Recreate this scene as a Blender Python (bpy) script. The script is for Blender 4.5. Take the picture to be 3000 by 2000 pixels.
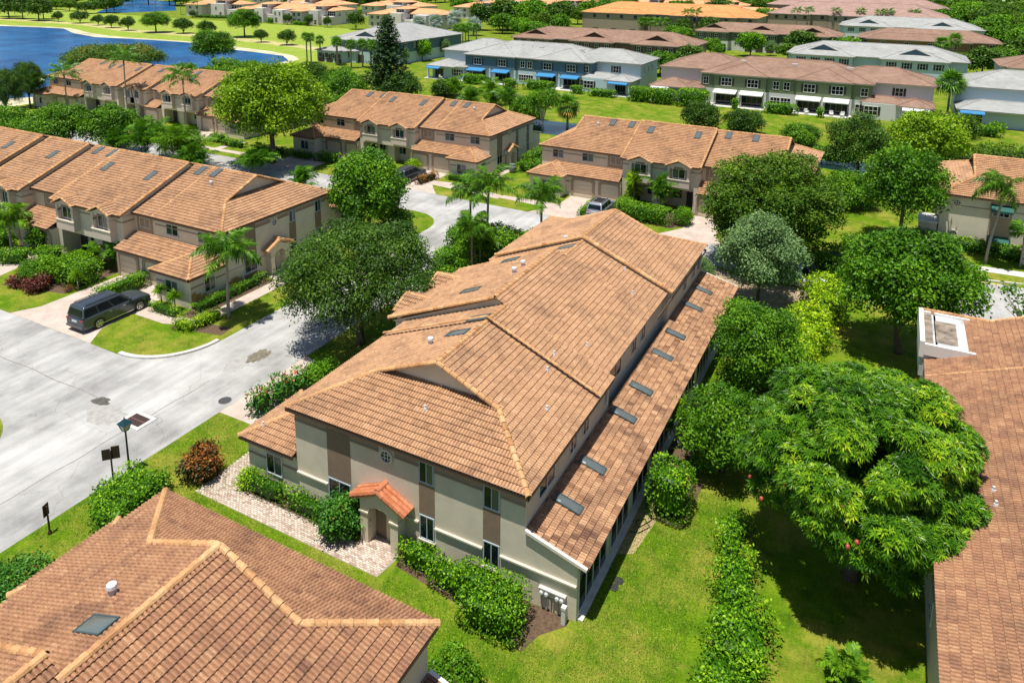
import bpy, bmesh, math, random
import numpy as np
from mathutils import Vector, Matrix
random.seed(7)
RNG = np.random.default_rng(7)
SC = bpy.context.scene
for o in list(bpy.data.objects):
    bpy.data.objects.remove(o)
COL = SC.collection

# ------------------------------------------------------------------ camera
CAM_H = 26.0
F_PX, CY_PX = 2173.756, 346.53
PITCH, ROLL, YAW = (math.radians(a) for a in (11.56807, 0.67955, -27.32487))
def cam_axes():
    fw = np.array([math.sin(YAW), math.cos(YAW), 0]); rt = np.array([math.cos(YAW), -math.sin(YAW), 0]); up = np.array([0, 0, 1.0])
    f2 = fw*math.cos(PITCH) - up*math.sin(PITCH); u2 = up*math.cos(PITCH) + fw*math.sin(PITCH)
    return rt*math.cos(ROLL) + u2*math.sin(ROLL), u2*math.cos(ROLL) - rt*math.sin(ROLL), f2
CR, CU, CF = cam_axes()
cd = bpy.data.cameras.new('camera'); cam = bpy.data.objects.new('camera', cd); COL.objects.link(cam)
cd.sensor_width = 36; cd.sensor_fit = 'HORIZONTAL'; cd.lens = F_PX/3000*36
cd.shift_y = -(1000 - CY_PX)/3000; cd.clip_start = 0.5; cd.clip_end = 4000
cam.matrix_world = Matrix(((CR[0], CU[0], -CF[0], 0), (CR[1], CU[1], -CF[1], 0), (CR[2], CU[2], -CF[2], CAM_H), (0, 0, 0, 1)))
SC.camera = cam

# ------------------------------------------------------------------ light
SUN_TO = Vector((-0.06, -0.19, 1.0)).normalized()
W = bpy.data.worlds.new('World'); SC.world = W; W.use_nodes = True
wn = W.node_tree; bg = wn.nodes['Background']
sky = wn.nodes.new('ShaderNodeTexSky'); sky.sky_type = 'NISHITA'; sky.sun_disc = False
sky.sun_elevation = math.asin(SUN_TO.z); sky.sun_rotation = math.atan2(SUN_TO.x, SUN_TO.y)
sky.altitude = 0; sky.air_density = 1.0; sky.dust_density = 0.6; sky.ozone_density = 1.0
wn.links.new(sky.outputs[0], bg.inputs[0]); bg.inputs[1].default_value = 0.08
sd = bpy.data.lights.new('sun', 'SUN'); sd.energy = 5.0; sd.angle = math.radians(0.53); sd.color = (1, 0.95, 0.86)
so = bpy.data.objects.new('sun', sd); COL.objects.link(so)
so.rotation_euler = SUN_TO.to_track_quat('Z', 'Y').to_euler()
so.location = (0, 0, 120)
SC.view_settings.view_transform = 'Standard'; SC.view_settings.look = 'None'
SC.view_settings.exposure = 0.36; SC.view_settings.gamma = 1.0; SC.view_settings.use_curve_mapping = False
SC.cycles.max_bounces = 6; SC.cycles.diffuse_bounces = 3; SC.cycles.glossy_bounces = 3; SC.cycles.transmission_bounces = 4
SC.cycles.transparent_max_bounces = 6

# ------------------------------------------------------------------ materials
MATS = {}
def _new(name):
    m = bpy.data.materials.new(name); m.use_nodes = True
    nt = m.node_tree; b = nt.nodes['Principled BSDF']
    return m, nt, b
def N(nt, typ, **kw):
    n = nt.nodes.new(typ)
    for k, v in kw.items():
        if k.startswith('_'): setattr(n, k[1:], v)
        else: n.inputs[k].default_value = v
    return n
def ramp(nt, stops, interp='LINEAR'):
    r = nt.nodes.new('ShaderNodeValToRGB'); r.color_ramp.interpolation = interp
    el = r.color_ramp.elements
    while len(el) < len(stops): el.new(0.5)
    for e, (p, c) in zip(el, stops):
        e.position = p; e.color = (*c, 1)
    return r
def mixc(nt, a, b, fac, mode='MIX'):
    m = nt.nodes.new('ShaderNodeMix'); m.data_type = 'RGBA'; m.blend_type = mode
    for sock, v in ((m.inputs[6], a), (m.inputs[7], b)):
        if hasattr(v, 'links'): nt.links.new(v, sock)
        else: sock.default_value = (*v, 1)
    if hasattr(fac, 'links'): nt.links.new(fac, m.inputs[0])
    else: m.inputs[0].default_value = fac
    return m.outputs[2]
def pos(nt):
    return nt.nodes.new('ShaderNodeNewGeometry').outputs['Position']
def noise(nt, vec, scale, detail=4, rough=0.55):
    n = N(nt, 'ShaderNodeTexNoise', Scale=scale, Detail=detail, Roughness=rough)
    nt.links.new(vec, n.inputs['Vector']); return n.outputs['Fac']
def bump(nt, b, h, strength, dist=0.02):
    n = N(nt, 'ShaderNodeBump', Strength=strength, Distance=dist)
    nt.links.new(h, n.inputs['Height']); nt.links.new(n.outputs[0], b.inputs['Normal'])
def M(name, col=(0.5, 0.5, 0.5), rough=0.6, metal=0.0, var=0.0, vscale=3.0, bmp=0.0, bscale=40.0, spec=0.5, alpha=None):
    if name in MATS: return MATS[name]
    m, nt, b = _new(name)
    b.inputs['Base Color'].default_value = (*col, 1); b.inputs['Roughness'].default_value = rough; b.inputs['Metallic'].default_value = metal
    b.inputs['Specular IOR Level'].default_value = spec
    if var or bmp:
        p = pos(nt)
        if var:
            f = noise(nt, p, vscale, 5)
            lo = tuple(max(0, c*(1 - var)) for c in col); hi = tuple(min(1, c*(1 + var)) for c in col)
            r = ramp(nt, [(0.3, lo), (0.7, hi)]); nt.links.new(f, r.inputs[0]); nt.links.new(r.outputs[0], b.inputs['Base Color'])
        if bmp: bump(nt, b, noise(nt, p, bscale, 3), bmp)
    MATS[name] = m; return m
def attr(nt, name='rnd'):
    a = nt.nodes.new('ShaderNodeAttribute'); a.attribute_name = name; return a.outputs['Fac']
def mat_tile(name, stops, stain=(0.10, 0.055, 0.04), amt=0.7):
    if name in MATS: return MATS[name]
    m, nt, b = _new(name); p = pos(nt)
    r = ramp(nt, stops); nt.links.new(attr(nt), r.inputs[0])
    big = ramp(nt, [(0.48, (0, 0, 0)), (0.78, (amt, amt, amt))]); nt.links.new(noise(nt, p, 0.6, 8, 0.72), big.inputs[0])
    c = mixc(nt, r.outputs[0], stain, big.outputs[0])
    fine = ramp(nt, [(0.35, (0.72, 0.72, 0.72)), (0.65, (1.12, 1.12, 1.12))]); nt.links.new(noise(nt, p, 9.0, 4, 0.7), fine.inputs[0])
    c = mixc(nt, c, fine.outputs[0], 1.0, 'MULTIPLY')
    nt.links.new(c, b.inputs['Base Color']); b.inputs['Roughness'].default_value = 0.75
    b.inputs['Specular IOR Level'].default_value = 0.25
    MATS[name] = m; return m
def mat_course(name, c1, c2, dark, step=0.14):
    """far roofs: flat tiles whose courses follow the height, colour varied tile by tile"""
    if name in MATS: return MATS[name]
    m, nt, b = _new(name); p = pos(nt)
    s = nt.nodes.new('ShaderNodeSeparateXYZ'); nt.links.new(p, s.inputs[0])
    mu = N(nt, 'ShaderNodeMath', _operation='MULTIPLY'); nt.links.new(s.outputs[2], mu.inputs[0]); mu.inputs[1].default_value = 1/step
    fr = N(nt, 'ShaderNodeMath', _operation='FRACT'); nt.links.new(mu.outputs[0], fr.inputs[0])
    fl = N(nt, 'ShaderNodeMath', _operation='FLOOR'); nt.links.new(mu.outputs[0], fl.inputs[0])
    sx = N(nt, 'ShaderNodeMath', _operation='MULTIPLY'); nt.links.new(s.outputs[0], sx.inputs[0]); sx.inputs[1].default_value = 1.3
    fx = N(nt, 'ShaderNodeMath', _operation='FLOOR'); nt.links.new(sx.outputs[0], fx.inputs[0])
    sy = N(nt, 'ShaderNodeMath', _operation='MULTIPLY'); nt.links.new(s.outputs[1], sy.inputs[0]); sy.inputs[1].default_value = 1.3
    fy = N(nt, 'ShaderNodeMath', _operation='FLOOR'); nt.links.new(sy.outputs[0], fy.inputs[0])
    cb = nt.nodes.new('ShaderNodeCombineXYZ')
    for i, n in enumerate((fx, fy, fl)): nt.links.new(n.outputs[0], cb.inputs[i])
    wn_ = nt.nodes.new('ShaderNodeTexWhiteNoise'); nt.links.new(cb.outputs[0], wn_.inputs['Vector'])
    c = mixc(nt, c1, c2, wn_.outputs['Value'])
    big = ramp(nt, [(0.42, (0, 0, 0)), (0.75, (0.55, 0.55, 0.55))]); nt.links.new(noise(nt, p, 0.25, 5, 0.6), big.inputs[0])
    c = mixc(nt, c, dark, big.outputs[0])
    ln = ramp(nt, [(0.0, (1, 1, 1)), (0.16, (0, 0, 0))], 'CONSTANT'); nt.links.new(fr.outputs[0], ln.inputs[0])
    c = mixc(nt, c, dark, ln.outputs[0])
    nt.links.new(c, b.inputs['Base Color']); b.inputs['Roughness'].default_value = 0.8; b.inputs['Specular IOR Level'].default_value = 0.2
    MATS[name] = m; return m
def mat_leaf(name, stops, rough=0.42, trans=0.25, spec=0.5):
    spec *= .4; trans *= .8; stops = [(q, tuple(min(.8, v*(1 + .45*q)) for v in c)) for q, c in stops]
    if name in MATS: return MATS[name]
    m, nt, b = _new(name)
    r = ramp(nt, stops); nt.links.new(attr(nt), r.inputs[0])
    nt.links.new(r.outputs[0], b.inputs['Base Color']); b.inputs['Roughness'].default_value = rough
    b.inputs['Specular IOR Level'].default_value = spec
    t = nt.nodes.new('ShaderNodeBsdfTranslucent')
    tc = mixc(nt, r.outputs[0], (1.25, 1.35, 0.5), 1.0, 'MULTIPLY'); nt.links.new(tc, t.inputs[0])
    ms = nt.nodes.new('ShaderNodeMixShader'); ms.inputs[0].default_value = trans
    nt.links.new(b.outputs[0], ms.inputs[1]); nt.links.new(t.outputs[0], ms.inputs[2])
    nt.links.new(ms.outputs[0], nt.nodes['Material Output'].inputs[0])
    MATS[name] = m; return m
def greens(lo, mid, hi, tip=None):
    s = [(0.0, lo), (0.45, mid), (0.8, hi)]
    s.append((1.0, tip or tuple(min(1, c*1.3) for c in hi))); return s

def mat_grass(name, cols, dry):
    m, nt, b = _new(name); p = pos(nt)
    r = ramp(nt, [(0.30, cols[0]), (0.5, cols[1]), (0.7, cols[2])]); nt.links.new(noise(nt, p, 0.9, 8, 0.7), r.inputs[0])
    d = ramp(nt, [(0.45, (0, 0, 0)), (0.70, (0.9, 0.9, 0.9))]); nt.links.new(noise(nt, p, 0.28, 9, 0.78), d.inputs[0])
    c = mixc(nt, r.outputs[0], dry, d.outputs[0])
    f = ramp(nt, [(0.3, (0.45, 0.50, 0.42)), (0.7, (1.5, 1.42, 1.35))]); nt.links.new(noise(nt, p, 9, 6, 0.85), f.inputs[0])
    c = mixc(nt, c, f.outputs[0], 1.0, 'MULTIPLY')
    nt.links.new(c, b.inputs['Base Color']); b.inputs['Roughness'].default_value = 0.9; b.inputs['Specular IOR Level'].default_value = 0.1
    bump(nt, b, noise(nt, p, 30, 3, 0.8), 0.6, 0.05)
    MATS[name] = m; return m
mat_grass('lawn grass', [(0.038, 0.098, 0.003), (0.092, 0.180, 0.005), (0.155, 0.245, 0.008)], (0.34, 0.285, 0.06))
mat_grass('bank grass', [(0.12, 0.25, 0.02), (0.20, 0.32, 0.03), (0.27, 0.36, 0.05)], (0.42, 0.36, 0.12))
def mat_road():
    m, nt, b = _new('weathered asphalt'); p = pos(nt)
    r = ramp(nt, [(0.34, (0.25, 0.247, 0.24)), (0.5, (0.38, 0.376, 0.365)), (0.64, (0.47, 0.466, 0.455))]); nt.links.new(noise(nt, p, 0.22, 9, 0.62), r.inputs[0])
    mp = nt.nodes.new('ShaderNodeMapping'); mp.inputs['Scale'].default_value = (0.9, 0.12, 1); nt.links.new(p, mp.inputs[0])
    st = ramp(nt, [(0.38, (0.84, 0.84, 0.84)), (0.6, (1.05, 1.05, 1.04))]); nt.links.new(noise(nt, mp.outputs[0], 1.4, 5, 0.6), st.inputs[0])
    c = mixc(nt, r.outputs[0], st.outputs[0], 1.0, 'MULTIPLY')
    f = ramp(nt, [(0.25, (0.8, 0.8, 0.8)), (0.75, (1.15, 1.15, 1.15))]); nt.links.new(noise(nt, p, 22, 3, 0.8), f.inputs[0])
    c = mixc(nt, c, f.outputs[0], 1.0, 'MULTIPLY')
    v = N(nt, 'ShaderNodeTexVoronoi', Scale=0.16, Randomness=1.0, _feature='DISTANCE_TO_EDGE')
    wv = nt.nodes.new('ShaderNodeVectorMath'); wv.operation = 'ADD'; nt.links.new(p, wv.inputs[0])
    nn = N(nt, 'ShaderNodeTexNoise', Scale=0.8, Detail=6); nt.links.new(p, nn.inputs['Vector']); nt.links.new(nn.outputs['Color'], wv.inputs[1])
    nt.links.new(wv.outputs[0], v.inputs['Vector'])
    cr = ramp(nt, [(0.0, (0.74, 0.74, 0.73)), (0.0025, (1, 1, 1))]); nt.links.new(v.outputs['Distance'], cr.inputs[0])
    c = mixc(nt, c, cr.outputs[0], 1.0, 'MULTIPLY')
    nt.links.new(c, b.inputs['Base Color']); b.inputs['Roughness'].default_value = 0.9; b.inputs['Specular IOR Level'].default_value = 0.2
    bump(nt, b, noise(nt, p, 35, 3), 0.25)
    MATS['weathered asphalt'] = m
mat_road()
def mat_paver(name, c1, c2, mortar, scale=5.0, rot=0.0):
    m, nt, b = _new(name); p = pos(nt)
    mp = nt.nodes.new('ShaderNodeMapping'); mp.inputs['Rotation'].default_value = (0, 0, rot); nt.links.new(p, mp.inputs[0])
    br = N(nt, 'ShaderNodeTexBrick', Scale=scale); nt.links.new(mp.outputs[0], br.inputs['Vector'])
    br.inputs['Color1'].default_value = (*c1, 1); br.inputs['Color2'].default_value = (*c2, 1); br.inputs['Mortar'].default_value = (*mortar, 1)
    br.inputs['Mortar Size'].default_value = 0.03
    f = ramp(nt, [(0.3, (0.75, 0.73, 0.72)), (0.65, (1.06, 1.06, 1.06))]); nt.links.new(noise(nt, p, 0.8, 7, 0.65), f.inputs[0])
    c = mixc(nt, br.outputs['Color'], f.outputs[0], 1.0, 'MULTIPLY')
    nt.links.new(c, b.inputs['Base Color']); b.inputs['Roughness'].default_value = 0.85
    bump(nt, b, br.outputs['Fac'], 0.3, -0.01)
    MATS[name] = m; return m
mat_paver('pale driveway pavers', (0.60, 0.50, 0.43), (0.52, 0.42, 0.36), (0.40, 0.33, 0.28))
def mat_water():
    m, nt, b = _new('lake water'); p = pos(nt)
    r = ramp(nt, [(0.35, (0.003, 0.055, 0.19)), (0.65, (0.012, 0.13, 0.33))]); nt.links.new(noise(nt, p, 0.06, 6, 0.6), r.inputs[0])
    nt.links.new(r.outputs[0], b.inputs['Base Color']); b.inputs['Roughness'].default_value = 0.2; b.inputs['IOR'].default_value = 1.33; b.inputs['Specular IOR Level'].default_value = 0.3
    bump(nt, b, noise(nt, p, 0.9, 5, 0.7), 0.9, 0.35)
    MATS['lake water'] = m
mat_water()

TILE = mat_tile('clay roof tile', [(0.0, (0.19, 0.092, 0.052)), (0.25, (0.36, 0.195, 0.107)), (0.5, (0.48, 0.275, 0.150)), (0.75, (0.55, 0.330, 0.185)), (1.0, (0.62, 0.41, 0.25))])
TILE2 = mat_tile('weathered roof tile', [(0.0, (0.13, 0.062, 0.045)), (0.25, (0.25, 0.120, 0.075)), (0.5, (0.36, 0.185, 0.100)), (0.8, (0.45, 0.255, 0.14)), (1.0, (0.55, 0.36, 0.23))], amt=.85)
TILER = mat_tile('red roof tile', [(0.0, (0.22, 0.075, 0.045)), (0.5, (0.40, 0.17, 0.10)), (1.0, (0.50, 0.25, 0.15))])
CAP = mat_tile('golden ridge tile', [(0.0, (0.42, 0.21, 0.09)), (0.5, (0.56, 0.31, 0.14)), (1.0, (0.64, 0.40, 0.20))], amt=0.35)
ORANGE = mat_tile('new orange tile', [(0, (0.46, 0.15, 0.065)), (1, (0.58, 0.22, 0.11))], amt=0.1)
STUC = M('cream stucco', (0.64, 0.57, 0.45), 0.85, var=0.07, vscale=1.2, bmp=0.35, bscale=18)
STUCP = M('pinkish stucco', (0.62, 0.52, 0.43), 0.85, var=0.07, vscale=1.2, bmp=0.35, bscale=18)
BROWN = M('brown stucco panel', (0.235, 0.165, 0.115), 0.85, var=0.08, bmp=0.2, bscale=20)
TAUPE = M('taupe stucco trim', (0.34, 0.25, 0.18), 0.85, var=0.06, bmp=0.2)
TRIM = M('pale trim', (0.66, 0.58, 0.46), 0.7)
WHITE = M('white paint', (0.80, 0.79, 0.77), 0.45)
FASC = M('brown fascia board', (0.17, 0.10, 0.065), 0.7)
GLASS = M('dark window glass', (0.008, 0.012, 0.016), 0.06, spec=0.4)
GLASSG = M('green tinted glass', (0.012, 0.055, 0.050), 0.08, spec=0.7)
BLIND = M('pale blinds behind glass', (0.085, 0.095, 0.10), 0.15, spec=0.8)  # grey panes: blinds, and on upper end walls a reflection painted as tone
FRAME = M('grey window frame', (0.55, 0.58, 0.60), 0.4)
GDOOR = M('beige garage door', (0.60, 0.50, 0.37), 0.55)
BARK = M('grey brown bark', (0.115, 0.085, 0.06), 0.9, var=0.3, vscale=6, bmp=0.6, bscale=14)
PALMBARK = M('pale palm trunk', (0.27, 0.24, 0.205), 0.85, var=0.2, vscale=9, bmp=0.5, bscale=20)
BLACK = M('black metal', (0.012, 0.012, 0.013), 0.4)
MULCH = M('brown mulch', (0.10, 0.062, 0.036), 0.95, var=0.4, vscale=7, bmp=0.7, bscale=20)
CONC = M('pale concrete', (0.55, 0.53, 0.49), 0.85, var=0.15, vscale=2, bmp=0.2)
SKYD = M('smoked skylight dome', (0.10, 0.12, 0.12), 0.09, spec=0.9)
SKYF = M('skylight kerb', (0.045, 0.075, 0.08), 0.35)
GALV = M('white vent pipe', (0.62, 0.63, 0.66), 0.4)

# ------------------------------------------------------------------ mesh helpers
def link(o, parent=None):
    COL.objects.link(o)
    if parent is not None: o.parent = parent
    return o
def tag(o, label=None, cat=None, group=None, kind=None):
    if label: o['label'] = label
    if cat: o['category'] = cat
    if group: o['group'] = group
    if kind: o['kind'] = kind
    return o
def thing(name, label, cat, loc=(0, 0, 0), rz=0.0, group=None, sc=None):
    o = bpy.data.objects.new(name, None); o.empty_display_size = 0.3; link(o)
    o.location = loc; o.rotation_euler = (0, 0, rz)
    if sc is not None: o.scale = sc
    return tag(o, label, cat, group)
class G:
    def __init__(s, xf=None):
        s.v = []; s.f = []; s.r = []; s.m = []; s.xf = xf; s.chunks = []
    def face(s, pts, r=0.5, m=0):
        n = len(s.v); s.v.extend(tuple(p) for p in pts); s.f.append(tuple(range(n, n + len(pts)))); s.r.append(r); s.m.append(m)
    def box(s, x0, x1, y0, y1, z0, z1, r=0.5, m=0):
        p = [(x, y, z) for z in (z0, z1) for y in (y0, y1) for x in (x0, x1)]
        n = len(s.v); s.v.extend(p)
        for q in ((0, 2, 3, 1), (4, 5, 7, 6), (0, 1, 5, 4), (2, 6, 7, 3), (0, 4, 6, 2), (1, 3, 7, 5)):
            s.f.append(tuple(n + i for i in q)); s.r.append(r); s.m.append(m)
    def prism(s, pts, d, r=0.5, m=0):
        a = [tuple(p) for p in pts]; b = [tuple(np.add(p, d)) for p in pts]; k = len(a); n = len(s.v)
        s.v.extend(a + b); s.f.append(tuple(range(n, n + k))); s.f.append(tuple(range(n + 2*k - 1, n + k - 1, -1)))
        for i in range(k):
            j = (i + 1) % k; s.f.append((n + i, n + j, n + k + j, n + k + i))
        s.r.extend([r]*(k + 2)); s.m.extend([m]*(k + 2))
    def beam(s, a, b, w, h, r=0.5, m=0, up=(0, 0, 1)):
        a = Vector(a); b = Vector(b); d = (b - a).normalized(); u = Vector(up)
        sd_ = d.cross(u)
        if sd_.length < 1e-4: sd_ = d.cross(Vector((0, 1, 0)))
        sd_.normalize(); u = sd_.cross(d).normalized()
        c = [a + sd_*(w/2*i) + u*(h/2*j) for i, j in ((-1, -1), (1, -1), (1, 1), (-1, 1))]
        s.prism(c, b - a, r, m)
    def tube(s, pts, rad, n=8, r=0.5, m=0, cap=True):
        pts = [Vector(p) for p in pts]; rad = rad if hasattr(rad, '__len__') else [rad]*len(pts)
        base = len(s.v); prev = None
        for i, p in enumerate(pts):
            d = (pts[min(i + 1, len(pts) - 1)] - pts[max(i - 1, 0)]).normalized()
            ref = Vector((0, 0, 1)) if abs(d.z) < 0.9 else Vector((1, 0, 0))
            if prev is None: x = d.cross(ref).normalized()
            else: x = (prev - d*prev.dot(d)).normalized()
            prev = x; y = d.cross(x)
            for k in range(n):
                a = 2*math.pi*k/n; s.v.append(tuple(p + (x*math.cos(a) + y*math.sin(a))*rad[i]))
        for i in range(len(pts) - 1):
            for k in range(n):
                k2 = (k + 1) % n
                s.f.append((base + i*n + k, base + i*n + k2, base + (i + 1)*n + k2, base + (i + 1)*n + k)); s.r.append(r); s.m.append(m)
        if cap:
            s.f.append(tuple(base + k for k in range(n))[::-1]); s.f.append(tuple(base + (len(pts) - 1)*n + k for k in range(n))); s.r += [r, r]; s.m += [m, m]
    def lathe(s, prof, c=(0, 0, 0), n=12, r=0.5, m=0):
        base = len(s.v)
        for (rr, z) in prof:
            for k in range(n):
                a = 2*math.pi*k/n; s.v.append((c[0] + rr*math.cos(a), c[1] + rr*math.sin(a), c[2] + z))
        for i in range(len(prof) - 1):
            for k in range(n):
                k2 = (k + 1) % n; s.f.append((base + i*n + k, base + i*n + k2, base + (i + 1)*n + k2, base + (i + 1)*n + k)); s.r.append(r); s.m.append(m)
        s.f.append(tuple(base + k for k in range(n))[::-1]); s.f.append(tuple(base + (len(prof) - 1)*n + k for k in range(n))); s.r += [r, r]; s.m += [m, m]
    def add(s, verts, quads, rnd, m=0):
        """numpy chunk: verts (n,3), quads (k,4), rnd (k,)"""
        s.chunks.append((np.asarray(verts, dtype=np.float64), np.asarray(quads, dtype=np.int64), np.asarray(rnd, dtype=np.float64), m))
    def mesh(s, name, mats, off=(0, 0, 0), smooth=False):
        V = np.array(s.v, dtype=np.float64).reshape(-1, 3)
        if s.xf is not None and len(V): V = s.xf(V)
        loops = [i for f in s.f for i in f]; tot = [len(f) for f in s.f]; rnd = list(s.r); mi = list(s.m)
        VV = [V]; LL = [np.array(loops, dtype=np.int64)]; TT = [np.array(tot, dtype=np.int64)]; RR = [np.array(rnd, dtype=np.float64)]; MM = [np.array(mi, dtype=np.int64)]
        nv = len(V)
        for cv, cq, cr, cm in s.chunks:
            VV.append(cv); LL.append(cq.reshape(-1) + nv); TT.append(np.full(len(cq), cq.shape[1])); RR.append(cr); MM.append(np.full(len(cq), cm)); nv += len(cv)
        V = np.concatenate(VV) - np.asarray(off, dtype=np.float64); L = np.concatenate(LL); T = np.concatenate(TT).astype(np.int64); Rr = np.concatenate(RR); Mm = np.concatenate(MM)
        me = bpy.data.meshes.new(name)
        me.vertices.add(len(V)); me.vertices.foreach_set('co', V.astype(np.float32).ravel())
        me.loops.add(len(L)); me.loops.foreach_set('vertex_index', L.astype(np.int32))
        me.polygons.add(len(T)); st = np.concatenate([[0], np.cumsum(T)[:-1]]) if len(T) else np.zeros(0)
        me.polygons.foreach_set('loop_start', st.astype(np.int32)); me.polygons.foreach_set('loop_total', T.astype(np.int32))
        for mt in (mats if isinstance(mats, (list, tuple)) else [mats]): me.materials.append(mt)
        me.polygons.foreach_set('material_index', Mm.astype(np.int32))
        a = me.attributes.new('rnd', 'FLOAT', 'FACE'); a.data.foreach_set('value', Rr.astype(np.float32))
        me.update(calc_edges=True)
        me.polygons.foreach_set('use_smooth', np.full(len(T), bool(smooth)))
        return me
    def build(s, name, mats, parent=None, off=(0, 0, 0), smooth=False, **tg):
        o = bpy.data.objects.new(name, s.mesh(name, mats, off, smooth)); link(o, parent); tag(o, **tg); return o
def obj(name, me, parent=None, mat=None, **tg):
    o = bpy.data.objects.new(name, me); link(o, parent)
    if mat is not None: o.matrix_basis = mat
    return tag(o, **tg)
def proj(p):
    q = np.asarray(p, float) - np.array([0, 0, CAM_H]); z = q@CF
    if z < 0.5: return None
    return (1500 + F_PX*(q@CR)/z, CY_PX - F_PX*(q@CU)/z, z)
def in_view(p, mg=40):
    q = proj(p); return q is not None and -mg < q[0] < 3000 + mg and -mg < q[1] < 2000 + mg
def poly_sheet(name, pts, z, mat, holes=None, parent=None, off=(0, 0, 0), thick=0, **tg):
    bm = bmesh.new(); vs = [bm.verts.new((x - off[0], y - off[1], z - off[2])) for x, y in pts]
    f = bm.faces.new(vs); bmesh.ops.recalc_face_normals(bm, faces=bm.faces[:])
    if f.normal.z < 0: bmesh.ops.reverse_faces(bm, faces=[f])
    if thick:
        r = bmesh.ops.extrude_face_region(bm, geom=[f]); 
        for v in [g for g in r['geom'] if isinstance(g, bmesh.types.BMVert)]: v.co.z += thick
    bmesh.ops.triangulate(bm, faces=bm.faces[:])
    me = bpy.data.meshes.new(name); bm.to_mesh(me); bm.free(); me.materials.append(mat)
    return obj(name, me, parent, **tg)
# ------------------------------------------------------------------ clay tile roofs
TW, TE_ = 0.30, 0.315
def tile_profile(fine=True):
    """points across one tile: two barrels"""
    if fine: u = [0, .03, .075, .12, .15, .18, .225, .27, .30]; h = [0, .056, .075, .056, 0, .056, .075, .056, 0]
    else: u = [0, .075, .15, .225, .30]; h = [0, .055, 0, .055, 0]
    return np.array(u), np.array(h)
def tile_local(fine=True):
    """verts (u,v,h) and quads of one tile lying in its roof plane"""
    u, h = tile_profile(fine); k = len(u)
    lo = np.stack([u, np.zeros(k), h + 0.070], 1); hi = np.stack([u, np.full(k, TE_ + 0.03), h + 0.012], 1)
    lip = np.stack([u, np.zeros(k) + 0.045, h*0.9 - 0.012], 1)
    V = np.concatenate([lip, lo, hi]); Q = []
    for i in range(k - 1):
        Q.append((k + i, k + i + 1, 2*k + i + 1, 2*k + i)); Q.append((i, i + 1, k + i + 1, k + i))
    return V, np.array(Q)
TILE_MESHES = {}
def tile_variant(mat, j):
    key = (mat.name, j)
    if key not in TILE_MESHES:
        V, Q = tile_local(True); g = G(); g.add(V, Q, np.full(len(Q), j/9.0)); TILE_MESHES[key] = g.mesh('roof_tile', mat)
    return TILE_MESHES[key]
def clip_poly(pts, poly):
    """Sutherland-Hodgman of a list of (u,v,h) against a convex ccw polygon of (u,v)"""
    out = pts
    for i in range(len(poly)):
        a = poly[i]; b = poly[(i + 1) % len(poly)]; ex, ey = b[0] - a[0], b[1] - a[1]
        inp = out; out = []
        if not inp: return []
        def side(p): return ex*(p[1] - a[1]) - ey*(p[0] - a[0])
        for j in range(len(inp)):
            p = inp[j]; q = inp[(j + 1) % len(inp)]; sp = side(p); sq = side(q)
            if sp >= 0: out.append(p)
            if (sp > 0 > sq) or (sp < 0 < sq):
                t = sp/(sp - sq); out.append(tuple(p[c] + t*(q[c] - p[c]) for c in range(3)))
    return out
def ccw(poly):
    a = sum(poly[i][0]*poly[(i + 1) % len(poly)][1] - poly[(i + 1) % len(poly)][0]*poly[i][1] for i in range(len(poly)))
    return poly if a > 0 else poly[::-1]
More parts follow.
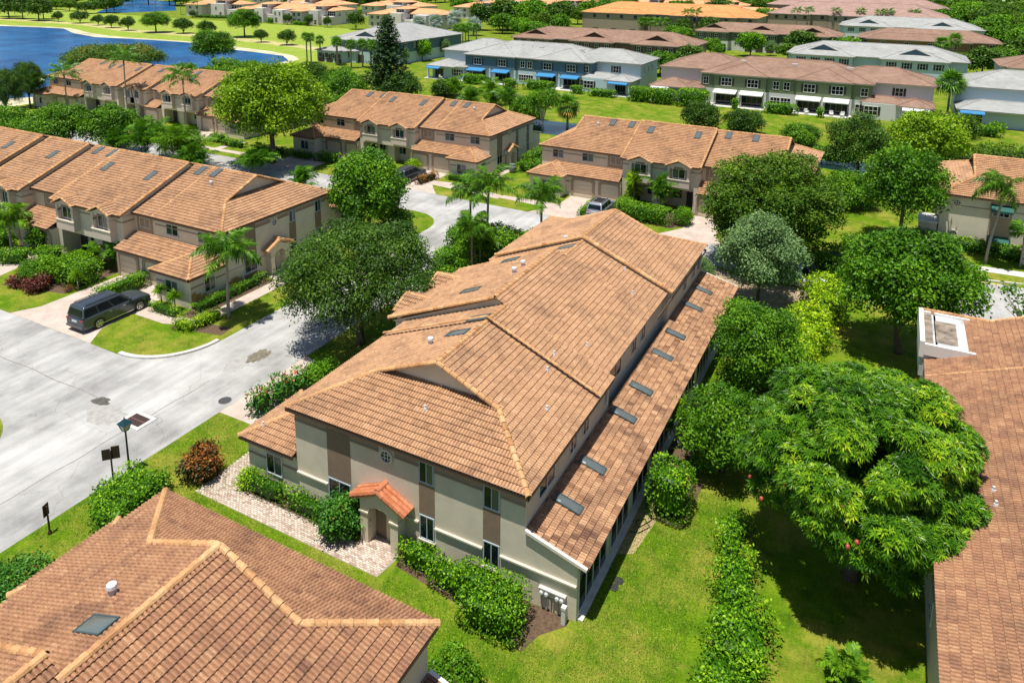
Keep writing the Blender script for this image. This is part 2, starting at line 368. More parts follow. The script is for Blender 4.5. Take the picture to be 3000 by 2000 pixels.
class Roof:
    """collects tiled slopes of one building; the nearest tiles become objects of their own"""
    def __init__(s, bld, off, mat, detail, fine):
        s.bld = bld.root; s.off = np.array(off, float); s.mat = mat; s.detail = detail; s.fine = fine
        s.full = []; s.clip = G(); s.caps = []; s.deck = G(); s.rs = np.random.default_rng(13 + int(abs(off[0])*10))
    def slope(s, P0, U, V, polys, sd=.085, mu=.52):
        P0 = np.array(P0, float); U = np.array(U, float); V = np.array(V, float)
        if np.cross(U, V)[2] < 0:
            U = -U; polys = [[(-a, b) for a, b in p] for p in polys]
        Nn = np.cross(U, V); VL, QL = tile_local(s.fine)
        for poly in polys:
            poly = ccw(poly); P = np.array(poly)
            s.deck.face([P0 + a*U + b*V - Nn*0.012 for a, b in poly])
            u0, v0 = P.min(0); u1, v1 = P.max(0)
            iu = np.arange(math.floor(u0/TW) - 1, math.ceil(u1/TW) + 1); iv = np.arange(math.floor((v0 + .01)/TE_), math.ceil(v1/TE_) + 1)
            uu, vv = np.meshgrid(iu*TW, iv*TE_); uu = uu.ravel(); vv = vv.ravel()
            inside = np.ones(len(uu), bool); touch = np.zeros(len(uu), bool); outside = np.zeros(len(uu), bool)
            for i in range(len(poly)):
                a = P[i]; e = P[(i + 1) % len(P)] - a; allout = np.ones(len(uu), bool)
                for du, dv in ((0, 0), (TW, 0), (0, TE_), (TW, TE_)):
                    sd_ = e[0]*(vv + dv - a[1]) - e[1]*(uu + du - a[0]); inside &= sd_ >= -1e-4; allout &= sd_ < 1e-4
                outside |= allout
            rnd = np.clip(s.rs.normal(mu, sd, len(uu)), 0, 1)
            for u, v, r in zip(uu[inside], vv[inside], rnd[inside]): s.full.append((P0 + u*U + v*V, U, V, Nn, r))
            m = (~inside) & (~outside)
            for u, v, r in zip(uu[m], vv[m], rnd[m]):
                for q in QL:
                    c = clip_poly([(u + VL[i][0], v + VL[i][1], VL[i][2]) for i in q], poly)
                    if len(c) >= 3: s.clip.face([P0 + a*U + b*V + h*Nn for a, b, h in c], r)
    def cap(s, a, b, w=0.13, mort=False):
        s.caps.append((np.array(a, float), np.array(b, float), w, mort))
    def finish(s):
        s.deck.build('roof_deck', FASC, s.bld, s.off)
        full = s.full
        cand = []
        if s.detail:
            for i, (p, U, V, Nn, r) in enumerate(full):
                d = np.array([0, 0, CAM_H]) - p
                if in_view(p, -5) and d@Nn > 0: cand.append((np.linalg.norm(d), i))
            cand.sort(); cand = cand[:300]
        own = set(i for _, i in cand)
        for i in sorted(own):
            p, U, V, Nn, r = full[i]; q = p - s.off
            mt = Matrix(((U[0], V[0], Nn[0], q[0]), (U[1], V[1], Nn[1], q[1]), (U[2], V[2], Nn[2], q[2]), (0, 0, 0, 1)))
            obj('roof_tile', tile_variant(s.mat, int(r*9.99)), s.bld, mt)
        rest = [f for i, f in enumerate(full) if i not in own]
        g = s.clip; VL, QL = tile_local(s.fine)
        if rest:
            P = np.array([f[0] for f in rest]); U = np.array([f[1] for f in rest]); V = np.array([f[2] for f in rest]); Nn = np.array([f[3] for f in rest]); r = np.array([f[4] for f in rest])
            VV = P[:, None] + VL[None, :, 0:1]*U[:, None] + VL[None, :, 1:2]*V[:, None] + VL[None, :, 2:3]*Nn[:, None]
            QQ = QL[None] + (np.arange(len(rest))*len(VL))[:, None, None]
            g.add(VV.reshape(-1, 3), QQ.reshape(-1, 4), np.repeat(r, len(QL)))
        g.build('roof_tile', s.mat, s.bld, s.off, kind='stuff')
        # ridge and hip tiles
        gc = G(); n_own = 0; L = 0.40
        for a, b, w, mort in s.caps:
            d = b - a; ln = np.linalg.norm(d); d = d/ln; k = max(1, int(round(ln/L))); st = ln/k
            x = np.cross(d, (0, 0, 1.0)); x /= np.linalg.norm(x); y = np.cross(x, d)
            if y[2] < 0: y = -y; x = -x
            for i in range(k):
                p = a + d*st*i; r = float(np.clip(s.rs.normal(.5, .2), 0, 1))
                if s.detail and not mort and in_view(p, 0) and n_own < 300:
                    n_own += 1; q = p - s.off
                    mt = Matrix(((x[0]*w, y[0]*w, d[0]*st, q[0]), (x[1]*w, y[1]*w, d[1]*st, q[1]), (x[2]*w, y[2]*w, d[2]*st, q[2]), (0, 0, 0, 1)))
                    obj('ridge_tile', cap_variant(int(r*5.99)), s.bld, mt)
                else:
                    VL2, QL2 = cap_local(); sc = (w*0.75 if mort else w)
                    VV = p + VL2[:, 0:1]*x*sc + VL2[:, 1:2]*y*sc*(0.6 if mort else 1) + VL2[:, 2:3]*d*st
                    gc.add(VV, QL2, np.full(len(QL2), r))
        if gc.chunks: gc.build('ridge_tile', CAP, s.bld, s.off, kind='stuff')
def cap_local():
    n = 7; V = []; Q = []
    for z, f, dy in ((0.0, 1.12, 0.10), (1.06, 0.92, -0.02)):
        for k in range(n):
            a = math.pi*(-0.12 + 1.24*k/(n - 1)); V.append((math.cos(a)*f, math.sin(a)*f*0.95 + dy, z))
    for k in range(n):
        a = math.pi*(-0.12 + 1.24*k/(n - 1)); V.append((math.cos(a)*0.8, math.sin(a)*0.8, 0.0))
    for k in range(n - 1):
        Q.append((k, k + 1, n + k + 1, n + k)); Q.append((2*n + k, 2*n + k + 1, k + 1, k))
    return np.array(V), np.array(Q)
CAPM = {}
def cap_variant(j):
    if j not in CAPM:
        V, Q = cap_local(); g = G(); g.add(V, Q, np.full(len(Q), j/5.0)); CAPM[j] = g.mesh('ridge_tile', CAP)
    return CAPM[j]

# ------------------------------------------------------------------ windows, doors, skylights (local frame s,t,z)
class Bld:
    def __init__(s, name, label, O, es, et, cat='townhouse', group=None):
        s.O = np.array(O, float); s.es = np.array(es, float); s.et = np.array(et, float)
        s.root = thing(name, label, cat, (O[0], O[1], 0), 0, group)
        s.off = np.array([O[0], O[1], 0.0]); s.dz = 0.0
    def w(s, p):
        p = np.asarray(p, float)
        return np.array([s.O[0] + p[0]*s.es[0] + p[1]*s.et[0], s.O[1] + p[0]*s.es[1] + p[1]*s.et[1], p[2] + s.dz])
    def xf(s, V):
        return np.stack([s.O[0] + V[:, 0]*s.es[0] + V[:, 1]*s.et[0], s.O[1] + V[:, 0]*s.es[1] + V[:, 1]*s.et[1], V[:, 2]], 1)
    def dv(s, d):
        return np.array([d[0]*s.es[0] + d[1]*s.et[0], d[0]*s.es[1] + d[1]*s.et[1], d[2] if len(d) > 2 else 0.0])
    def g(s): return G(s.xf)
    def put(s, g, name, mat, parent=None, **tg):
        return g.build(name, mat, parent or s.root, s.off if True else 0, **tg)
    # axis 's' : wall plane s=c facing -sgn ; axis 't' : wall plane t=c
    def wbox(s, g, ax, c, out, a0, a1, z0, z1, d0, d1, m=0):
        """box on a wall: a along the wall, depth d0..d1 measured outwards"""
        lo, hi = sorted((c + out*d0, c + out*d1))
        if ax == 's': g.box(lo, hi, a0, a1, z0, z1, m=m)
        else: g.box(a0, a1, lo, hi, z0, z1, m=m)
    def window(s, ax, c, out, a0, a1, z0, z1, glass=None, mull=1, rails=0, fr=0.055, mat=None, sill=None, parent=None):
        g = s.g(); W_ = lambda *k: s.wbox(g, ax, c, out, *k)
        W_(a0, a0 + fr, z0, z1, -0.02, 0.045); W_(a1 - fr, a1, z0, z1, -0.02, 0.045)
        W_(a0 + fr, a1 - fr, z0, z0 + fr, -0.02, 0.044); W_(a0 + fr, a1 - fr, z1 - fr, z1, -0.02, 0.044)
        w = (a1 - a0 - 2*fr)/(mull + 1)
        for k in range(mull): W_(a0 + fr + w*(k + 1) - fr*.4, a0 + fr + w*(k + 1) + fr*.4, z0 + fr, z1 - fr, -0.02, 0.040)
        for k in range(rails):
            z = z0 + (z1 - z0)*(k + 1)/(rails + 1); W_(a0 + fr, a1 - fr, z - fr*.35, z + fr*.35, -0.02, 0.036)
        o = s.put(g, 'window', mat or FRAME, parent)
        for k in range(mull + 1):
            g = s.g(); s.wbox(g, ax, c, out, a0 + fr + w*k, a0 + fr + w*(k + 1), z0 + fr, z1 - fr, -0.03, 0.012)
            gm = glass[k % len(glass)] if isinstance(glass, (list, tuple)) else (glass or GLASS)
            if parent is None: s.put(g, 'pane', gm, o)
            else: s.put(g, 'pane', gm, parent)
        if sill is not None:
            g = s.g(); s.wbox(g, ax, c, out, a0 - .05, a1 + .05, z0 - .08, z0 - .002, -.02, .09); s.put(g, 'sill', sill, o if parent is None else parent)
        return o
    def octwin(s, ax, c, out, a, z, r=0.40):
        def P(rr, ang, d):
            x = a + rr*math.cos(ang); zz = z + rr*math.sin(ang); q = c + out*d
            return (q, x, zz) if ax == 's' else (x, q, zz)
        g = s.g(); n = 8
        for k in range(n):
            a0 = 2*math.pi*(k + .5)/n; a1 = 2*math.pi*(k + 1.5)/n
            f = [P(r, a0, .07), P(r, a1, .07), P(r*.70, a1, .07), P(r*.70, a0, .07)]; b = [P(r, a0, -.01), P(r, a1, -.01), P(r*.70, a1, -.01), P(r*.70, a0, -.01)]
            g.face(f); g.face([f[0], f[1], b[1], b[0]]); g.face([f[2], f[3], b[3], b[2]])
        o = s.put(g, 'round_window', TRIM)
        g = s.g(); g.face([P(r*.70, 2*math.pi*(k + .5)/n, .012) for k in range(n)]); s.put(g, 'pane', GLASS, o)
        g = s.g(); R_ = r*.66
        for q in (-R_/3, R_/3):
            s.wbox(g, ax, c, out, a + q - .014, a + q + .014, z - R_*.9, z + R_*.9, .0, .03); s.wbox(g, ax, c, out, a - R_*.9, a + R_*.9, z + q - .014, z + q + .014, .0, .034)
        s.put(g, 'muntin', WHITE, o)
    def garage(s, c, a0, a1, zt=1.95, sub=True):
        """garage door in wall t=c facing -t"""
        g = s.g(); w = .30
        for pts in ([(a0 - w, 0), (a0, 0), (a0, zt - .22), (a0 + .22, zt), (a1 - .22, zt), (a1, zt - .22), (a1, 0), (a1 + w, 0), (a1 + w, zt + .04), (a1 + .02, zt + w), (a0 - .02, zt + w), (a0 - w, zt + .04)],):
            f = [(x, c - .06, z) for x, z in pts]; k = len(f)
            # surround as quads between outer and inner outline
            inner = pts[1:7]; outer = [pts[0], pts[11], pts[10], pts[9], pts[8], pts[7]]
            for i in range(5):
                q = [inner[i], inner[i + 1], outer[i + 1], outer[i]]
                g.prism([(x, c - .07, z) for x, z in q], (0, .09, 0))
        d = s.put(g, 'garage_door', TAUPE); n = 4
        for k in range(n):
            g = s.g(); g.box(a0 - .02, a1 + .02, c - .028 + .002*(k % 2), c + .02, 0.02 + k*zt/n, (k + 1)*zt/n - .02); s.put(g, 'panel', GDOOR, d)
        g = s.g(); g.box((a0 + a1)/2 - .22, (a0 + a1)/2 + .22, c - .09, c - .072, zt + .06, zt + .2); s.put(g, 'number_plate', M('blue grey plate', (.20, .24, .30), .4), d)
    def skylight(s, P0, U, V, Nn, wu=0.62, lv=1.25, flat=False):
        """P0 world centre; U along the eave, V up the slope"""
        P0 = np.array(P0); U = np.array(U); V = np.array(V); Nn = np.array(Nn)
        def wp(u, v, h): return P0 + U*u + V*v + Nn*h
        def bx(g, u0, u1, v0, v1, h0, h1):
            p = [wp(u, v, h) for h in (h0, h1) for v in (v0, v1) for u in (u0, u1)]
            for q in ((0, 2, 3, 1), (4, 5, 7, 6), (0, 1, 5, 4), (2, 6, 7, 3), (0, 4, 6, 2), (1, 3, 7, 5)): g.face([p[i] for i in q])
        g = G(); a, b = wu/2, lv/2
        bx(g, -a - .05, a + .05, -b - .05, -b, 0, .11); bx(g, -a - .05, a + .05, b, b + .05, 0, .11)
        bx(g, -a - .05, -a, -b, b, 0, .108); bx(g, a, a + .05, -b, b, 0, .108)
        o = g.build('skylight', SKYF, s.root, s.off)
        g = G(); n, mm = 6, 8; hh = .02 if flat else .09
        vs = [[wp(-a + 2*a*i/n, -b + 2*b*j/mm, (.095) + hh*(max(0, math.sin(math.pi*i/n)*math.sin(math.pi*j/mm)))**.5) for i in range(n + 1)] for j in range(mm + 1)]
        for j in range(mm):
            for i in range(n): g.face([vs[j][i], vs[j][i + 1], vs[j + 1][i + 1], vs[j + 1][i]])
        g.build('dome', SKYD, o, s.off, smooth=True)
    def pipe(s, p, h=.24, r=.055, hood=False):
        p = s.w(p); g = G(); 
        if hood:
            g.tube([p + (0, 0, -.1), p + (0, 0, .2), p + (.03, -.03, .34)], [.13, .13, .13], 10); g.lathe([(.0, .30), (.17, .30), (.15, .40), (.0, .46)], p, 10)
            g.build('vent_hood', GALV, s.root, s.off)
        else:
            g.tube([p + (0, 0, -.12), p + (0, 0, h)], r, 8); g.lathe([(r + .045, -.0), (r + .02, .12)], p, 8)
            g.build('vent_pipe', GALV, s.root, s.off)

# ------------------------------------------------------------------ the townhouse row
FE, RT, RZ, BE, BW, ZE = 2.95, 9.7, 7.755, 16.02, 15.76, 5.12
MA = (RZ - ZE)/(RT - FE); MB_ = (RZ - ZE)/(BE - RT)
BFE, BRT = 1.75, 9.0
BRZ = ZE + MB_*(BE - BRT); MBF = (BRZ - ZE)/(BRT - BFE)
def townhouse(name, label, O, es, et, secs, detail=False, fine=True, tile=None, lean=True, garage=True, ends=(True, True), group=None, endfeat=(True, True), frontfeat=True, wall=None, skyl=(), pipes=(), porch_tile=None, boundary=(), lift=None):
    B = Bld(name, label, O, es, et, group=group); tile = tile or TILE; wall = wall or STUC
    L = secs[-1][2]; roof = Roof(B, B.off, tile, detail, fine); w = B.w; dv = B.dv
    runs = []
    for ty, a, b in secs:
        k = 'B' if ty == 'B' else 'A'
        if runs and runs[-1][0] == k == 'A' and a != lift: runs[-1][2] = b
        else: runs.append([k, a, b])
    def slope(org, ud, vh, m, polys, sd=.085, mu=.52):
        c = 1/math.hypot(1, m); U = dv((ud[0], ud[1], 0)); V = dv((vh[0]*c, vh[1]*c, 0)); V[2] = m*c
        f = [[((p[0] - org[0])*ud[0] + (p[1] - org[1])*ud[1], ((p[0] - org[0])*vh[0] + (p[1] - org[1])*vh[1])/c) for p in q] for q in polys]
        roof.slope(w(org), U, V, f, sd, mu)
    zA = lambda t: ZE + MA*(t - FE); zBk = lambda t: ZE + MB_*(BE - t); zB = lambda t: ZE + MBF*(t - BFE)
    OV = .28; sg = 2.75; D = sg + OV; zg = ZE + MB_*D; tgf = FE + (zg - ZE)/MA; tgb = BE - D
    W_ = B.g(); fas = B.g()
    def endcap(at, sgn):
        S = lambda x: at + sgn*x
        slope((S(-OV), (FE + BE)/2, ZE), (0, 1), (sgn, 0), MB_, [[(S(-OV), FE), (S(-OV), BE), (S(sg + .25), BE - D - .25), (S(sg + .25), FE + D*MB_/MA + .25*MB_/MA)]])
        for t0, t1 in ((FE, tgf), (BE, tgb)): roof.cap(w((S(-OV), t0, ZE + .03)), w((S(sg), t1, zg + .04)))
        roof.cap(w((S(sg), tgf, zg + .04)), w((S(sg), RT, RZ + .06))); roof.cap(w((S(sg), tgb, zg + .04)), w((S(sg), RT, RZ + .06)))
        W_.prism([(S(sg + .22), tgf - .2, zg - .1), (S(sg + .22), RT, RZ - .03), (S(sg + .22), tgb + .2, zg - .1)], (sgn*.15, 0, 0))
        fas.box(min(S(-OV), S(-OV + .03)), max(S(-OV), S(-OV + .03)), FE, BE, ZE - .17, ZE - .02)
    for i, (k, a, b) in enumerate(runs):
        first, last = i == 0, i == len(runs) - 1
        hip0 = first and ends[0]; hip1 = last and ends[1]; B.dz = .26 if (lift is not None and a == lift) else 0.0
        if k == 'A':
            x0 = a + (sg if hip0 else -.0); x1 = b - (sg if hip1 else -.0)
            be = BE if (hip0 or hip1) else 15.68
            pf = [[(x0, FE), (x1, FE), (x1, RT), (x0, RT)]]; pb = [[(x0, be), (x1, be), (x1, RT), (x0, RT)]]
            if hip0:
                pf.append([(a - OV, FE), (x0, FE), (x0, tgf)]); pb.append([(a - OV, BE), (x0, BE), (x0, tgb)]); endcap(a, 1)
            if hip1:
                pf.append([(b + OV, FE), (x1, FE), (x1, tgf)]); pb.append([(b + OV, BE), (x1, BE), (x1, tgb)]); endcap(b, -1)
            slope((x0, FE, ZE), (1, 0), (0, 1), MA, pf); slope((x0, BE, ZE), (1, 0), (0, -1), MB_, pb)
            roof.cap(w((x0, RT, RZ + .05)), w((x1, RT, RZ + .05)))
            if B.dz:
                roof.cap(w((a, FE, ZE + .05)), w((a, RT, RZ + .06)), .15); roof.cap(w((a, BE, ZE + .05)), w((a, RT, RZ + .06)), .15)
                W_.prism([(a + .02, FE + .1, ZE - .2), (a + .02, FE + .1, ZE + .22), (a + .02, RT, RZ + .2), (a + .02, BE - .1, ZE + .22), (a + .02, BE - .1, ZE - .2)], (.12, 0, 0))
            W_.box(a, b, 3.29, BW if (hip0 or hip1) else 15.40, 0, ZE - .16)
            fas.box(a - (OV if hip0 else 0), b + (OV if hip1 else 0), FE, FE + .03, ZE - .17, ZE - .02); fas.box(a - (OV if hip0 else 0), b + (OV if hip1 else 0), BE - .03, BE, ZE - .17, ZE - .02)
        else:
            x0, x1 = a - .14, b + .14; be = 15.68
            slope((x0, BFE, ZE), (1, 0), (0, 1), MBF, [[(x0, BFE), (x1, BFE), (x1, BRT), (x0, BRT)]])
            slope((x0, be, zBk(be) + .012), (1, 0), (0, -1), MB_, [[(x0, be), (x1, be), (x1, BRT), (x0, BRT)]])
            roof.cap(w((x0, BRT, BRZ + .06)), w((x1, BRT, BRZ + .06)))
            for x in (x0, x1): roof.cap(w((x, BFE, ZE + .05)), w((x, BRT, BRZ + .05)))
            for x in (a, b - .15):
                W_.prism([(x, BFE + .15, ZE - .16), (x, BRT, BRZ - .1), (x, be - .2, zBk(be) - .1), (x, 12, ZE - .2), (x, 3, ZE - .2)], (.15, 0, 0))
            W_.box(a + .004, b - .004, BW - 12, 15.40, 0, ZE - .1)
            W_.box(a, b, 2.15, 3.74, 2.35, ZE - .15); W_.box(a, a + .55, 2.15, 3.74, 0, 2.35); W_.box(b - .55, b, 2.15, 3.74, 0, 2.35)
            W_.box((a + b)/2 - .9, (a + b)/2 + .2, 2.6, 3.74, 0, 2.35)
            fas.box(x0, x1, BFE, BFE + .03, ZE - .17, ZE - .02)
    for x in boundary: roof.cap(w((x, FE, ZE + .07)), w((x, RT, RZ + .08)), .12, True); roof.cap(w((x, BE, ZE + .07)), w((x, RT, RZ + .08)), .12, True)
    B.dz = 0.0
    # garage wings, the end one with its hipped bump-out
    gz_, gw = 2.50, 1.5; GE = gw - .40
    if garage:
        wings = []
        for hip, x0, x1, sgn in ((ends[0], 0, runs[0][2], 1), (ends[1], L, runs[-1][1], -1)):
            if hip: wings.append(('end', x0, x1, sgn))
        for i in range(1, len(runs) - 1):
            if runs[i][0] == 'A' and runs[i][2] - runs[i][1] > 2.0: wings.append(('mid', runs[i][1], runs[i][2], 1))
        zt = lambda t: gz_ + .40*(t - GE)
        for kind, x0, x1, sgn in wings:
            S = lambda x: x0 + sgn*x; Ln = abs(x1 - x0)
            if kind == 'end':
                W_.box(min(S(0), S(3.9)), max(S(0), S(3.9)), 0, 3.29, 0, gz_ - .16); W_.box(min(S(3.9), S(Ln)), max(S(3.9), S(Ln)), gw, 3.29, 0, gz_ - .1)
                be = -.36; hw = 2.25; xc = 1.97; zr = gz_ + .40*hw
                tj = GE + hw
                # bump-out hip roof: end slope, inner slope, front slope
                slope((S(xc - hw), be, gz_), (0, 1), (sgn, 0), .40, [[(S(xc - hw), be), (S(xc - hw), 3.29), (S(xc), 3.29), (S(xc), be + hw)]])
                slope((S(xc + hw), be, gz_), (0, 1), (-sgn, 0), .40, [[(S(xc + hw), be), (S(xc), be + hw), (S(xc), 3.29), (S(xc + hw - (3.29 - GE)), 3.29), (S(xc + hw), GE)]])
                slope((S(xc), be, gz_), (1, 0), (0, 1), .40, [[(S(xc - hw), be), (S(xc + hw), be), (S(xc), be + hw)]])
                slope((S(Ln), GE, gz_), (1, 0), (0, 1), .40, [[(S(xc + hw), GE), (S(Ln - .02), GE), (S(Ln - .02), 3.29), (S(xc + hw - (3.29 - GE)), 3.29)]])
                roof.cap(w((S(xc - hw), be, gz_ + .03)), w((S(xc), be + hw, zr + .05))); roof.cap(w((S(xc + hw), be, gz_ + .03)), w((S(xc), be + hw, zr + .05))); roof.cap(w((S(xc), be + hw, zr + .05)), w((S(xc), 3.29, zr + .05)))
                roof.cap(w((S(xc + hw), GE, gz_ + .05)), w((S(xc + hw - (3.29 - GE)), 3.29, zt(3.29) + .05)), .09, True)
                fas.box(min(S(-.28), S(4.22)), max(S(-.28), S(4.22)), be, be + .03, gz_ - .15, gz_ - .02); fas.box(min(S(4.22), S(Ln)), max(S(4.22), S(Ln)), GE, GE + .03, gz_ - .15, gz_ - .02)
                fas.box(min(S(-.28), S(-.25)), max(S(-.28), S(-.25)), be, 3.29, gz_ - .15, gz_ - .02)
                if frontfeat:
                    d0, d1 = (S(4.9), S(7.2)); B.garage(gw, min(d0, d1), max(d0, d1)); d0, d1 = (S(8.25), S(min(10.55, Ln - .15))); B.garage(gw, min(d0, d1), max(d0, d1))
                    B.window('t', 0, -1, min(S(1.4), S(2.8)), max(S(1.4), S(2.8)), .72, 1.95, [BLIND, GLASSG])
                    g = B.g(); B.wbox(g, 't', 0, -1, min(S(2.9), S(3.85)), max(S(2.9), S(3.85)), 1.62, 1.72, 0, .07); B.wbox(g, 't', gw, -1, min(S(3.9), S(4.5)), max(S(3.9), S(4.5)), 1.62, 1.72, 0, .07); B.put(g, 'trim_band', TAUPE)
            else:
                W_.box(x0, x1, gw, 3.29, 0, gz_ - .1)
                slope((x0, GE, gz_), (1, 0), (0, 1), .40, [[(x0 + .01, GE), (x1 - .01, GE), (x1 - .01, 3.29), (x0 + .01, 3.29)]])
                fas.box(x0, x1, GE, GE + .03, gz_ - .15, gz_ - .02)
                if frontfeat:
                    n = 2 if Ln > 4.6 else 1; wd = (Ln - .7 - .7*(n - 1))/n
                    for k in range(n): B.garage(gw, x0 + .35 + k*(wd + .7), x0 + .35 + k*(wd + .7) + wd)
    # rear sun room
    if lean:
        ze, zw = 2.62, 3.32; te = 18.58; m = (zw - ze)/(te - BW)
        W_.box(0, .14, BW, 18.10, 0, 2.56); W_.prism([(0, BW, 2.56), (0, 18.1, 2.56), (0, BW, zw - .05)], (.14, 0, 0)); W_.prism([(L - .14, BW, 2.56), (L - .14, 18.1, 2.56), (L - .14, BW, zw - .05)], (.14, 0, 0)); W_.box(L - .14, L, BW, 18.10, 0, 2.56); W_.box(0.14, L - .14, 17.96, 18.10, 0, .22); W_.box(.14, L - .14, 17.96, 18.1, 2.34, 2.56)
        slope((0, te, ze), (1, 0), (0, -1), m, [[(-.02, te), (L + .02, te), (L + .02, BW), (-.02, BW)]], .15, .36)
        for xx in (-.06, L + .06):
            g = B.g(); g.beam((xx, te - .06, ze + .04), (xx, BW + .02, zw + .05), .14, .13); B.put(g, 'rake_board', M('white rake board', (.74, .66, .58), .6))
        g = B.g(); g.box(0.15, L - .15, 17.9, 17.95, .2, 2.36); B.put(g, 'room_void', M('dim sun room interior', (.03, .03, .03), .8))  # dark slab behind the panes, the room's dimness put into its colour
        x = .10; k = 0
        while x < L - 2.5:
            wd = 2.55 if k % 3 else 3.3
            B.window('t', 18.10, 1, x + .03, x + wd, .25, 2.32, GLASS, mull=2 if k % 3 else 3, fr=.06)
            x += wd
            g = B.g(); g.box(x + .02, x + .42, 17.97, 18.11, .222, 2.338); B.put(g, 'pier', wall); x += .46; k += 1
        g = B.g(); g.box(.1, L, 18.1, 18.35, 0, .07); B.put(g, 'sill_slab', CONC)
    # end wall details
    def endwall(at, sgn, rear):
        o = -sgn
        pil = ((5.27, 6.66, None, (.88, 2.06)), (10.50, 11.32, (3.72, 4.78), (.87, 2.09)), (13.76, 14.59, (3.70, 4.78), (.87, 2.09)))
        for t0, t1, up, lo in pil:
            g = B.g(); B.wbox(g, 's', at, o, t0, t1, 0.0, lo[0] - .05, -.02, .012); B.put(g, 'brown_panel', BROWN)
            g = B.g(); B.wbox(g, 's', at, o, t0, t1, lo[1] + .02, (up[0] - .02) if up else 4.9, -.02, .012); B.put(g, 'brown_panel', BROWN)
            B.window('s', at, o, t0 + .02, t1 - .02, lo[0], lo[1], [GLASS, GLASS], sill=TRIM, mat=M('blue grey frame', (.40, .48, .54), .4))
            if up: B.window('s', at, o, t0 + .02, t1 - .02, up[0], up[1], [GLASS, BLIND], mat=M('blue grey frame', (.40, .48, .54), .4))
        g = B.g()
        for t0, t1 in ((3.31, 5.25), (6.68, 7.6), (9.7, 10.48), (11.34, 13.74), (14.61, 18.08 if rear else BW)):
            B.wbox(g, 's', at, o, t0, t1, 1.62, 1.70, 0, .10)
        B.put(g, 'belt_course', TRIM)
        g = B.g()
        for t0, t1 in ((3.31, 5.25), (6.68, 8.3), (9.2, 10.48), (11.34, 13.74), (14.61, BW)):
            B.wbox(g, 's', at, o, t0, t1, 4.42, 4.50, 0, .05); B.wbox(g, 's', at, o, t0, t1, 4.504, 4.72, 0, .025)
        B.put(g, 'cornice_band', TAUPE)
        B.octwin('s', at, o, 8.74, 4.32)
        if garage:
            B.window('s', at, o, 1.25, 2.30, .86, 2.03, [GLASS, BLIND])
            g = B.g(); B.wbox(g, 's', at, o, .05, 1.2, 1.62, 1.70, 0, .06); B.wbox(g, 's', at, o, 2.35, 3.28, 1.62, 1.70, 0, .06); B.put(g, 'belt_course', TAUPE)
        # porch: two piers, arched header, gabled roof of barrel tiles, door on a shade-coloured sheet
        pt = porch_tile or CAP; a0, a1 = 7.65, 9.75; dp = .62; q = at
        g = B.g(); X = lambda d: at + o*d
        def bx(d0, d1, t0, t1, z0, z1): g.box(min(X(d0), X(d1)), max(X(d0), X(d1)), t0, t1, z0, z1)
        bx(0, dp, a0, a0 + .42, 0, 1.86); bx(0, dp, a1 - .42, a1, 0, 1.86)
        n = 8; prev = None
        for i in range(n):
            u0 = -1 + 2*i/n; u1 = -1 + 2*(i + 1)/n; hw = (a1 - a0)/2 - .42; c = (a0 + a1)/2
            za = 1.62 + .38*math.sqrt(max(0, 1 - u0*u0)); zb = 1.62 + .38*math.sqrt(max(0, 1 - u1*u1)); top = lambda u: 2.28 + .42*(1 - abs(u)*.75)
            g.prism([(X(dp), c + u0*hw, za), (X(dp), c + u1*hw, zb), (X(dp), c + u1*hw, top(u1)), (X(dp), c + u0*hw, top(u0))], (-o*.25, 0, 0))
        for sg_ in (-1, 1):
            tt = c + sg_*((a1 - a0)/2 - .42); te2 = c + sg_*(a1 - a0)/2
            g.prism([(X(dp), tt, 1.86), (X(dp), te2, 1.86), (X(dp), te2, 2.24), (X(dp), tt, 2.36)], (-o*dp, 0, 0))
        po = B.put(g, 'porch', wall)
        g = B.g()
        for t0 in (a0 - .05, a1 - .47): g.box(min(X(-.0), X(dp + .05)), max(X(0), X(dp + .05)), t0, t0 + .52, 1.56, 1.64)
        B.put(g, 'pier_cap', TRIM, po)
        g = B.g(); g.box(min(X(.012), X(.02)), max(X(.012), X(.02)), a0 + .42, a1 - .42, .0, 1.95); B.put(g, 'entry_shade_sheet', M('shaded entry', (.20, .16, .11), .9), po)  # flat dark sheet, the recess's shade put into its colour
        g = B.g(); g.box(min(X(.022), X(.07)), max(X(.022), X(.07)), c + .0, c + .62, 0.02, 1.9); B.put(g, 'door', M('cream door', (.50, .45, .35), .5), po)
        g = B.g()
        for sg_ in (-1, 1):
            p0 = np.array((X(dp + .12), c, 2.86)); p1 = np.array((X(dp + .12), c + sg_*1.42, 2.22)); e = (-o*(dp + .10), 0, 0)
            g.prism([p0 - (0, 0, .10), p1 - (0, 0, .10), p1, p0], e)
        B.put(g, 'porch_roof_slab', STUCP, po)
        for sg_ in (-1, 1):
            p0 = np.array((X(dp + .02), c, 2.91)); p1 = np.array((X(dp + .02), c + sg_*1.5, 2.24))
            for j in range(5):
                for row in range(3):
                    a_ = p1 + (p0 - p1)*j/5 + np.array((-o*row*.26, 0, 0)); b_ = p1 + (p0 - p1)*(j + 1.12)/5 + np.array((-o*row*.26, 0, .02))
                    g = B.g(); g.tube([a_, b_], [.165 if row == 0 else .13, .145 if row == 0 else .12], 8, r=random.random()); B.put(g, 'porch_tile', pt, po)
        g = B.g(); g.tube([(X(dp + .1), c, 2.95), (X(0), c, 2.95)], [.17, .15], 8); B.put(g, 'porch_tile', pt, po)
    if ends[0] and endfeat[0]: endwall(0, 1, lean)
    if ends[1] and endfeat[1]: endwall(L, -1, lean)
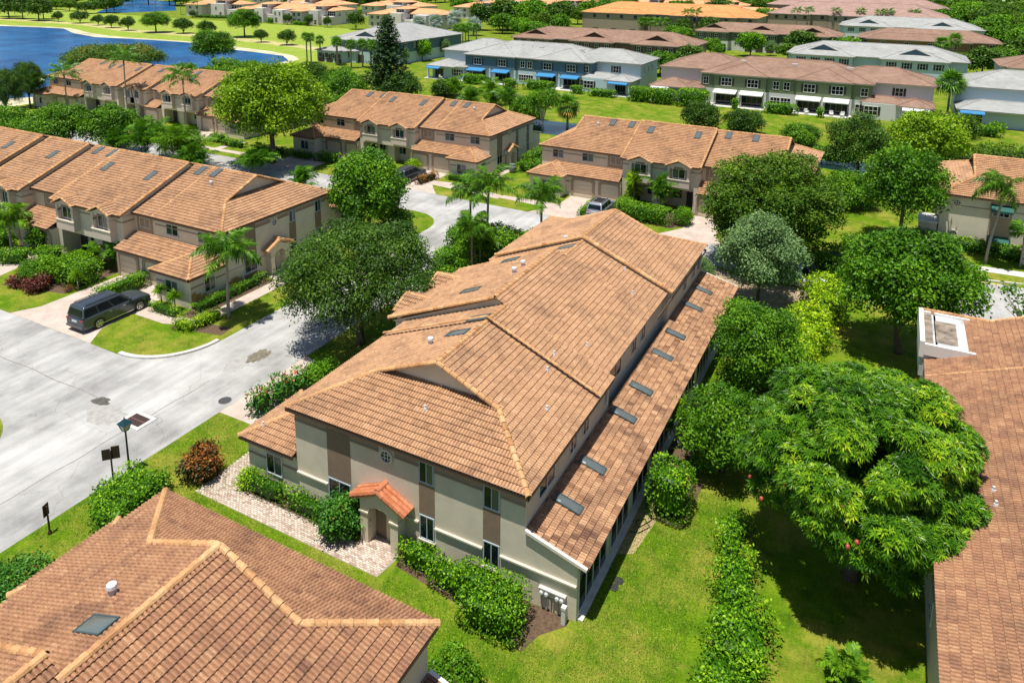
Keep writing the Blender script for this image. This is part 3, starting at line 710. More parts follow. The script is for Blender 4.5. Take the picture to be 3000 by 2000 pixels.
    # front details
    if frontfeat:
        for ty, a, b in secs:
            if ty == 'A':
                atend = 0 if (a == 0) else (1 if b == L else 2); sgn = 1 if atend == 0 else -1; x0 = a if atend == 0 else b
                for u0, u1 in ((1.39, 2.80), (5.14, 6.59)):
                    lo, hi = sorted((x0 + sgn*u0, x0 + sgn*u1)); B.window('t', 3.29, -1, lo, hi, 3.83, 4.79, [GLASS, BLIND if u0 < 3 else GLASSG], sill=TRIM)
                g = B.g(); B.wbox(g, 't', 3.29, -1, a + .02, b - .02, 4.42, 4.5, 0, .05); B.put(g, 'cornice_band', TAUPE)
            elif ty == 'A2':
                c = (a + b)/2
                if b - a > 1.9:
                    g = B.g(); hw = min(1.0, (b - a)/2 - .2); B.wbox(g, 't', 3.29, -1, c - hw, c + hw, 3.5, 4.92, -.02, .02); B.put(g, 'brown_panel', TAUPE)
                    B.window('t', 3.29, -1, c - .68, c + .68, 3.88, 4.80, [BLIND, GLASS])
                    if b - a > 4: B.window('t', 3.29, -1, a + .5, a + 1.5, 3.88, 4.80, [BLIND, GLASS])
            else:
                for c in (a + 2.15, b - 2.15):
                    hw = 1.22; f = 1.58; g = B.g()
                    g.box(c - hw, c - hw + .28, f, 2.15, 3.0, 5.06); g.box(c + hw - .28, c + hw, f, 2.15, 3.0, 5.06)
                    g.prism([(c - hw - .03, f - .03, 2.75), (c + hw + .03, f - .03, 2.75), (c + hw + .03, f - .03, 3.62), (c - hw - .03, f - .03, 3.62)], (0, 2.15 - f + .03, 0))
                    g.prism([(c - hw + .28, f + .1, 4.80), (c + hw - .28, f + .1, 4.80), (c + hw - .28, f + .1, 5.06), (c, f + .1, 5.55), (c - hw + .28, f + .1, 5.06)], (0, .4, 0))
                    g.prism([(c - hw, f, 5.06), (c + hw, f, 5.06), (c, f, 5.55)], (0, .28, 0))
                    bay = B.put(g, 'bay_window', STUCP if wall is STUC else wall)
                    g = B.g()
                    for xx in (c - hw - .04, c + hw - .28): g.box(xx, xx + .32, f - .04, 2.15, 4.42, 4.54)
                    g.box(c - hw - .05, c + hw + .05, f - .08, f + .05, 3.56, 3.64); B.put(g, 'bay_trim', TRIM, bay)
                    g = B.g(); g.box(c - hw + .28, c + hw - .28, f + .30, f + .34, 3.6, 4.85); B.put(g, 'bay_recess', TAUPE, bay)
                    B.window('t', f + .30, -1, c - .70, c + .70, 3.72, 4.78, [GLASSG, GLASS], parent=bay)
                    g = B.g(); g.face([(c + .55*math.cos(math.pi*k/8), f + .095, 4.81 + .42*math.sin(math.pi*k/8)) for k in range(9)]); B.put(g, 'arch_panel', BROWN, bay)
                    # little gable roof
                    zr = 5.72; hw2 = 1.42; m = (zr - 5.10)/hw2; tb = BFE + (zr - ZE)/MBF; fr = f - .16; te = BFE + (5.10 - ZE)/MBF + .3
                    for sg_ in (-1, 1):
                        slope((c + sg_*hw2, fr, 5.10), (0, 1), (-sg_, 0), m, [[(c + sg_*hw2, fr), (c, fr), (c, tb), (c + sg_*hw2, te)]])
                        roof.cap(w((c + sg_*hw2, fr, 5.12)), w((c, fr, zr + .04)), .10)
                    roof.cap(w((c, fr, zr + .04)), w((c, tb, zr + .04)), .10)
                g = B.g(); B.wbox(g, 't', 2.15, -1, a + .02, b - .02, 4.42, 4.5, 0, .05); B.put(g, 'cornice_band', TAUPE)
                B.window('t', 3.74, -1, a + 2.5, a + 3.6, .9, 2.0, [GLASS, BLIND]); B.window('t', 3.74, -1, b - 3.2, b - 2.1, .9, 2.0, [GLASS, GLASS])
                g = B.g(); g.box(a + .8, a + 1.7, 3.68, 3.735, 0, 2.05); g.box(b - 1.6, b - .7, 3.68, 3.735, 0, 2.05); B.put(g, 'entry_door', M('dark entry door', (.05, .04, .035), .5))
        for k, a, b in runs:
            if k == 'B':
                g = B.g()
                for x in (a, b): 
                    lo, hi = (x - .06, x) if x == a else (x, x + .06)
                    g.box(lo, hi, 2.15, 3.2, 4.42, 4.5)
                B.put(g, 'cornice_band', TAUPE)
    B.put(W_, 'wall', wall); B.put(fas, 'fascia', FASC)
    # skylights: (s, t, slope, flat)
    for sx, tx, pl, fl in skyl:
        if pl == 'A': m, z, vh = MA, zA(tx), 1
        elif pl == 'B': m, z, vh = MBF, zB(tx), 1
        else: m, z, vh = .248, 2.62 + .248*(18.58 - tx), -1
        c = 1/math.hypot(1, m); U = dv((1, 0)); V = dv((0, vh*c)); V[2] = m*c; Nn = np.cross(U, V)
        if Nn[2] < 0: Nn = -Nn
        B.skylight(w((sx, tx, z)) + Nn*.05, U, V, Nn, wu=.46 if pl == 'L' else .58, lv=1.2, flat=fl)
    for p in pipes:
        sx, tx, pl = p[:3]
        z = {'A': zA, 'B': zB, 'K': zBk}[pl](tx) if pl in 'ABK' else p[3]
        B.pipe((sx, tx, z + .06), hood=(len(p) > 3 and p[3] == 'hood'))
    roof.finish()
    return B
# ------------------------------------------------------------------ foliage
def unit(v): return v/np.maximum(np.linalg.norm(v, axis=-1, keepdims=True), 1e-9)
def leaf_quads(P, Nn, size, aspect, rng, rnd, droop=0.0, fold=0.0, tang=0.25):
    n = len(P); r = unit(rng.normal(size=(n, 3)))
    d = unit(r - Nn*(np.sum(r*Nn, 1, keepdims=True))*0.75 + Nn*tang - np.array([0, 0, droop]))
    sd_ = unit(np.cross(d, Nn + 0.45*rng.normal(size=(n, 3))))
    L = size*(0.7 + 0.6*rng.random((n, 1))); w = L*aspect/2
    up = np.cross(sd_, d)
    V = np.stack([P, P + d*L*.5 + sd_*w + up*fold*w, P + d*L, P + d*L*.5 - sd_*w + up*fold*w], 1).reshape(-1, 3)
    Q = np.arange(4*n).reshape(n, 4)
    return V, Q, np.clip(rnd, 0, 1)
def lump_points(n, lumps, rng, top=0.35, depth=0.25):
    """points on the outside of a heap of lumps; returns positions, normals, lump ids"""
    C = lumps[:, :3]; Rr = lumps[:, 3:6]
    ar = (Rr[:, 0]*Rr[:, 1] + Rr[:, 0]*Rr[:, 2] + Rr[:, 1]*Rr[:, 2]); idx = rng.choice(len(C), size=int(n*2.2), p=ar/ar.sum())
    d = unit(rng.normal(size=(len(idx), 3)) + np.array([0, 0, top]))
    rad = 1 - depth*rng.random((len(idx), 1))**1.6
    P = C[idx] + d*Rr[idx]*rad
    keep = np.ones(len(P), bool)
    for k in range(len(C)):
        q = np.linalg.norm((P - C[k])/Rr[k], axis=1); keep &= ~((q < 0.78) & (idx != k))
    P, d, idx = P[keep][:n], d[keep][:n], idx[keep][:n]
    return P, unit(d/Rr[idx]), idx
def crown_lumps(R, H, nl, lr, rng, zc, flat=0.0, base=0.15):
    L = []
    for i in range(nl):
        g = (i + .5)/nl; z = 1 - (1 + base)*g if nl > 1 else 0; rr = math.sqrt(max(0, 1 - z*z)); a = i*2.39996 + rng.random()*.6
        f = 0.72 + 0.3*rng.random(); s = lr*(0.62 + 0.6*rng.random())
        L.append((R*rr*math.cos(a)*f*(1 - lr/R*.55), R*rr*math.sin(a)*f*(1 - lr/R*.55), zc + H*z*f*(1 - lr/H*.45), s, s, s*(0.75 - .25*flat)))
    L.append((0, 0, zc - H*.2, R*.45, R*.45, H*.45))
    return np.array(L)
CROWNS = {}
def crown_mesh(key, R, H, zc, nl, lr, n, size, aspect, mat, seed=1, twig=6, tr=0.35, droop=0.1, flat=0.0, base=0.15, top=0.85, tang=.25, extra=None):
    n = int(n*1.5)
    if key in CROWNS: return CROWNS[key]
    rng = np.random.default_rng(seed); L = crown_lumps(R, H, nl, lr, rng, zc, flat, base)
    if extra is not None: L = np.concatenate([L, np.array(extra, float)])
    P, Nn, idx = lump_points(max(8, n//twig), L, rng, top)
    k = len(P); tw = twig
    off = rng.normal(size=(k, tw, 3))*tr*0.5
    PP = (P[:, None] + off).reshape(-1, 3); NN = unit(np.repeat(Nn, tw, 0) + .35*rng.normal(size=(k*tw, 3)) + np.array([0, 0, .25]))
    lump = rng.random(len(L)); cl = rng.random(k)
    hz = np.clip((P[:, 2] - L[idx][:, 2])/np.maximum(L[idx][:, 5], .1), -1, 1)  # lighter lump tops: new leaves, with a little shading painted into the tone
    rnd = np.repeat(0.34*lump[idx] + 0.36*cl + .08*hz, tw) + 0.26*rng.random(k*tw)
    g = G(); g.add(*leaf_quads(PP, NN, size, aspect, rng, rnd, droop, .15, tang))
    CROWNS[key] = g.mesh('crown', mat); return CROWNS[key]
def rosette_crown(key, R, H, zc, nl, lr, n, size, mat, seed=1, leaves=9):
    """mango-like crown: whorls of long drooping leaves"""
    if key in CROWNS: return CROWNS[key]
    rng = np.random.default_rng(seed); L = crown_lumps(R, H, nl, lr, rng, zc, 0, .35)
    P, Nn, idx = lump_points(n, L, rng, .8, .3); k = len(P)
    ax = unit(Nn + np.array([0, 0, .5]) + .25*rng.normal(size=(k, 3)))
    t1 = unit(np.cross(ax, rng.normal(size=(k, 3)))); t2 = np.cross(ax, t1)
    a = (np.arange(leaves)/leaves*2*math.pi)[None, :] + rng.random((k, 1))*6.28; a = a + rng.normal(size=a.shape)*.2
    el = 0.15 + .45*rng.random((k, leaves))
    d = (np.cos(a)*np.cos(el))[..., None]*t1[:, None] + (np.sin(a)*np.cos(el))[..., None]*t2[:, None] + np.sin(el)[..., None]*ax[:, None]
    sd_ = unit(np.cross(d, ax[:, None])); Ln = size*(.75 + .5*rng.random((k, leaves, 1))); w = Ln*.115
    p = P[:, None]; dr = np.array([0, 0, -.15])
    V = np.stack([p + 0*d, p + d*Ln*.5 + sd_*w, p + d*Ln + dr*Ln, p + d*Ln*.5 - sd_*w], 2).reshape(-1, 3)
    cl = rng.random(k); lump = rng.random(len(L))
    rnd = (np.repeat(.35*lump[idx] + .45*cl, leaves) + .2*rng.random(k*leaves))
    g = G(); g.add(V, np.arange(len(V)).reshape(-1, 4), np.clip(rnd, 0, 1)); CROWNS[key] = g.mesh('crown', mat); return CROWNS[key]
def trunk_mesh(key, h, r, R, zc, n=5, seed=1, lean=(0, 0), mat=None, split=0.45):
    if ('t', key) in CROWNS: return CROWNS[('t', key)]
    rng = np.random.default_rng(seed + 99); g = G(); hs = h*split
    g.tube([(0, 0, -.1), (0.03, 0.02, .25), (lean[0]*.5 + .05, lean[1]*.5, hs*.6), (lean[0], lean[1], hs)], [r*1.35, r, r*.86, r*.78], 9)
    for i in range(n):
        a = i/n*6.283 + rng.random()*.8; q = .45 + .35*rng.random(); e = (lean[0] + math.cos(a)*R*q, lean[1] + math.sin(a)*R*q, zc + (rng.random() - .2)*.5*(h - zc))
        m = (lean[0] + math.cos(a)*R*q*.35, lean[1] + math.sin(a)*R*q*.35, hs + (e[2] - hs)*.55)
        g.tube([(lean[0], lean[1], hs - .1), m, e], [r*.6, r*.4, r*.12], 6)
        for j in range(2):
            b = a + (j - .5)*1.3; e2 = (m[0] + math.cos(b)*R*.4, m[1] + math.sin(b)*R*.4, m[2] + (h - m[2])*.55); g.tube([m, e2], [r*.3, r*.08], 5)
    CROWNS[('t', key)] = g.mesh('trunk', mat or BARK, smooth=True); return CROWNS[('t', key)]

LEAF = {
 'mango': mat_leaf('mango leaf', [(0, (.010, .040, .003)), (.35, (.034, .115, .005)), (.6, (.090, .210, .008)), (.82, (.20, .33, .012)), (.93, (.34, .38, .02)), (1, (.42, .28, .03))], .33, .25),
 'dark': mat_leaf('dark oak leaf', greens((.012, .036, .004), (.032, .082, .007), (.070, .145, .012), (.14, .22, .02)), .42, .2),
 'mid': mat_leaf('mid green leaf', greens((.016, .058, .003), (.050, .145, .005), (.115, .245, .009), (.21, .34, .015)), .40, .25),
 'bright': mat_leaf('bright yellow green leaf', greens((.040, .10, .004), (.12, .23, .006), (.23, .35, .010), (.35, .43, .015)), .45, .3),
 'lime': mat_leaf('lime hedge leaf', greens((.05, .13, .003), (.17, .31, .006), (.30, .43, .010), (.44, .48, .02)), .45, .3),
 'hedge': mat_leaf('hedge leaf', greens((.022, .080, .003), (.065, .180, .005), (.14, .29, .009), (.25, .38, .014)), .42, .28),
 'grey': mat_leaf('grey green leaf', greens((.05, .10, .035), (.10, .18, .06), (.17, .27, .10), (.26, .36, .16)), .5, .25),
 'olive': mat_leaf('olive layered leaf', greens((.018, .050, .003), (.050, .115, .005), (.100, .180, .008), (.18, .25, .012)), .5, .25),
 'poinc': mat_leaf('poinciana leaf', [(0, (.025, .06, .008)), (.5, (.06, .125, .012)), (.72, (.11, .18, .02)), (.80, (.15, .17, .02)), (.9, (.50, .10, .02)), (1, (.60, .16, .03))], .5, .25),
 'croton': mat_leaf('croton leaf', [(0, (.015, .022, .008)), (.4, (.05, .06, .012)), (.6, (.16, .05, .015)), (.78, (.30, .11, .02)), (.9, (.45, .25, .02)), (1, (.12, .16, .02))], .4, .15),
 'redti': mat_leaf('dark red leaf', [(0, (.03, .012, .010)), (.5, (.11, .03, .022)), (1, (.25, .09, .06))], .45, .15),
 'ixora': mat_leaf('ixora leaf', [(0, (.012, .06, .008)), (.45, (.035, .13, .012)), (.8, (.085, .21, .02)), (.915, (.10, .22, .03)), (.93, (.55, .05, .035)), (1, (.62, .12, .09))], .4, .2),
 'palm': mat_leaf('palm leaf', greens((.020, .075, .006), (.055, .155, .010), (.11, .24, .014), (.22, .34, .03)), .38, .25),
 'palmy': mat_leaf('yellowing palm leaf', [(0, (.12, .10, .03)), (.35, (.35, .22, .04)), (.6, (.45, .30, .05)), (.8, (.12, .22, .03)), (1, (.10, .22, .03))], .45, .2),
 'silver': mat_leaf('silver palm leaf', greens((.14, .19, .18), (.22, .29, .27), (.32, .39, .37), (.45, .5, .48)), .5, .15),
 'pine': mat_leaf('norfolk pine needle', greens((.008, .026, .006), (.016, .050, .010), (.030, .080, .014), (.05, .12, .02)), .5, .1),
 'fern': mat_leaf('feathery palm leaf', greens((.035, .11, .006), (.085, .20, .010), (.16, .29, .014), (.27, .38, .03)), .42, .3),
}
KIND = {}   # kind -> (crown mesh builder, trunk builder)
def tree_kind(k):
    if k in KIND: return KIND[k]
    b = {
     'mango':   lambda: (rosette_crown(k, 4.9, 4.7, 5.1, 110, .95, 17000, .25, LEAF['mango'], 3), trunk_mesh(k, 7, .32, 4, 4.5, 6, 3, split=.3)),
     'blackolive': lambda: (crown_mesh(k, 2.75, 2.6, 2.9, 40, .75, 18000, .16, .55, LEAF['mid'], 4, base=.95), trunk_mesh(k, 5, .16, 2, 3.5)),
     'shaderound': lambda: (crown_mesh(k, 2.3, 2.2, 2.6, 30, .65, 13000, .17, .5, LEAF['mid'], 14, base=.95), trunk_mesh(k, 4.2, .14, 2, 2.9)),
     'mahogany': lambda: (crown_mesh(k, 4.15, 3.5, 5.1, 56, 1.05, 24000, .25, .55, LEAF['mid'], 5, tr=.5, base=.55), trunk_mesh(k, 7.5, .27, 4, 5, 6, 5, (.35, .1), split=.33)),
     'mahogany2': lambda: (crown_mesh(k, 3.6, 3.2, 5.0, 44, .95, 13000, .27, .55, LEAF['mid'], 15, tr=.5, base=.6), trunk_mesh(k, 7.5, .2, 3, 5)),
     'greygreen': lambda: (crown_mesh(k, 3.1, 3.2, 4.5, 44, .8, 18000, .20, .5, LEAF['grey'], 6, tr=.45, base=.75), trunk_mesh(k, 7, .15, 2.6, 4.4, 5, 6, split=.25)),
     'layered': lambda: (crown_mesh(k, 6.0, 4.6, 5.8, 84, 1.35, 36000, .27, .5, LEAF['olive'], 7, tr=.5, flat=2.1, base=.7), trunk_mesh(k, 9, .3, 5, 6, 7, 7, split=.35)),
     'airy': lambda: (crown_mesh(k, 3.9, 3.7, 5.6, 34, .95, 11000, .26, .5, LEAF['dark'], 8, tr=.55, base=.4), trunk_mesh(k, 9, .2, 3, 5.5, 6, 8)),
     'yellowgreen': lambda: (crown_mesh(k, 4.6, 3.4, 5.4, 44, 1.1, 12000, .32, .6, LEAF['bright'], 9, tr=.5), trunk_mesh(k, 8, .25, 4, 5.4)),
     'oak': lambda: (crown_mesh(k, 5.4, 3.5, 5.2, 70, 1.0, 36000, .20, .45, LEAF['dark'], 10, tr=.45, base=.65, droop=.35), trunk_mesh(k, 7.5, .3, 4.5, 5.2, 7, 10, split=.28)),
     'broad': lambda: (crown_mesh(k, 3.75, 3.8, 5.0, 46, 1.0, 15000, .27, .6, LEAF['mid'], 11, tr=.5, base=.85), trunk_mesh(k, 8, .22, 3, 5.3)),
     'bigyellow': lambda: (crown_mesh(k, 6.9, 5.2, 7.8, 80, 1.6, 30000, .36, .55, LEAF['bright'], 12, tr=.8, base=.45), trunk_mesh(k, 12, .38, 6, 7.5, 8, 12, split=.3)),
     'domed': lambda: (crown_mesh(k, 4.0, 2.9, 3.5, 44, 1.0, 12000, .30, .55, LEAF['mid'], 13, tr=.5), trunk_mesh(k, 5.5, .2, 3, 3.6)),
     'poinciana': lambda: (crown_mesh(k, 10.5, 3.3, 4.8, 90, 1.9, 26000, .40, .45, LEAF['poinc'], 16, tr=.9, flat=1.7, base=.0), trunk_mesh(k, 7, .35, 8, 4.8, 8, 16, split=.3)),
     'smalldome': lambda: (crown_mesh(k, 3.0, 1.9, 2.7, 16, .95, 3200, .38, .55, LEAF['dark'], 17, tr=.5, base=.5), trunk_mesh(k, 4, .13, 2.4, 2.6, 6, 17, split=.12)),
     'smalldome2': lambda: (crown_mesh(k, 2.9, 2.1, 2.9, 18, .85, 3200, .36, .55, LEAF['dark'], 27, tr=.5, base=.45), trunk_mesh(k, 4, .13, 2.4, 2.6, 6, 27, split=.12)),
     'fardark': lambda: (crown_mesh(k, 4.5, 3.2, 4.9, 22, 1.5, 3600, .60, .6, LEAF['dark'], 18, tr=.7, base=.55), trunk_mesh(k, 7, .25, 3, 4.6)),
     'fargreen': lambda: (crown_mesh(k, 4.3, 3.0, 4.3, 20, 1.45, 3600, .60, .6, LEAF['mid'], 19, tr=.7, base=.7), trunk_mesh(k, 6.5, .22, 3, 4.2)),
     'fargreen2': lambda: (crown_mesh(k, 4.0, 3.4, 4.4, 24, 1.25, 3600, .58, .6, LEAF['hedge'], 29, tr=.7, base=.7), trunk_mesh(k, 6.5, .22, 3, 4.2)),
     'farolive': lambda: (crown_mesh(k, 4.4, 2.9, 4.3, 20, 1.4, 3600, .60, .6, LEAF['olive'], 20, tr=.7, base=.7), trunk_mesh(k, 6.5, .22, 3, 4.2)),
     'fargrey': lambda: (crown_mesh(k, 3.2, 2.6, 3.6, 18, 1.0, 4200, .36, .5, LEAF['grey'], 21, tr=.55, base=.6), trunk_mesh(k, 5.5, .12, 2, 3.4)),
     'bushy': lambda: (crown_mesh(k, 3.1, 1.9, 1.9, 22, .95, 8000, .25, .55, LEAF['dark'], 22, tr=.45, base=.9), trunk_mesh(k, 3, .1, 2, 1.7)),
     'bushymid': lambda: (crown_mesh(k, 3.1, 1.9, 1.9, 22, .95, 8000, .25, .55, LEAF['mid'], 23, tr=.45, base=.9), trunk_mesh(k, 3, .1, 2, 1.7)),
     'roundbush': lambda: (crown_mesh(k, 1.4, 1.5, 1.6, 16, .6, 5200, .18, .55, LEAF['hedge'], 24, tr=.3, base=.95), trunk_mesh(k, 2.2, .07, .9, 1.3)),
     'whitebranch': lambda: (crown_mesh(k, 2.7, 1.9, 4.4, 22, .8, 4500, .26, .5, LEAF['mid'], 25, tr=.5, base=.4), trunk_mesh(k, 6, .13, 2.4, 4.2, 6, 25, mat=M('white branch bark', (.5, .47, .43), .8), split=.2)),
     'bare': lambda: (crown_mesh(k, 2.5, 1.6, 3.1, 14, .6, 420, .26, .6, LEAF['mid'], 26, tr=.5, base=.3), trunk_mesh(k, 4.8, .12, 2.4, 3.1, 9, 26, mat=M('bare pale branch', (.33, .28, .23), .8), split=.2)),
    }[k]()
    KIND[k] = b; return b
def tree(kind, x, y, label, s=1.0, sz=None, group=None, rz=None, name=None, cat='tree'):
    cm, tm = tree_kind(kind)
    t = thing(name or 'tree', label, cat, (x, y, 0), rz if rz is not None else (x*7.3 + y*3.1) % 6.28, group, (s, s, sz or s))
    obj('trunk', tm, t); obj('crown', cm, t)
    return t
# ---- hedges and shrubs
def hedge_mesh(segs, leaf, mat, dens, seed=1, name='foliage', aspect=.55, rough=.10, round_=4.0, core=True):
    """segs: boxes (cx,cy,hx,hy,z0,z1,rot) with leafy, slightly lumpy skins"""
    rng = np.random.default_rng(seed); g = G()
    for (cx, cy, hx, hy, z0, z1, rot) in segs:
        hz = (z1 - z0)/2; area = 4*hx*hy + 4*(hx + hy)*hz*1.0
        n = int(area*dens*1.45); p = rng.random((n, 3))*2 - 1
        ax = rng.choice(3, size=n, p=np.array([hy*hz, hx*hz, hx*hy*1.15])/(hy*hz + hx*hz + hx*hy*1.15)); sg = np.where(rng.random(n) < .5, -1., 1.); sg = np.where(ax == 2, np.where(rng.random(n) < .93, 1., -1.), sg)
        p[np.arange(n), ax] = sg
        q = np.sum(np.abs(p)**round_, 1)**(1/round_); p = p/q[:, None]
        nn = unit(np.sign(p)*np.abs(p)**(round_ - 1)/np.array([hx, hy, hz]))
        H = np.array([hx, hy, hz]); P = p*H
        lum = np.sin(P[:, 0]*2.3 + seed)*np.sin(P[:, 1]*2.7 + 1.3*seed)*np.sin(P[:, 2]*3.1 + .7); P = P + nn*(lum[:, None]*rough + rng.normal(size=(n, 1))*rough*.45)
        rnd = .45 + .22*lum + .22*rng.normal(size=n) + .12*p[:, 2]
        V, Q, r = leaf_quads(P, unit(nn + np.array([0, 0, .35]) + .4*rng.normal(size=(n, 3))), leaf, aspect, rng, rnd, .0, .1, .35)
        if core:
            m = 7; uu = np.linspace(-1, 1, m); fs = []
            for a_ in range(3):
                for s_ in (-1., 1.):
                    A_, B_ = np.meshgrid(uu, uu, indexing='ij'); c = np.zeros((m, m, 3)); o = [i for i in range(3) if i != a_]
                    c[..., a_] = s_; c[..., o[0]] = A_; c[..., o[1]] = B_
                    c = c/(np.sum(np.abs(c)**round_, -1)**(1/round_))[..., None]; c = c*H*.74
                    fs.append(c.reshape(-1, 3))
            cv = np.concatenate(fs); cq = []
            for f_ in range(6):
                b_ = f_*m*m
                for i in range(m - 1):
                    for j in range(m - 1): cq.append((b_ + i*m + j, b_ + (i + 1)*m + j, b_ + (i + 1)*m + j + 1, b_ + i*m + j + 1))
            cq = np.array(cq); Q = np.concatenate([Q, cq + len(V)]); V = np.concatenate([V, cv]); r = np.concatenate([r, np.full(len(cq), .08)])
        c_, s_ = math.cos(rot), math.sin(rot)
        V = np.stack([V[:, 0]*c_ - V[:, 1]*s_ + cx, V[:, 0]*s_ + V[:, 1]*c_ + cy, V[:, 2] + (z0 + z1)/2], 1)
        V[:, 2] = np.maximum(V[:, 2], 0.01)
        g.add(V, Q, r)
    return g.mesh(name, mat)
def hedge(name, label, cat, segs, mat='hedge', leaf=.12, dens=75, group=None, seed=None, **kw):
    x, y = segs[0][0], segs[0][1]
    sg = [(a - x, b - y, c, d, e, f, (q[0] if q else 0.0)) for (a, b, c, d, e, f, *q) in segs]
    me = hedge_mesh(sg, leaf, LEAF[mat], dens, seed or int(abs(x*17 + y*31)) % 997 + 1, 'foliage', **kw)
    return obj(name, me, None, Matrix.Translation((x, y, 0)), label=label, cat=cat, group=group)
def shrub(name, label, x, y, r, h, mat='hedge', leaf=.13, n=2200, cat='shrub', group=None, lr=.45, z0=0.0):
    key = ('shrub', mat, round(r, 1), round(h, 1), leaf, int(x*3) % 3)
    me = crown_mesh(key, r, h/2, h/2 + z0, 14, max(.18, r*lr), n, leaf, .55, LEAF[mat], int(abs(x*13 + y*7)) % 500 + 3, twig=5, tr=leaf*1.6, base=.95, top=.5)
    g = G(); 
    for k in range(4): a = k*1.6 + x; g.tube([(0, 0, 0), (math.cos(a)*r*.35, math.sin(a)*r*.35, h*.6)], [.03, .012], 5)
    t = thing(name, label, cat, (x, y, 0), 0, group); obj('foliage', me, t); g.build('stem', BARK, t); return t
# ---- palms
PALMM = {}
def frond_mesh(key, L, mat, n=30, lf=.55, arch=.55, droop=.5, w=.05, up=.6, seed=0, vee=.2):
    """one pinnate frond growing along +x from the origin"""
    if key in PALMM: return PALMM[key]
    rng = np.random.default_rng(seed + 5); t = np.linspace(0, 1, n)
    x = L*t*(1 - .18*t*t); z = L*(up*t - (up*.35 + arch)*t*t)
    g = G(); g.tube([(x[i], 0, z[i]) for i in range(0, n, 5)], [.030*(1 - .8*i/n) for i in range(0, n, 5)], 4, r=.55, cap=False)
    V = []; Q = []; R_ = []
    for i in range(3, n):
        ln = lf*(math.sin(math.pi*min(1, (t[i] + .10))**.8)**.6 + .18)*(.85 + .3*rng.random())
        for s_ in (-1, 1):
            for k in range(2):
                px = x[i] + (k*.5)*L/n; dx = .45 + .25*rng.random(); dirv = np.array([dx, s_*.8, vee - droop*rng.random()]); dirv /= np.linalg.norm(dirv)
                p0 = np.array([px, 0, z[i]]); p1 = p0 + dirv*ln*.55; p2 = p1 + (dirv*.6 + np.array([0, 0, -droop*.9]))*ln*.5
                wd = np.array([w*.5, -s_*w*.15, 0]); b = len(V)
                V += [p0 - wd*.6, p0 + wd*.6, p1 + wd, p1 - wd, p2, p2]; Q += [(b, b + 1, b + 2, b + 3), (b + 3, b + 2, b + 4, b + 5)]; r = float(np.clip(.5 + .22*rng.normal(), 0, 1)); R_ += [r, r]
    g.add(np.array(V), np.array(Q), R_); PALMM[key] = g.mesh('frond', mat); return PALMM[key]
def fan_mesh(key, R, mat, n=14, stalk=.9, seed=0):
    if key in PALMM: return PALMM[key]
    rng = np.random.default_rng(seed + 8); g = G(); g.tube([(0, 0, 0), (stalk*.5, 0, .06), (stalk, 0, .0)], [.025, .02, .012], 4, r=.5, cap=False)
    V = []; Q = []; R_ = []
    for i in range(n):
        a = (-1 + 2*(i + .5)/n)*2.0; ln = R*(.8 + .25*math.cos(a*.7))*(.9 + .2*rng.random()); w = R*2.0/n*.75
        d = np.array([math.cos(a), math.sin(a), -.08]); s_ = np.array([-math.sin(a), math.cos(a), 0]); p0 = np.array([stalk, 0, 0.]); p1 = p0 + d*ln*.55; p2 = p0 + d*ln + np.array([0, 0, -.35*R*rng.random() - .1*R])
        b = len(V); V += [p0 - s_*w*.12, p0 + s_*w*.12, p1 + s_*w*.5, p1 - s_*w*.5, p2, p2]; Q += [(b, b + 1, b + 2, b + 3), (b + 3, b + 2, b + 4, b + 5)]; r = float(np.clip(.5 + .2*rng.normal(), 0, 1)); R_ += [r, r]
    g.add(np.array(V), np.array(Q), R_); PALMM[key] = g.mesh('frond', mat); return PALMM[key]
def place_fronds(parent, mesh, z, n, el0, el1, seed, sc=(.85, 1.1), base_r=.08, wind=None, joined=None, mat=None, loc=(0, 0)):
    rng = random.Random(seed); ms = mesh if isinstance(mesh, list) else [mesh]; g = G() if joined else None
    for i in range(n):
        a = i*2.39996 + rng.random()*.5; e = el0 + (el1 - el0)*(i + .5)/n + (rng.random() - .5)*.2
        if wind is not None:
            d = ((a - wind + math.pi) % (2*math.pi)) - math.pi; a = wind + d*.55; e -= .15*abs(d)
        s_ = rng.uniform(*sc)
        mt = Matrix.Translation((loc[0] + math.cos(a)*base_r, loc[1] + math.sin(a)*base_r, z - .04*i/n)) @ Matrix.Rotation(a, 4, 'Z') @ Matrix.Rotation(-e, 4, 'Y') @ Matrix.Rotation((rng.random() - .5)*.7, 4, 'X') @ Matrix.Scale(s_, 4)
        if joined:
            me = ms[i % len(ms)]; co = np.zeros(len(me.vertices)*3); me.vertices.foreach_get('co', co); co = co.reshape(-1, 3); mm = np.array(mt); co = co@mm[:3, :3].T + mm[:3, 3]
            q4 = [p for p in me.polygons if len(p.vertices) == 4]; at = me.attributes['rnd'].data
            g.add(co, np.array([list(p.vertices) for p in q4]), [min(1, max(0, at[p.index].value*.6 + .4*rng.random())) for p in q4])
        else: obj('frond', ms[i % len(ms)], parent, mt)
    if joined: return g.mesh('crown', mat)
def palm_trunk(h, r0, r1, lean=(0, 0), rings=True):
    g = G(); n = 9
    pts = [(lean[0]*(i/n)**1.6, lean[1]*(i/n)**1.6, -.05 + (h + .05)*i/n) for i in range(n + 1)]; rad = [r0*1.3 if i == 0 else r0 + (r1 - r0)*i/n for i in range(n + 1)]
    g.tube(pts, rad, 10)
    return g
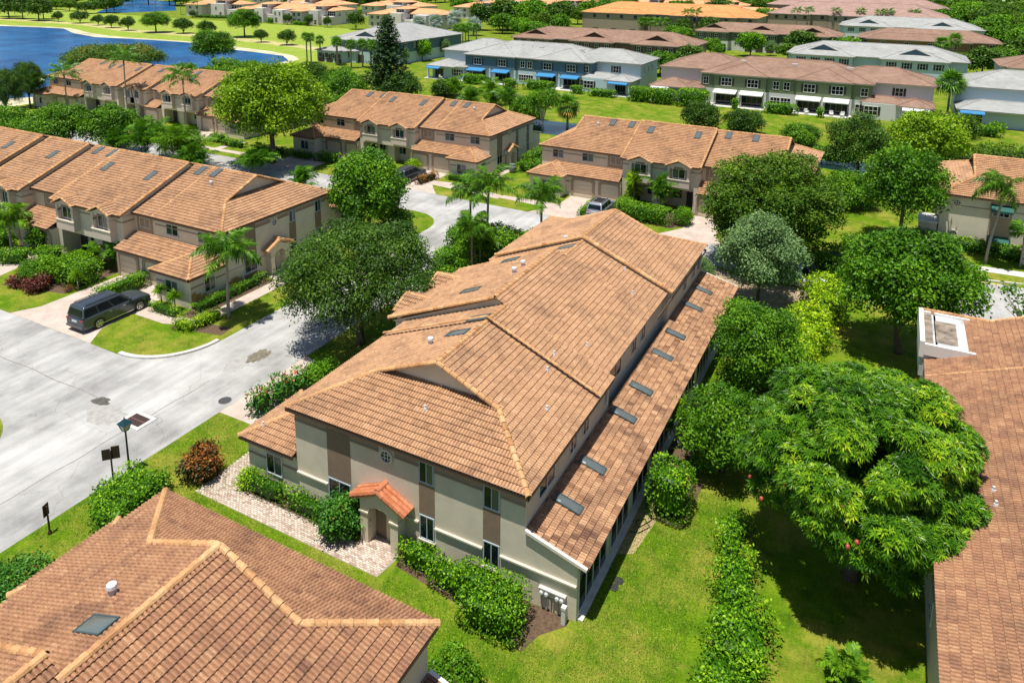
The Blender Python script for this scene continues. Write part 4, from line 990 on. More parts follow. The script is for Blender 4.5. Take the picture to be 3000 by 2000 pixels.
def queen_palm(name, label, x, y, h, R=2.3, n=17, lean=(0, 0), wind=None, group=None, seed=1, detail=True, mat='palm', r0=.13):
    t = thing(name, label, 'palm', (x, y, 0), 0, group); g = palm_trunk(h, r0, r0*.75, lean); g.build('trunk', PALMBARK, t, smooth=True)
    g = G(); g.tube([(lean[0], lean[1], h - .05), (lean[0], lean[1], h + .35), (lean[0], lean[1], h + .8)], [r0*1.0, r0*.95, r0*.4], 8); g.build('crownshaft', M('palm boot fibre', (.13, .10, .06), .9, var=.4, vscale=10), t)
    ms = [frond_mesh(('q', mat, round(R, 1), k), R*1.25, LEAF[mat], 34 if detail else 14, .75, .55, .9, .055 if detail else .12, .62, k) for k in range(2)]
    if detail: place_fronds(t, ms, h + .55, n, 1.05, -.35, seed, (.8, 1.1), .06, wind, loc=lean)
    else: obj('crown', place_fronds(t, ms, h + .55, n, 1.05, -.35, seed, (.8, 1.1), .06, wind, True, LEAF[mat], lean), t)
    return t
def sabal_palm(name, label, x, y, h, R=1.5, n=34, group=None, seed=1, mat='palm', detail=False, r0=.2, skirt=None, cache=True):
    t = thing(name, label, 'palm', (x, y, 0), seed*1.3, group)
    key = ('st', round(h, 1), r0)
    if key not in PALMM: PALMM[key] = palm_trunk(h, r0, r0*.85).mesh('trunk', PALMBARK, smooth=True)
    obj('trunk', PALMM[key], t)
    ms = [fan_mesh(('f', mat, round(R, 1), k), R*.62, LEAF[mat], 13, R*.5, k) for k in range(2)]
    if detail: place_fronds(t, ms, h, n, 1.35, -.75, seed, (.85, 1.1), .08)
    else:
        ck = ('sc', mat, round(R, 1), round(h, 1))
        if ck not in PALMM: PALMM[ck] = place_fronds(t, ms, h, n, 1.35, -.85, seed, (.85, 1.1), .08, None, True, LEAF[mat])
        obj('crown', PALMM[ck], t)
    if skirt:
        mk = [fan_mesh(('fs', skirt, round(R, 1), k), R*.6, LEAF[skirt], 11, R*.45, k) for k in range(2)]
        obj('dead_skirt', place_fronds(t, mk, h - .15, 26, -.35, -1.25, seed + 4, (.9, 1.15), .12, None, True, LEAF[skirt]), t)
    return t
def clump_palm(name, label, x, y, R, H, n=26, group=None, seed=1, mat='palm', cat='palm', detail=False):
    """many-stemmed feather palm: fronds arching from several stems"""
    t = thing(name, label, cat, (x, y, 0), seed, group); rng = random.Random(seed)
    ms = [frond_mesh(('c', mat, round(H, 1), k), H*.95, LEAF[mat], 18, H*.26, .65, .6, .085, 1.0, k) for k in range(2)]
    g = G(); st = G()
    for j in range(max(1, n//7)):
        a = rng.random()*6.28; d = R*.55*rng.random()**.5; px, py = math.cos(a)*d, math.sin(a)*d; z = H*.15 + H*.4*rng.random(); st.tube([(px*.7, py*.7, 0), (px, py, z)], [.05, .04], 6)
        me = place_fronds(None, ms, z, 8, 1.35, .15, seed + j, (.75, 1.1), .04, None, True, LEAF[mat], (px, py))
        co = np.zeros(len(me.vertices)*3); me.vertices.foreach_get('co', co); co = co.reshape(-1, 3); rr = np.zeros(len(me.polygons)); me.attributes['rnd'].data.foreach_get('value', rr)
        g.add(co, np.array([list(p.vertices) for p in me.polygons]), rr); bpy.data.meshes.remove(me)
    g.build('crown', LEAF[mat], t); st.build('stem', PALMBARK, t); return t
def spiky(name, label, x, y, h, R=.6, n=60, group=None, seed=1, mat='fern', lean=(0, 0), cat='plant', heads=1):
    """dracaena / yucca: stem with a burst of narrow leaves"""
    t = thing(name, label, cat, (x, y, 0), 0, group); rng = np.random.default_rng(seed); g = G(); L = G()
    for hd in range(heads):
        ox, oy = (lean if heads == 1 else (rng.normal()*.35, rng.normal()*.35)); hh = h*(1 - .28*hd*rng.random())
        g.tube([(0, 0, -.03), (ox*.5, oy*.5, hh*.5), (ox, oy, hh)], [.06, .05, .04], 6)
        a = np.arange(n)*2.39996; el = 1.35 - 2.0*(np.arange(n)/n) + .15*rng.normal(size=n)
        d = np.stack([np.cos(a)*np.cos(el), np.sin(a)*np.cos(el), np.sin(el)], 1); s_ = unit(np.cross(d, np.array([0, 0, 1.]) + .01)); Ln = R*(.8 + .4*rng.random((n, 1))); w = Ln*.065
        p = np.array([ox, oy, hh]) + 0*d; V = np.stack([p - s_*w*.5, p + s_*w*.5, p + d*Ln*.6 + s_*w, p + d*Ln + np.array([0, 0, -.25])*Ln], 1).reshape(-1, 3)
        L.add(V, np.arange(4*n).reshape(n, 4), np.clip(.5 + .25*rng.normal(size=n), 0, 1))
    L.build('foliage', LEAF[mat], t); g.build('stem', PALMBARK, t); return t
# ================================================================== SETTING
def ring(cx, cy, rx, ry, n=20, a0=0, a1=2*math.pi):
    return [(cx + rx*math.cos(a0 + (a1 - a0)*i/n), cy + ry*math.sin(a0 + (a1 - a0)*i/n)) for i in range(n + (0 if a1 - a0 > 6.2 else 1))]
ST = dict(kind='structure')
GR = MATS['lawn grass']; RD = MATS['weathered asphalt']; PV = MATS['pale driveway pavers']
poly_sheet('ground', [(-1500, -300), (1500, -300), (1500, 2600), (-1500, 2600)], 0, GR, **ST)
arc = lambda cx, cy, r, a0, a1, n=10: [(cx + r*math.cos(math.radians(a0 + (a1 - a0)*i/n)), cy + r*math.sin(math.radians(a0 + (a1 - a0)*i/n))) for i in range(n + 1)]
# the road network: a lane to the north with an arm to the west and a cross street in front of the rows behind
road = [(-33.3, -60)] + [(-33.3, 58.5)] + arc(-28.3, 59.4, 5.0, 180, 90) + [(-14, 64.4), (-11, 63.5), (-4, 63), (-4, 68.5), (-14, 69.1), (-33, 68.9), (-50, 69.4), (-75, 69.6), (-160, 69.6), (-160, 63.2), (-48, 63.2)] + arc(-44.0, 59.2, 4.0, 90, 0) + [(-40.0, 40), (-40.0, 33.2)] + arc(-44.4, 33.0, 4.38, 0, -90) + [(-47.9, 28.65), (-140, 28.65), (-140, 20.9), (-45.0, 20.9)] + arc(-45.0, 16.4, 4.5, 90, 0) + [(-40.5, -60)]
poly_sheet('road', road, 0.004, RD, **ST)
poly_sheet('parking_lot', [(5.2, 58), (60, 58), (60, 72.6), (8.2, 71.6), (6.6, 70), (5.2, 66)], 0.004, RD, **ST)
poly_sheet('dirt_patch', [(-13.6, 64.2), (-9.8, 62.2), (-4.2, 62.6), (-3.2, 58), (-9, 55.2), (-12.5, 58.2), (-15, 62)], 0.008, M('dry sandy dirt', (.33, .26, .17), .95, var=.35, vscale=1.5, bmp=.5), **ST)
# kerbs
def kerb(name, pts, w=.22, h=.11, mat=None):
    g = G()
    for a, b in zip(pts[:-1], pts[1:]):
        d = np.array(b) - a; n_ = np.array([-d[1], d[0]])/np.linalg.norm(d)*w/2
        g.prism([(a[0] - n_[0], a[1] - n_[1], .0), (a[0] + n_[0], a[1] + n_[1], 0), (b[0] + n_[0], b[1] + n_[1], 0), (b[0] - n_[0], b[1] - n_[1], 0)], (0, 0, h))
    return g.build(name, mat or CONC, None, kind='structure')
kerb('kerb', arc(-44.4, 33.0, 4.25, -92, 2, 14), .30, .13)
kerb('kerb', [(8.2, 71.75), (14, 72.9), (30, 73.6)], .18, .12)
g = G(); g.box(8.35, 9.9, 71.35, 71.55, .006, .012)
g.box(8.0, 8.75, 66.42, 66.56, .006, .012); g.build('yellow_parking_line', M('worn yellow paint', (.62, .46, .12), .7, var=.2, vscale=6), None, kind='structure')
# driveways and walks
def drive(pts, z=.010, name='driveway', mat=None): return poly_sheet(name, pts, z, mat or PV, **ST)
drive([(-57.2, 28.66), (-47.6, 28.66), (-48.9, 30.4), (-49.2, 33.8), (-49.5, 37.1), (-56.3, 37.1), (-56.25, 30.4)])
drive([(-49.2, 33.0), (-45.7, 33.0), (-42.9, 34.2), (-42.9, 44.8), (-45.7, 44.8), (-45.7, 43.0), (-44.15, 42.6), (-44.15, 34.5), (-49.2, 34.3)], .014, 'walkway')
drive([(-71.5, 28.66), (-63.2, 28.66), (-64.6, 31.0), (-66.2, 36.8), (-70.6, 36.8), (-70.4, 31)])
drive([(-33.28, 27.2), (-27.3, 27.2), (-25.9, 28.2), (-25.9, 33.4), (-30.2, 34.1), (-33.28, 34.5)])
drive([(-33.28, 43.6), (-25.9, 44.2), (-25.9, 52.4), (-33.28, 52.0)])
drive([(-54.6, 69.42), (-45.6, 69.3), (-47.4, 71.4), (-48.8, 73.2), (-48.9, 77.4), (-54.6, 77.4)])
drive([(-48.9, 72.4), (-38.6, 71.3), (-38.6, 72.6), (-42.9, 73.8), (-42.6, 84.4), (-44.0, 84.4), (-44.0, 74.6), (-48.9, 73.8)], .014, 'walkway')
drive([(-33.6, 68.92), (-24.3, 69.0), (-25.3, 71.6), (-25.7, 76.6), (-31.7, 76.6), (-31.7, 73.0), (-38.6, 72.8), (-38.6, 71.8), (-32.2, 71.4)])
drive([(-19.4, 69.0), (-12.9, 69.0), (-14.0, 71.5), (-14.2, 76.6), (-17.4, 76.6), (-17.5, 72)])
for a, b in ((-110.5, -104.5), (-98, -90.5), (-72.5, -66.0), (-120, -115)): drive([(a - 1, 69.6), (b + 1, 69.6), (b, 72), (b, 79.2), (a, 79.2), (a, 72)])
drive([(-92, 71.2), (-66, 71.2), (-66, 72.3), (-84, 72.3), (-84, 77), (-85.3, 77), (-85.3, 72.3), (-92, 72.3)], .014, 'walkway')
drive([(4.6, 73.9), (40, 76.2), (40, 77.6), (4.6, 75.2)], .010, 'sidewalk', CONC)
drive([(2.2, 74.6), (4.6, 74.9), (4.8, 78.0), (2.6, 77.6)], .011, 'sidewalk', CONC)
# planting beds
for q in ([(-27.0, 23.05), (-20.0, 23.05), (-20.0, 23.84), (-27.0, 23.84)], [(-17.3, 22.75), (-14.0, 22.35), (-10.5, 21.6), (-10.2, 22.6), (-9.4, 23.5), (-9.4, 23.84), (-17.3, 23.84)], [(-45.7, 34.2), (-44.2, 34.6), (-44.2, 42.4), (-45.7, 42.8)], [(-63.0, 31.2), (-57.0, 32.6), (-57.0, 37.5), (-64, 37.5)],
          [(-25.3, 71.6), (-18.5, 71.4), (-17.2, 73.2), (-17.5, 78), (-25.6, 78)], [(-44.8, 32.8), (-40.6, 33.8), (-40.8, 35.0), (-44.6, 34.2)], [(-9.0, 30.5), (-8.2, 30.8), (-6.6, 31.0), (-6.5, 34.5), (-9.0, 38)]):
    poly_sheet('mulch_bed', q, .006, MULCH, **ST)
# water
WT = MATS['lake water']; SAND = M('pale lake sediment', (.50, .46, .30), .8, var=.35, vscale=.15)
far = [(-420, 168), (-326, 174.5), (-300, 179.5), (-288.8, 179.6), (-268, 172.5), (-248.3, 167.8), (-225, 169.5), (-205, 170.8), (-186.5, 167.4), (-168.6, 164.3), (-154.4, 159.8), (-146.5, 154), (-143.5, 147)]
near = [(-147, 138), (-156, 128), (-152, 112), (-145, 96), (-143.2, 84), (-143, 76), (-146, 66), (-170, 55), (-420, 40)]
poly_sheet('lake_bottom_shallows', [(x - .4, y + 1.2) for x, y in far] + [(x + 1.6, y) for x, y in near], .004, SAND, **ST)
poly_sheet('lake', [(x - 1.2 - .6*math.sin(i*2.1), y - 3.0 - 1.6*math.sin(i*1.7)) for i, (x, y) in enumerate(far)] + [(x - 1.0, y - .4) for x, y in near[:4]] + [(-145.6, 87), (-150, 80), (-150, 70)] + [(x, y - 1) for x, y in near[6:]], .010, WT, **ST)
poly_sheet('far_pond', [(-353, 280), (-356.5, 251), (-367.8, 243), (-424, 294), (-520, 360), (-430, 340)], .010, WT, **ST)
poly_sheet('canal', [(-82, 104.6), (-60, 104.2), (-30, 105), (-12, 105.5), (2, 103), (2, 110), (-12, 115.5), (-46, 114.2), (-82, 113)], .010, M('dark canal water', (.012, .030, .034), .06), **ST)
poly_sheet('lake_bank', [(x, y + .8) for x, y in far] + [(-140, 150), (-140, 175), (-150, 215), (-165, 240), (-350, 242), (-420, 270), (-470, 230)], .006, MATS['bank grass'], **ST)
poly_sheet('dry_path', [(-420, 186), (-340, 190), (-300, 192), (-262, 182.5), (-225, 183.5), (-195, 181), (-165, 176), (-150, 170), (-148, 174), (-165, 182), (-195, 188), (-225, 191), (-262, 190.5), (-300, 199), (-340, 197), (-420, 193)], .010, M('mown straw grass', (.40, .36, .14), .95, var=.3, vscale=.4, bmp=.4, bscale=20), **ST)

# pavers of the walk beside the near building: each paver a piece of its own
WALK = poly_sheet('walkway', [(-28.95, 21.86), (-17.62, 21.86), (-17.45, 23.15), (-17.75, 23.85), (-19.65, 23.85), (-19.65, 23.06), (-26.98, 23.06), (-26.98, 25.4), (-28.95, 25.4)], .006, M('paver joint sand', (.30, .25, .20), .95), **ST)
PAV = mat_tile('walk paver', [(0, (.38, .27, .22)), (.3, (.52, .40, .33)), (.7, (.60, .50, .42)), (1, (.66, .58, .50))], (.30, .26, .16), .45)
def in_walk(x, y):
    return (-28.93 < x < -17.6 and 21.88 < y < 23.02) or (-28.93 < x < -27.0 and 23.0 < y < 25.36) or (-19.6 < x < -17.75 and 22.9 < y < 23.82)
pm = []
for j in range(8):
    g = G(); b = .006; g.box(-.095 + b, .095 - b, -.045 + b*.7, .045 - b*.7, .0, .012, r=j/7.0); pm.append(g.mesh('paver', PAV))
cand = []; rr = random.Random(4)
for iy in range(int((25.4 - 21.86)/.10)):
    for ix in range(62):
        x = -28.9 + ix*.20 + (.1 if iy % 2 else 0); y = 21.93 + iy*.10
        if in_walk(x, y): cand.append((math.hypot(x, y), x, y))
cand.sort(); gs = G()
for i, (_, x, y) in enumerate(cand):
    z = .008 + .003*rr.random(); j = rr.randrange(8)
    if i < 300: obj('paver', pm[j], WALK, Matrix.Translation((x, y, z)) @ Matrix.Rotation((rr.random() - .5)*.05, 4, 'Z'))
    else: gs.box(x - .089, x + .089, y - .041, y + .041, z, z + .012, r=rr.random())
gs.build('paver', PAV, WALK, kind='stuff')

# ================================================================== TOWNHOUSES
MAIN = townhouse('townhouse_row', 'large terracotta roofed townhouse row in the middle, its end porch capped with bright orange tiles', (-27.24, 23.86), (0, 1), (1, 0),
    [('A', 0, 7.5), ('A2', 7.5, 9.75), ('B', 9.75, 17.6), ('A2', 17.6, 20.8), ('A', 20.8, 30.05)], detail=True, porch_tile=ORANGE, boundary=(7.5,), lift=20.8,
    skyl=[(s_, 16.62, 'L', False) for s_ in (2.4, 5.27, 9.75, 12.6, 16.7, 19.65, 24.1, 27.1)] + [(6.2, 8.75, 'A', True), (8.0, 8.95, 'A', True), (11.8, 6.2, 'B', True), (17.2, 6.1, 'B', True), (19.7, 9.0, 'A', True), (22.8, 8.6, 'A', True)],
    pipes=[(4.6, 14.55, 'K'), (7.0, 13.45, 'K'), (8.4, 13.2, 'K'), (10.7, 14.1, 'K'), (18.2, 14.15, 'K'), (20.4, 12.9, 'K'), (23.0, 13.8, 'K'), (25.4, 14.65, 'K'), (5.2, 7.7, 'A', 'hood'), (13.8, 8.05, 'B', 'hood'), (15.0, 8.05, 'B', 'hood'), (1.66, 9.75, 'X', 5.95), (.55, .55, 'X', 2.82), (21.6, 8.1, 'A', 'hood')])
for s0, s1 in ((1.2, 2.85), (4.5, 5.35), (6.1, 6.9), (9.0, 9.5), (24.6, 25.5), (27.0, 27.9), (28.6, 29.4)): MAIN.window('t', 15.76, 1, s0, s1, 3.86, 4.78, [GLASS, BLIND])
for s0, s1 in ((11.0, 12.6), (14.5, 15.3), (16.2, 17.0)): MAIN.window('t', 15.40, 1, s0, s1, 3.95, 4.85, [GLASS, GLASS])
LEFT = townhouse('townhouse_row', 'long terracotta roofed townhouse row at the left, dark estate car on its driveway', (-45.75, 35.6), (-1, 0), (0, 1),
    [('A', 0, 7.95), ('A2', 7.95, 10.55), ('B', 10.55, 19.8), ('A2', 19.8, 25.0), ('B', 25.0, 30.85), ('A2', 30.85, 32.6), ('B', 32.6, 41.5), ('A2', 41.5, 44.2), ('A', 44.2, 52.2)], detail=True, boundary=(7.95,),
    skyl=[(8.85, 9.0, 'A', False), (7.0, 9.15, 'A', False), (12.5, 6.6, 'B', False), (18.6, 6.65, 'B', False), (21.3, 9.1, 'A', False), (23.5, 9.1, 'A', False), (27.2, 6.75, 'B', False), (34.8, 6.8, 'B', False)], pipes=[(6.0, 7.6, 'A', 'hood'), (2.0, 12.5, 'X', 5.85)])
g = LEFT.g(); zz = [(.05, 1.30), (.45, 1.22), (.9, 1.02), (1.4, .82), (2.0, .52), (2.5, .50), (3.2, .80), (3.9, 1.02), (4.6, .98), (5.0, .78), (5.15, .45)]
for (t0, z0), (t1, z1) in zip(zz[:-1], zz[1:]): g.box(-.005, .01, t0, t1, 0, min(z0, z1) + .03)
LEFT.put(g, 'rust_stain', M('rusty sprinkler stain', (.50, .30, .09), .85, var=.35, vscale=2.5))
FG = townhouse('townhouse_row', 'terracotta roof corner of the nearest townhouse row at the bottom left of the photo', (-27.24, 16.70), (0, -1), (1, 0),
    [('A', 0, 7.95), ('B', 7.95, 17.0)], detail=True, tile=TILE2, ends=(True, False), frontfeat=False, skyl=[(6.25, 8.75, 'A', True)], pipes=[(5.1, 7.7, 'A', 'hood')])
RIGHT = townhouse('townhouse_row', 'reddish tiled row at the right edge with a white walled flat roof deck', (.18, 50.2), (0, -1), (1, 0), [('A', 0, 44)], detail=True, tile=TILE2, lean=False, garage=False, ends=(True, False), endfeat=(False, False), frontfeat=False, boundary=(8.6,),
    pipes=[(18.6, 5.0, 'A'), (19.5, 5.0, 'A')])
g = RIGHT.g(); g.box(2.3, 6.7, 2.72, 3.5, 4.2, 6.0); g.prism([(2.3, 3.4, 4.2), (2.3, 3.4, 6.0), (2.3, 5.5, 6.0), (2.3, 5.5, 5.6)], (4.4, 0, 0)); dk = RIGHT.put(g, 'flat_deck', M('stained pale roof deck', (.50, .50, .50), .8, var=.35, vscale=1.3))
g = RIGHT.g(); g.box(2.2, 6.8, 2.62, 2.86, 5.35, 6.28); g.box(6.62, 6.8, 2.862, 5.5, 5.5, 6.14); g.box(2.2, 2.36, 2.862, 3.25, 5.5, 6.14); g.box(2.2, 2.36, 3.45, 5.5, 5.5, 6.14); RIGHT.put(g, 'parapet', M('white parapet', (.74, .70, .65), .7), dk)
g = RIGHT.g(); g.box(2.4, 6.6, 2.87, 3.3, 6.004, 6.012); g.box(3.1, 6.0, 3.45, 4.5, 6.004, 6.014); RIGHT.put(g, 'deck_stain', M('brown deck stain', (.21, .17, .13), .8, var=.6, vscale=2.0), dk)
for z0, s0 in ((1.0, 10), (1.0, 14), (1.2, 20)): RIGHT.window('t', 3.29, -1, s0, s0 + 1.2, z0, z0 + 1.1, GLASS)
ROWE = townhouse('townhouse_row', 'terracotta roofed row between the big yellow green tree and the silver car row', (-44.1, 76.0), (-1, 0), (0, 1),
    [('A', 0, 7.9), ('A2', 7.9, 10.6), ('B', 10.6, 19.6), ('A2', 19.6, 21.7), ('A', 21.7, 29.7)], fine=False, boundary=(7.9,), skyl=[(6.6, 8.9, 'A', True), (8.7, 8.9, 'A', True), (12.7, 7.4, 'B', True), (17.8, 7.4, 'B', True), (20.6, 9.0, 'A', True), (23.0, 8.9, 'A', True)], pipes=[(5.0, 8.0, 'A', 'hood'), (2.2, 12.5, 'X', 5.85)])
ROWF = townhouse('townhouse_row', 'terracotta roofed row with the silver car parked before its garages', (-36.4, 75.2), (1, 0), (0, 1),
    [('A', 0, 8.1), ('A2', 8.1, 10.5), ('B', 10.5, 19.1), ('A2', 19.1, 22.0), ('A', 22.0, 29.9)], fine=False, skyl=[(6.8, 8.9, 'A', True), (9.2, 8.9, 'A', True), (12.0, 7.4, 'B', True), (17.5, 7.4, 'B', True), (20.6, 8.9, 'A', True), (23.6, 8.9, 'A', True)], pipes=[(5.2, 8.0, 'A', 'hood')])
ROWD = townhouse('townhouse_row', 'terracotta roofed row by the lake with palms standing before its garages', (-138.6, 78.0), (1, 0), (0, 1),
    [('A', 0, 9.1), ('A2', 9.1, 11.8), ('B', 11.8, 21.2), ('A2', 21.2, 22.8), ('B', 22.8, 28.6), ('A2', 28.6, 32.1), ('B', 32.1, 41.1), ('A2', 41.1, 44.6), ('A', 44.6, 53.0)], fine=False, tile=TILE, skyl=[(8.0, 8.9, 'A', False), (13.0, 7.2, 'B', False), (15.0, 7.6, 'B', False), (20.2, 7.2, 'B', False), (25.8, 7.6, 'B', False), (33.0, 7.5, 'B', False), (34.6, 7.9, 'B', False), (35.2, 6.4, 'B', False)])
UPR = townhouse('townhouse_row', 'cream building at the right with green window awnings and round windows', (5.4, 76.8), (1, 0), (0, 1), [('A', 0, 34)], fine=False, tile=TILE, lean=False, garage=False, ends=(True, False), endfeat=(False, False), frontfeat=False, wall=STUC)
for z in (4.32, 1.25): UPR.octwin('t', 3.29, -1, 1.3, z, .42)
g = UPR.g(); UPR.wbox(g, 't', 3.29, -1, .02, 4.0, .98, 1.06, 0, .04); UPR.wbox(g, 't', 3.29, -1, 5.8, 12, .98, 1.06, 0, .04); UPR.wbox(g, 't', 3.29, -1, .02, 4.0, 4.05, 4.13, 0, .04); UPR.wbox(g, 't', 3.29, -1, 5.8, 12, 4.05, 4.13, 0, .04); UPR.put(g, 'belt_course', TAUPE)
g = UPR.g(); UPR.wbox(g, 't', 3.29, -1, 4.02, 5.78, 0, 4.9, -.02, .02); UPR.put(g, 'brown_panel', TAUPE)
AWG = M('green canvas awning', (.005, .085, .065), .7)
for z in (3.5, .45):
    UPR.window('t', 3.27, -1, 4.25, 5.6, z, z + .75, [GLASS, GLASS, GLASS], mull=2, rails=1)
    g = UPR.g(); g.prism([(4.05, 3.25, z + 1.15), (4.05, 2.45, z + .78), (4.05, 2.45, z + .58), (4.05, 3.25, z + .62)], (1.72, 0, 0)); UPR.put(g, 'awning', AWG)
g = UPR.g(); g.box(-1.6, -.1, 3.4, 6, 0, 2.0); UPR.put(g, 'screen_wall', STUC)
g = UPR.g(); g.box(-1.75, -.05, 3.25, 6.1, 2.0, 2.1); UPR.put(g, 'wall_cap', WHITE)
g = UPR.g(); g.box(6.6, 9.4, 1.0, 1.25, 0, 1.25); UPR.put(g, 'garden_wall', STUC)

# the utility meters and pedestal on the end wall of the middle building
mt = thing('electric_meter_bank', 'bank of four round electric meters on the end wall of the middle building', 'electric meters', (-10.15, 23.86, 0))
GREY = M('grey metal box', (.56, .55, .50), .5, var=.08); CREAM = M('cream conduit', (.50, .44, .34), .6)
g = G(); g.box(-.62, .58, -.17, -.004, 1.02, 1.07); g.box(-.6, .56, -.13, -.004, .80, 1.02); g.build('meter_trough', GREY, mt)
for x in (-.48, -.26, .22, .42):
    g = G(); g.tube([(x, -.13, .88), (x, -.20, .88)], [.095, .095], 12); m_ = g.build('meter', M('grey meter ring', (.50, .50, .48), .4), mt)
    g = G(); g.tube([(x, -.195, .88), (x, -.235, .88)], [.08, .065], 12); g.build('glass_dome', M('meter glass', (.62, .66, .66), .1), m_)
for x in (-.5, -.1, .02, .22, .45):
    g = G(); g.tube([(x, -.06, -.02), (x, -.06, .80)], .028, 8); g.build('conduit', CREAM, mt)
g = G(); g.box(-.28, -.12, -.10, -.004, .18, .62); g.box(.5, .62, -.1, -.004, .05, .5); g.build('junction_box', GREY, mt)
t = thing('utility_pedestal', 'tall pale utility pedestal standing at the corner beside the electric meters', 'pedestal', (-9.55, 23.55, 0))
g = G(); g.box(-.085, .085, -.085, .085, 0, .70); g.build('post', M('pale grey plastic', (.60, .62, .60), .45), t); g = G(); g.box(-.1, .1, -.1, .1, .70, .82); g.build('lid', M('pale grey plastic', (.60, .62, .60), .45), t)
t = thing('drain_box', 'black round valve covers set in the lawn beside the sun room', 'valve cover', (-8.35, 26.2, 0))
for k, (x, y, r) in enumerate(((0, 0, .2), (.05, .42, .22))):
    g = G(); g.lathe([(r, 0), (r, .03), (r*.8, .035)], (x, y, 0), 14); g.build('cover', M('black plastic', (.02, .02, .022), .6), t)

# ================================================================== STREET THINGS
def lamp(name, label, x, y, h=3.0, s=1.0):
    t = thing(name, label, 'street lamp', (x, y, 0)); BL = M('dark green black paint', (.010, .022, .022), .35)
    g = G(); g.lathe([(.13, 0), (.12, .25), (.065, .34), (.05, 1.0), (.045, h - .75)], (0, 0, 0), 10); g.build('post', BL, t)
    a, b, z0, z1 = .12*s, .23*s, h - .75, h - .36*s
    g = G()
    for i in range(4):
        sx, sy = ((-1, -1), (1, -1), (1, 1), (-1, 1))[i]; g.beam((sx*a, sy*a, z0), (sx*b, sy*b, z1), .025, .025)
    g.box(-a, a, -a, a, z0 - .03, z0); g.build('lantern_frame', BL, t)
    for i in range(4):
        c0 = ((-1, -1), (1, -1), (1, 1), (-1, 1))[i]; c1 = ((-1, -1), (1, -1), (1, 1), (-1, 1))[(i + 1) % 4]
        g = G(); g.face([(c0[0]*a*.94, c0[1]*a*.94, z0), (c1[0]*a*.94, c1[1]*a*.94, z0), (c1[0]*b*.94, c1[1]*b*.94, z1), (c0[0]*b*.94, c0[1]*b*.94, z1)]); g.build('lantern_pane', M('frosted lamp glass', (.42, .46, .44), .25), t)
    g = G(); r = b*1.22; ap = (0, 0, h - .08)
    q = [(-r, -r, z1), (r, -r, z1), (r, r, z1), (-r, r, z1)]
    for i in range(4): g.face([q[i], q[(i + 1) % 4], (.06*s*(1 if i in (0, 1) else -1), 0, h - .12), ]) if False else g.face([q[i], q[(i + 1) % 4], ap])
    g.face(q[::-1]); g.lathe([(.035, 0), (.03, .08), (.0, .1)], (0, 0, h - .1), 8); g.build('lantern_roof', M('dark teal lamp roof', (.012, .045, .055), .3), t)
    return t
lamp('street_lamp', 'black street lamp with a four sided lantern beside the road, near the storm drain', -33.2, 21.3, 3.15, 1.0)
lamp('street_lamp', 'black lamp post before the porch of the row behind the road', -43.5, 82.6, 2.7, .9)
def sign(name, label, x, y, h, bw, bh, rz, double):
    t = thing(name, label, 'sign', (x, y, 0), rz); SB = M('dark brown sign paint', (.050, .026, .018), .6, var=.2, vscale=8)
    g = G(); g.lathe([(.10, 0), (.09, .12), (.045, .2), (.04, h)], (0, 0, 0), 8); g.build('post', SB, t)
    if double:
        for sx in (-1, 1):
            g = G(); g.box(sx*bw*.5 - bw*.46, sx*bw*.5 + bw*.46, .045, .075, h - bh + .1, h + .12 + .05*sx); g.build('board', SB, t)
    else:
        g = G(); g.box(-bw/2, bw/2, -.075, -.045, h - bh + .1, h + .1); g.build('board', SB, t)
        g = G(); g.box(-bw*.32, bw*.32, -.080, -.0752, h - bh*.62, h - bh*.1); g.build('plate', M('ochre sign plate', (.20, .12, .05), .6), t)
    return t
sign('road_sign', 'brown double board sign seen from behind at the edge of the grass beside the lamp', -32.96, 20.25, 1.95, .42, .62, math.radians(48), True)
sign('road_sign', 'small brown sign on a short post, nearest the red flowered bush', -32.5, 16.74, 1.45, .34, .60, math.radians(-70), False)
# storm drain, manhole, patches
t = thing('storm_drain', 'rectangular storm drain grate in a pale concrete frame beside the lamp', 'drain', (-36.75, 24.35, 0))
g = G(); g.box(-.86, .86, -.64, .64, 0.004, .05); g.build('concrete_frame', CONC, t); g = G(); g.box(-.62, .62, -.42, .42, .052, .056); g.build('pit', BLACK, t)
for i in range(13):
    g = G(); x = -.56 + i*1.12/12; g.box(x - .016, x + .016, -.40, .40, .058, .072); g.build('grate_bar', M('rusty grate', (.13, .07, .06), .7), t)
g = G(); g.box(-.62, .62, -.03, .03, .056, .076); g.build('grate_rib', M('rusty grate', (.13, .07, .06), .7), t)
t = thing('manhole_cover', 'round dark manhole cover in the road near the driveway', 'manhole cover', (-33.95, 28.2, 0))
g = G(); g.lathe([(.36, .006), (.36, .02), (.30, .022)], (0, 0, 0), 24); g.build('cover', M('dark cast iron', (.055, .055, .058), .6, var=.35, vscale=9), t); g = G(); g.lathe([(.40, .005), (.40, .014)], (0, 0, 0), 24); g.build('rim', M('pale iron rim', (.16, .16, .15), .6), t)
def blot(name, cx, cy, rx, ry, mat, seed, z=.0085):
    r_ = random.Random(seed); pts = []
    for i in range(26):
        a = i/26*6.283; q = .75 + .4*r_.random(); pts.append((cx + rx*q*math.cos(a), cy + ry*q*math.sin(a)))
    return poly_sheet(name, pts, z, mat, **ST)
blot('asphalt_patch', -40.4, 24.6, .62, .42, M('fresh dark asphalt', (.085, .08, .07), .9, var=.4, vscale=5), 2); blot('asphalt_patch', -36.15, 32.95, .62, .95, M('damp asphalt', (.155, .135, .095), .8, var=.35, vscale=4), 5)
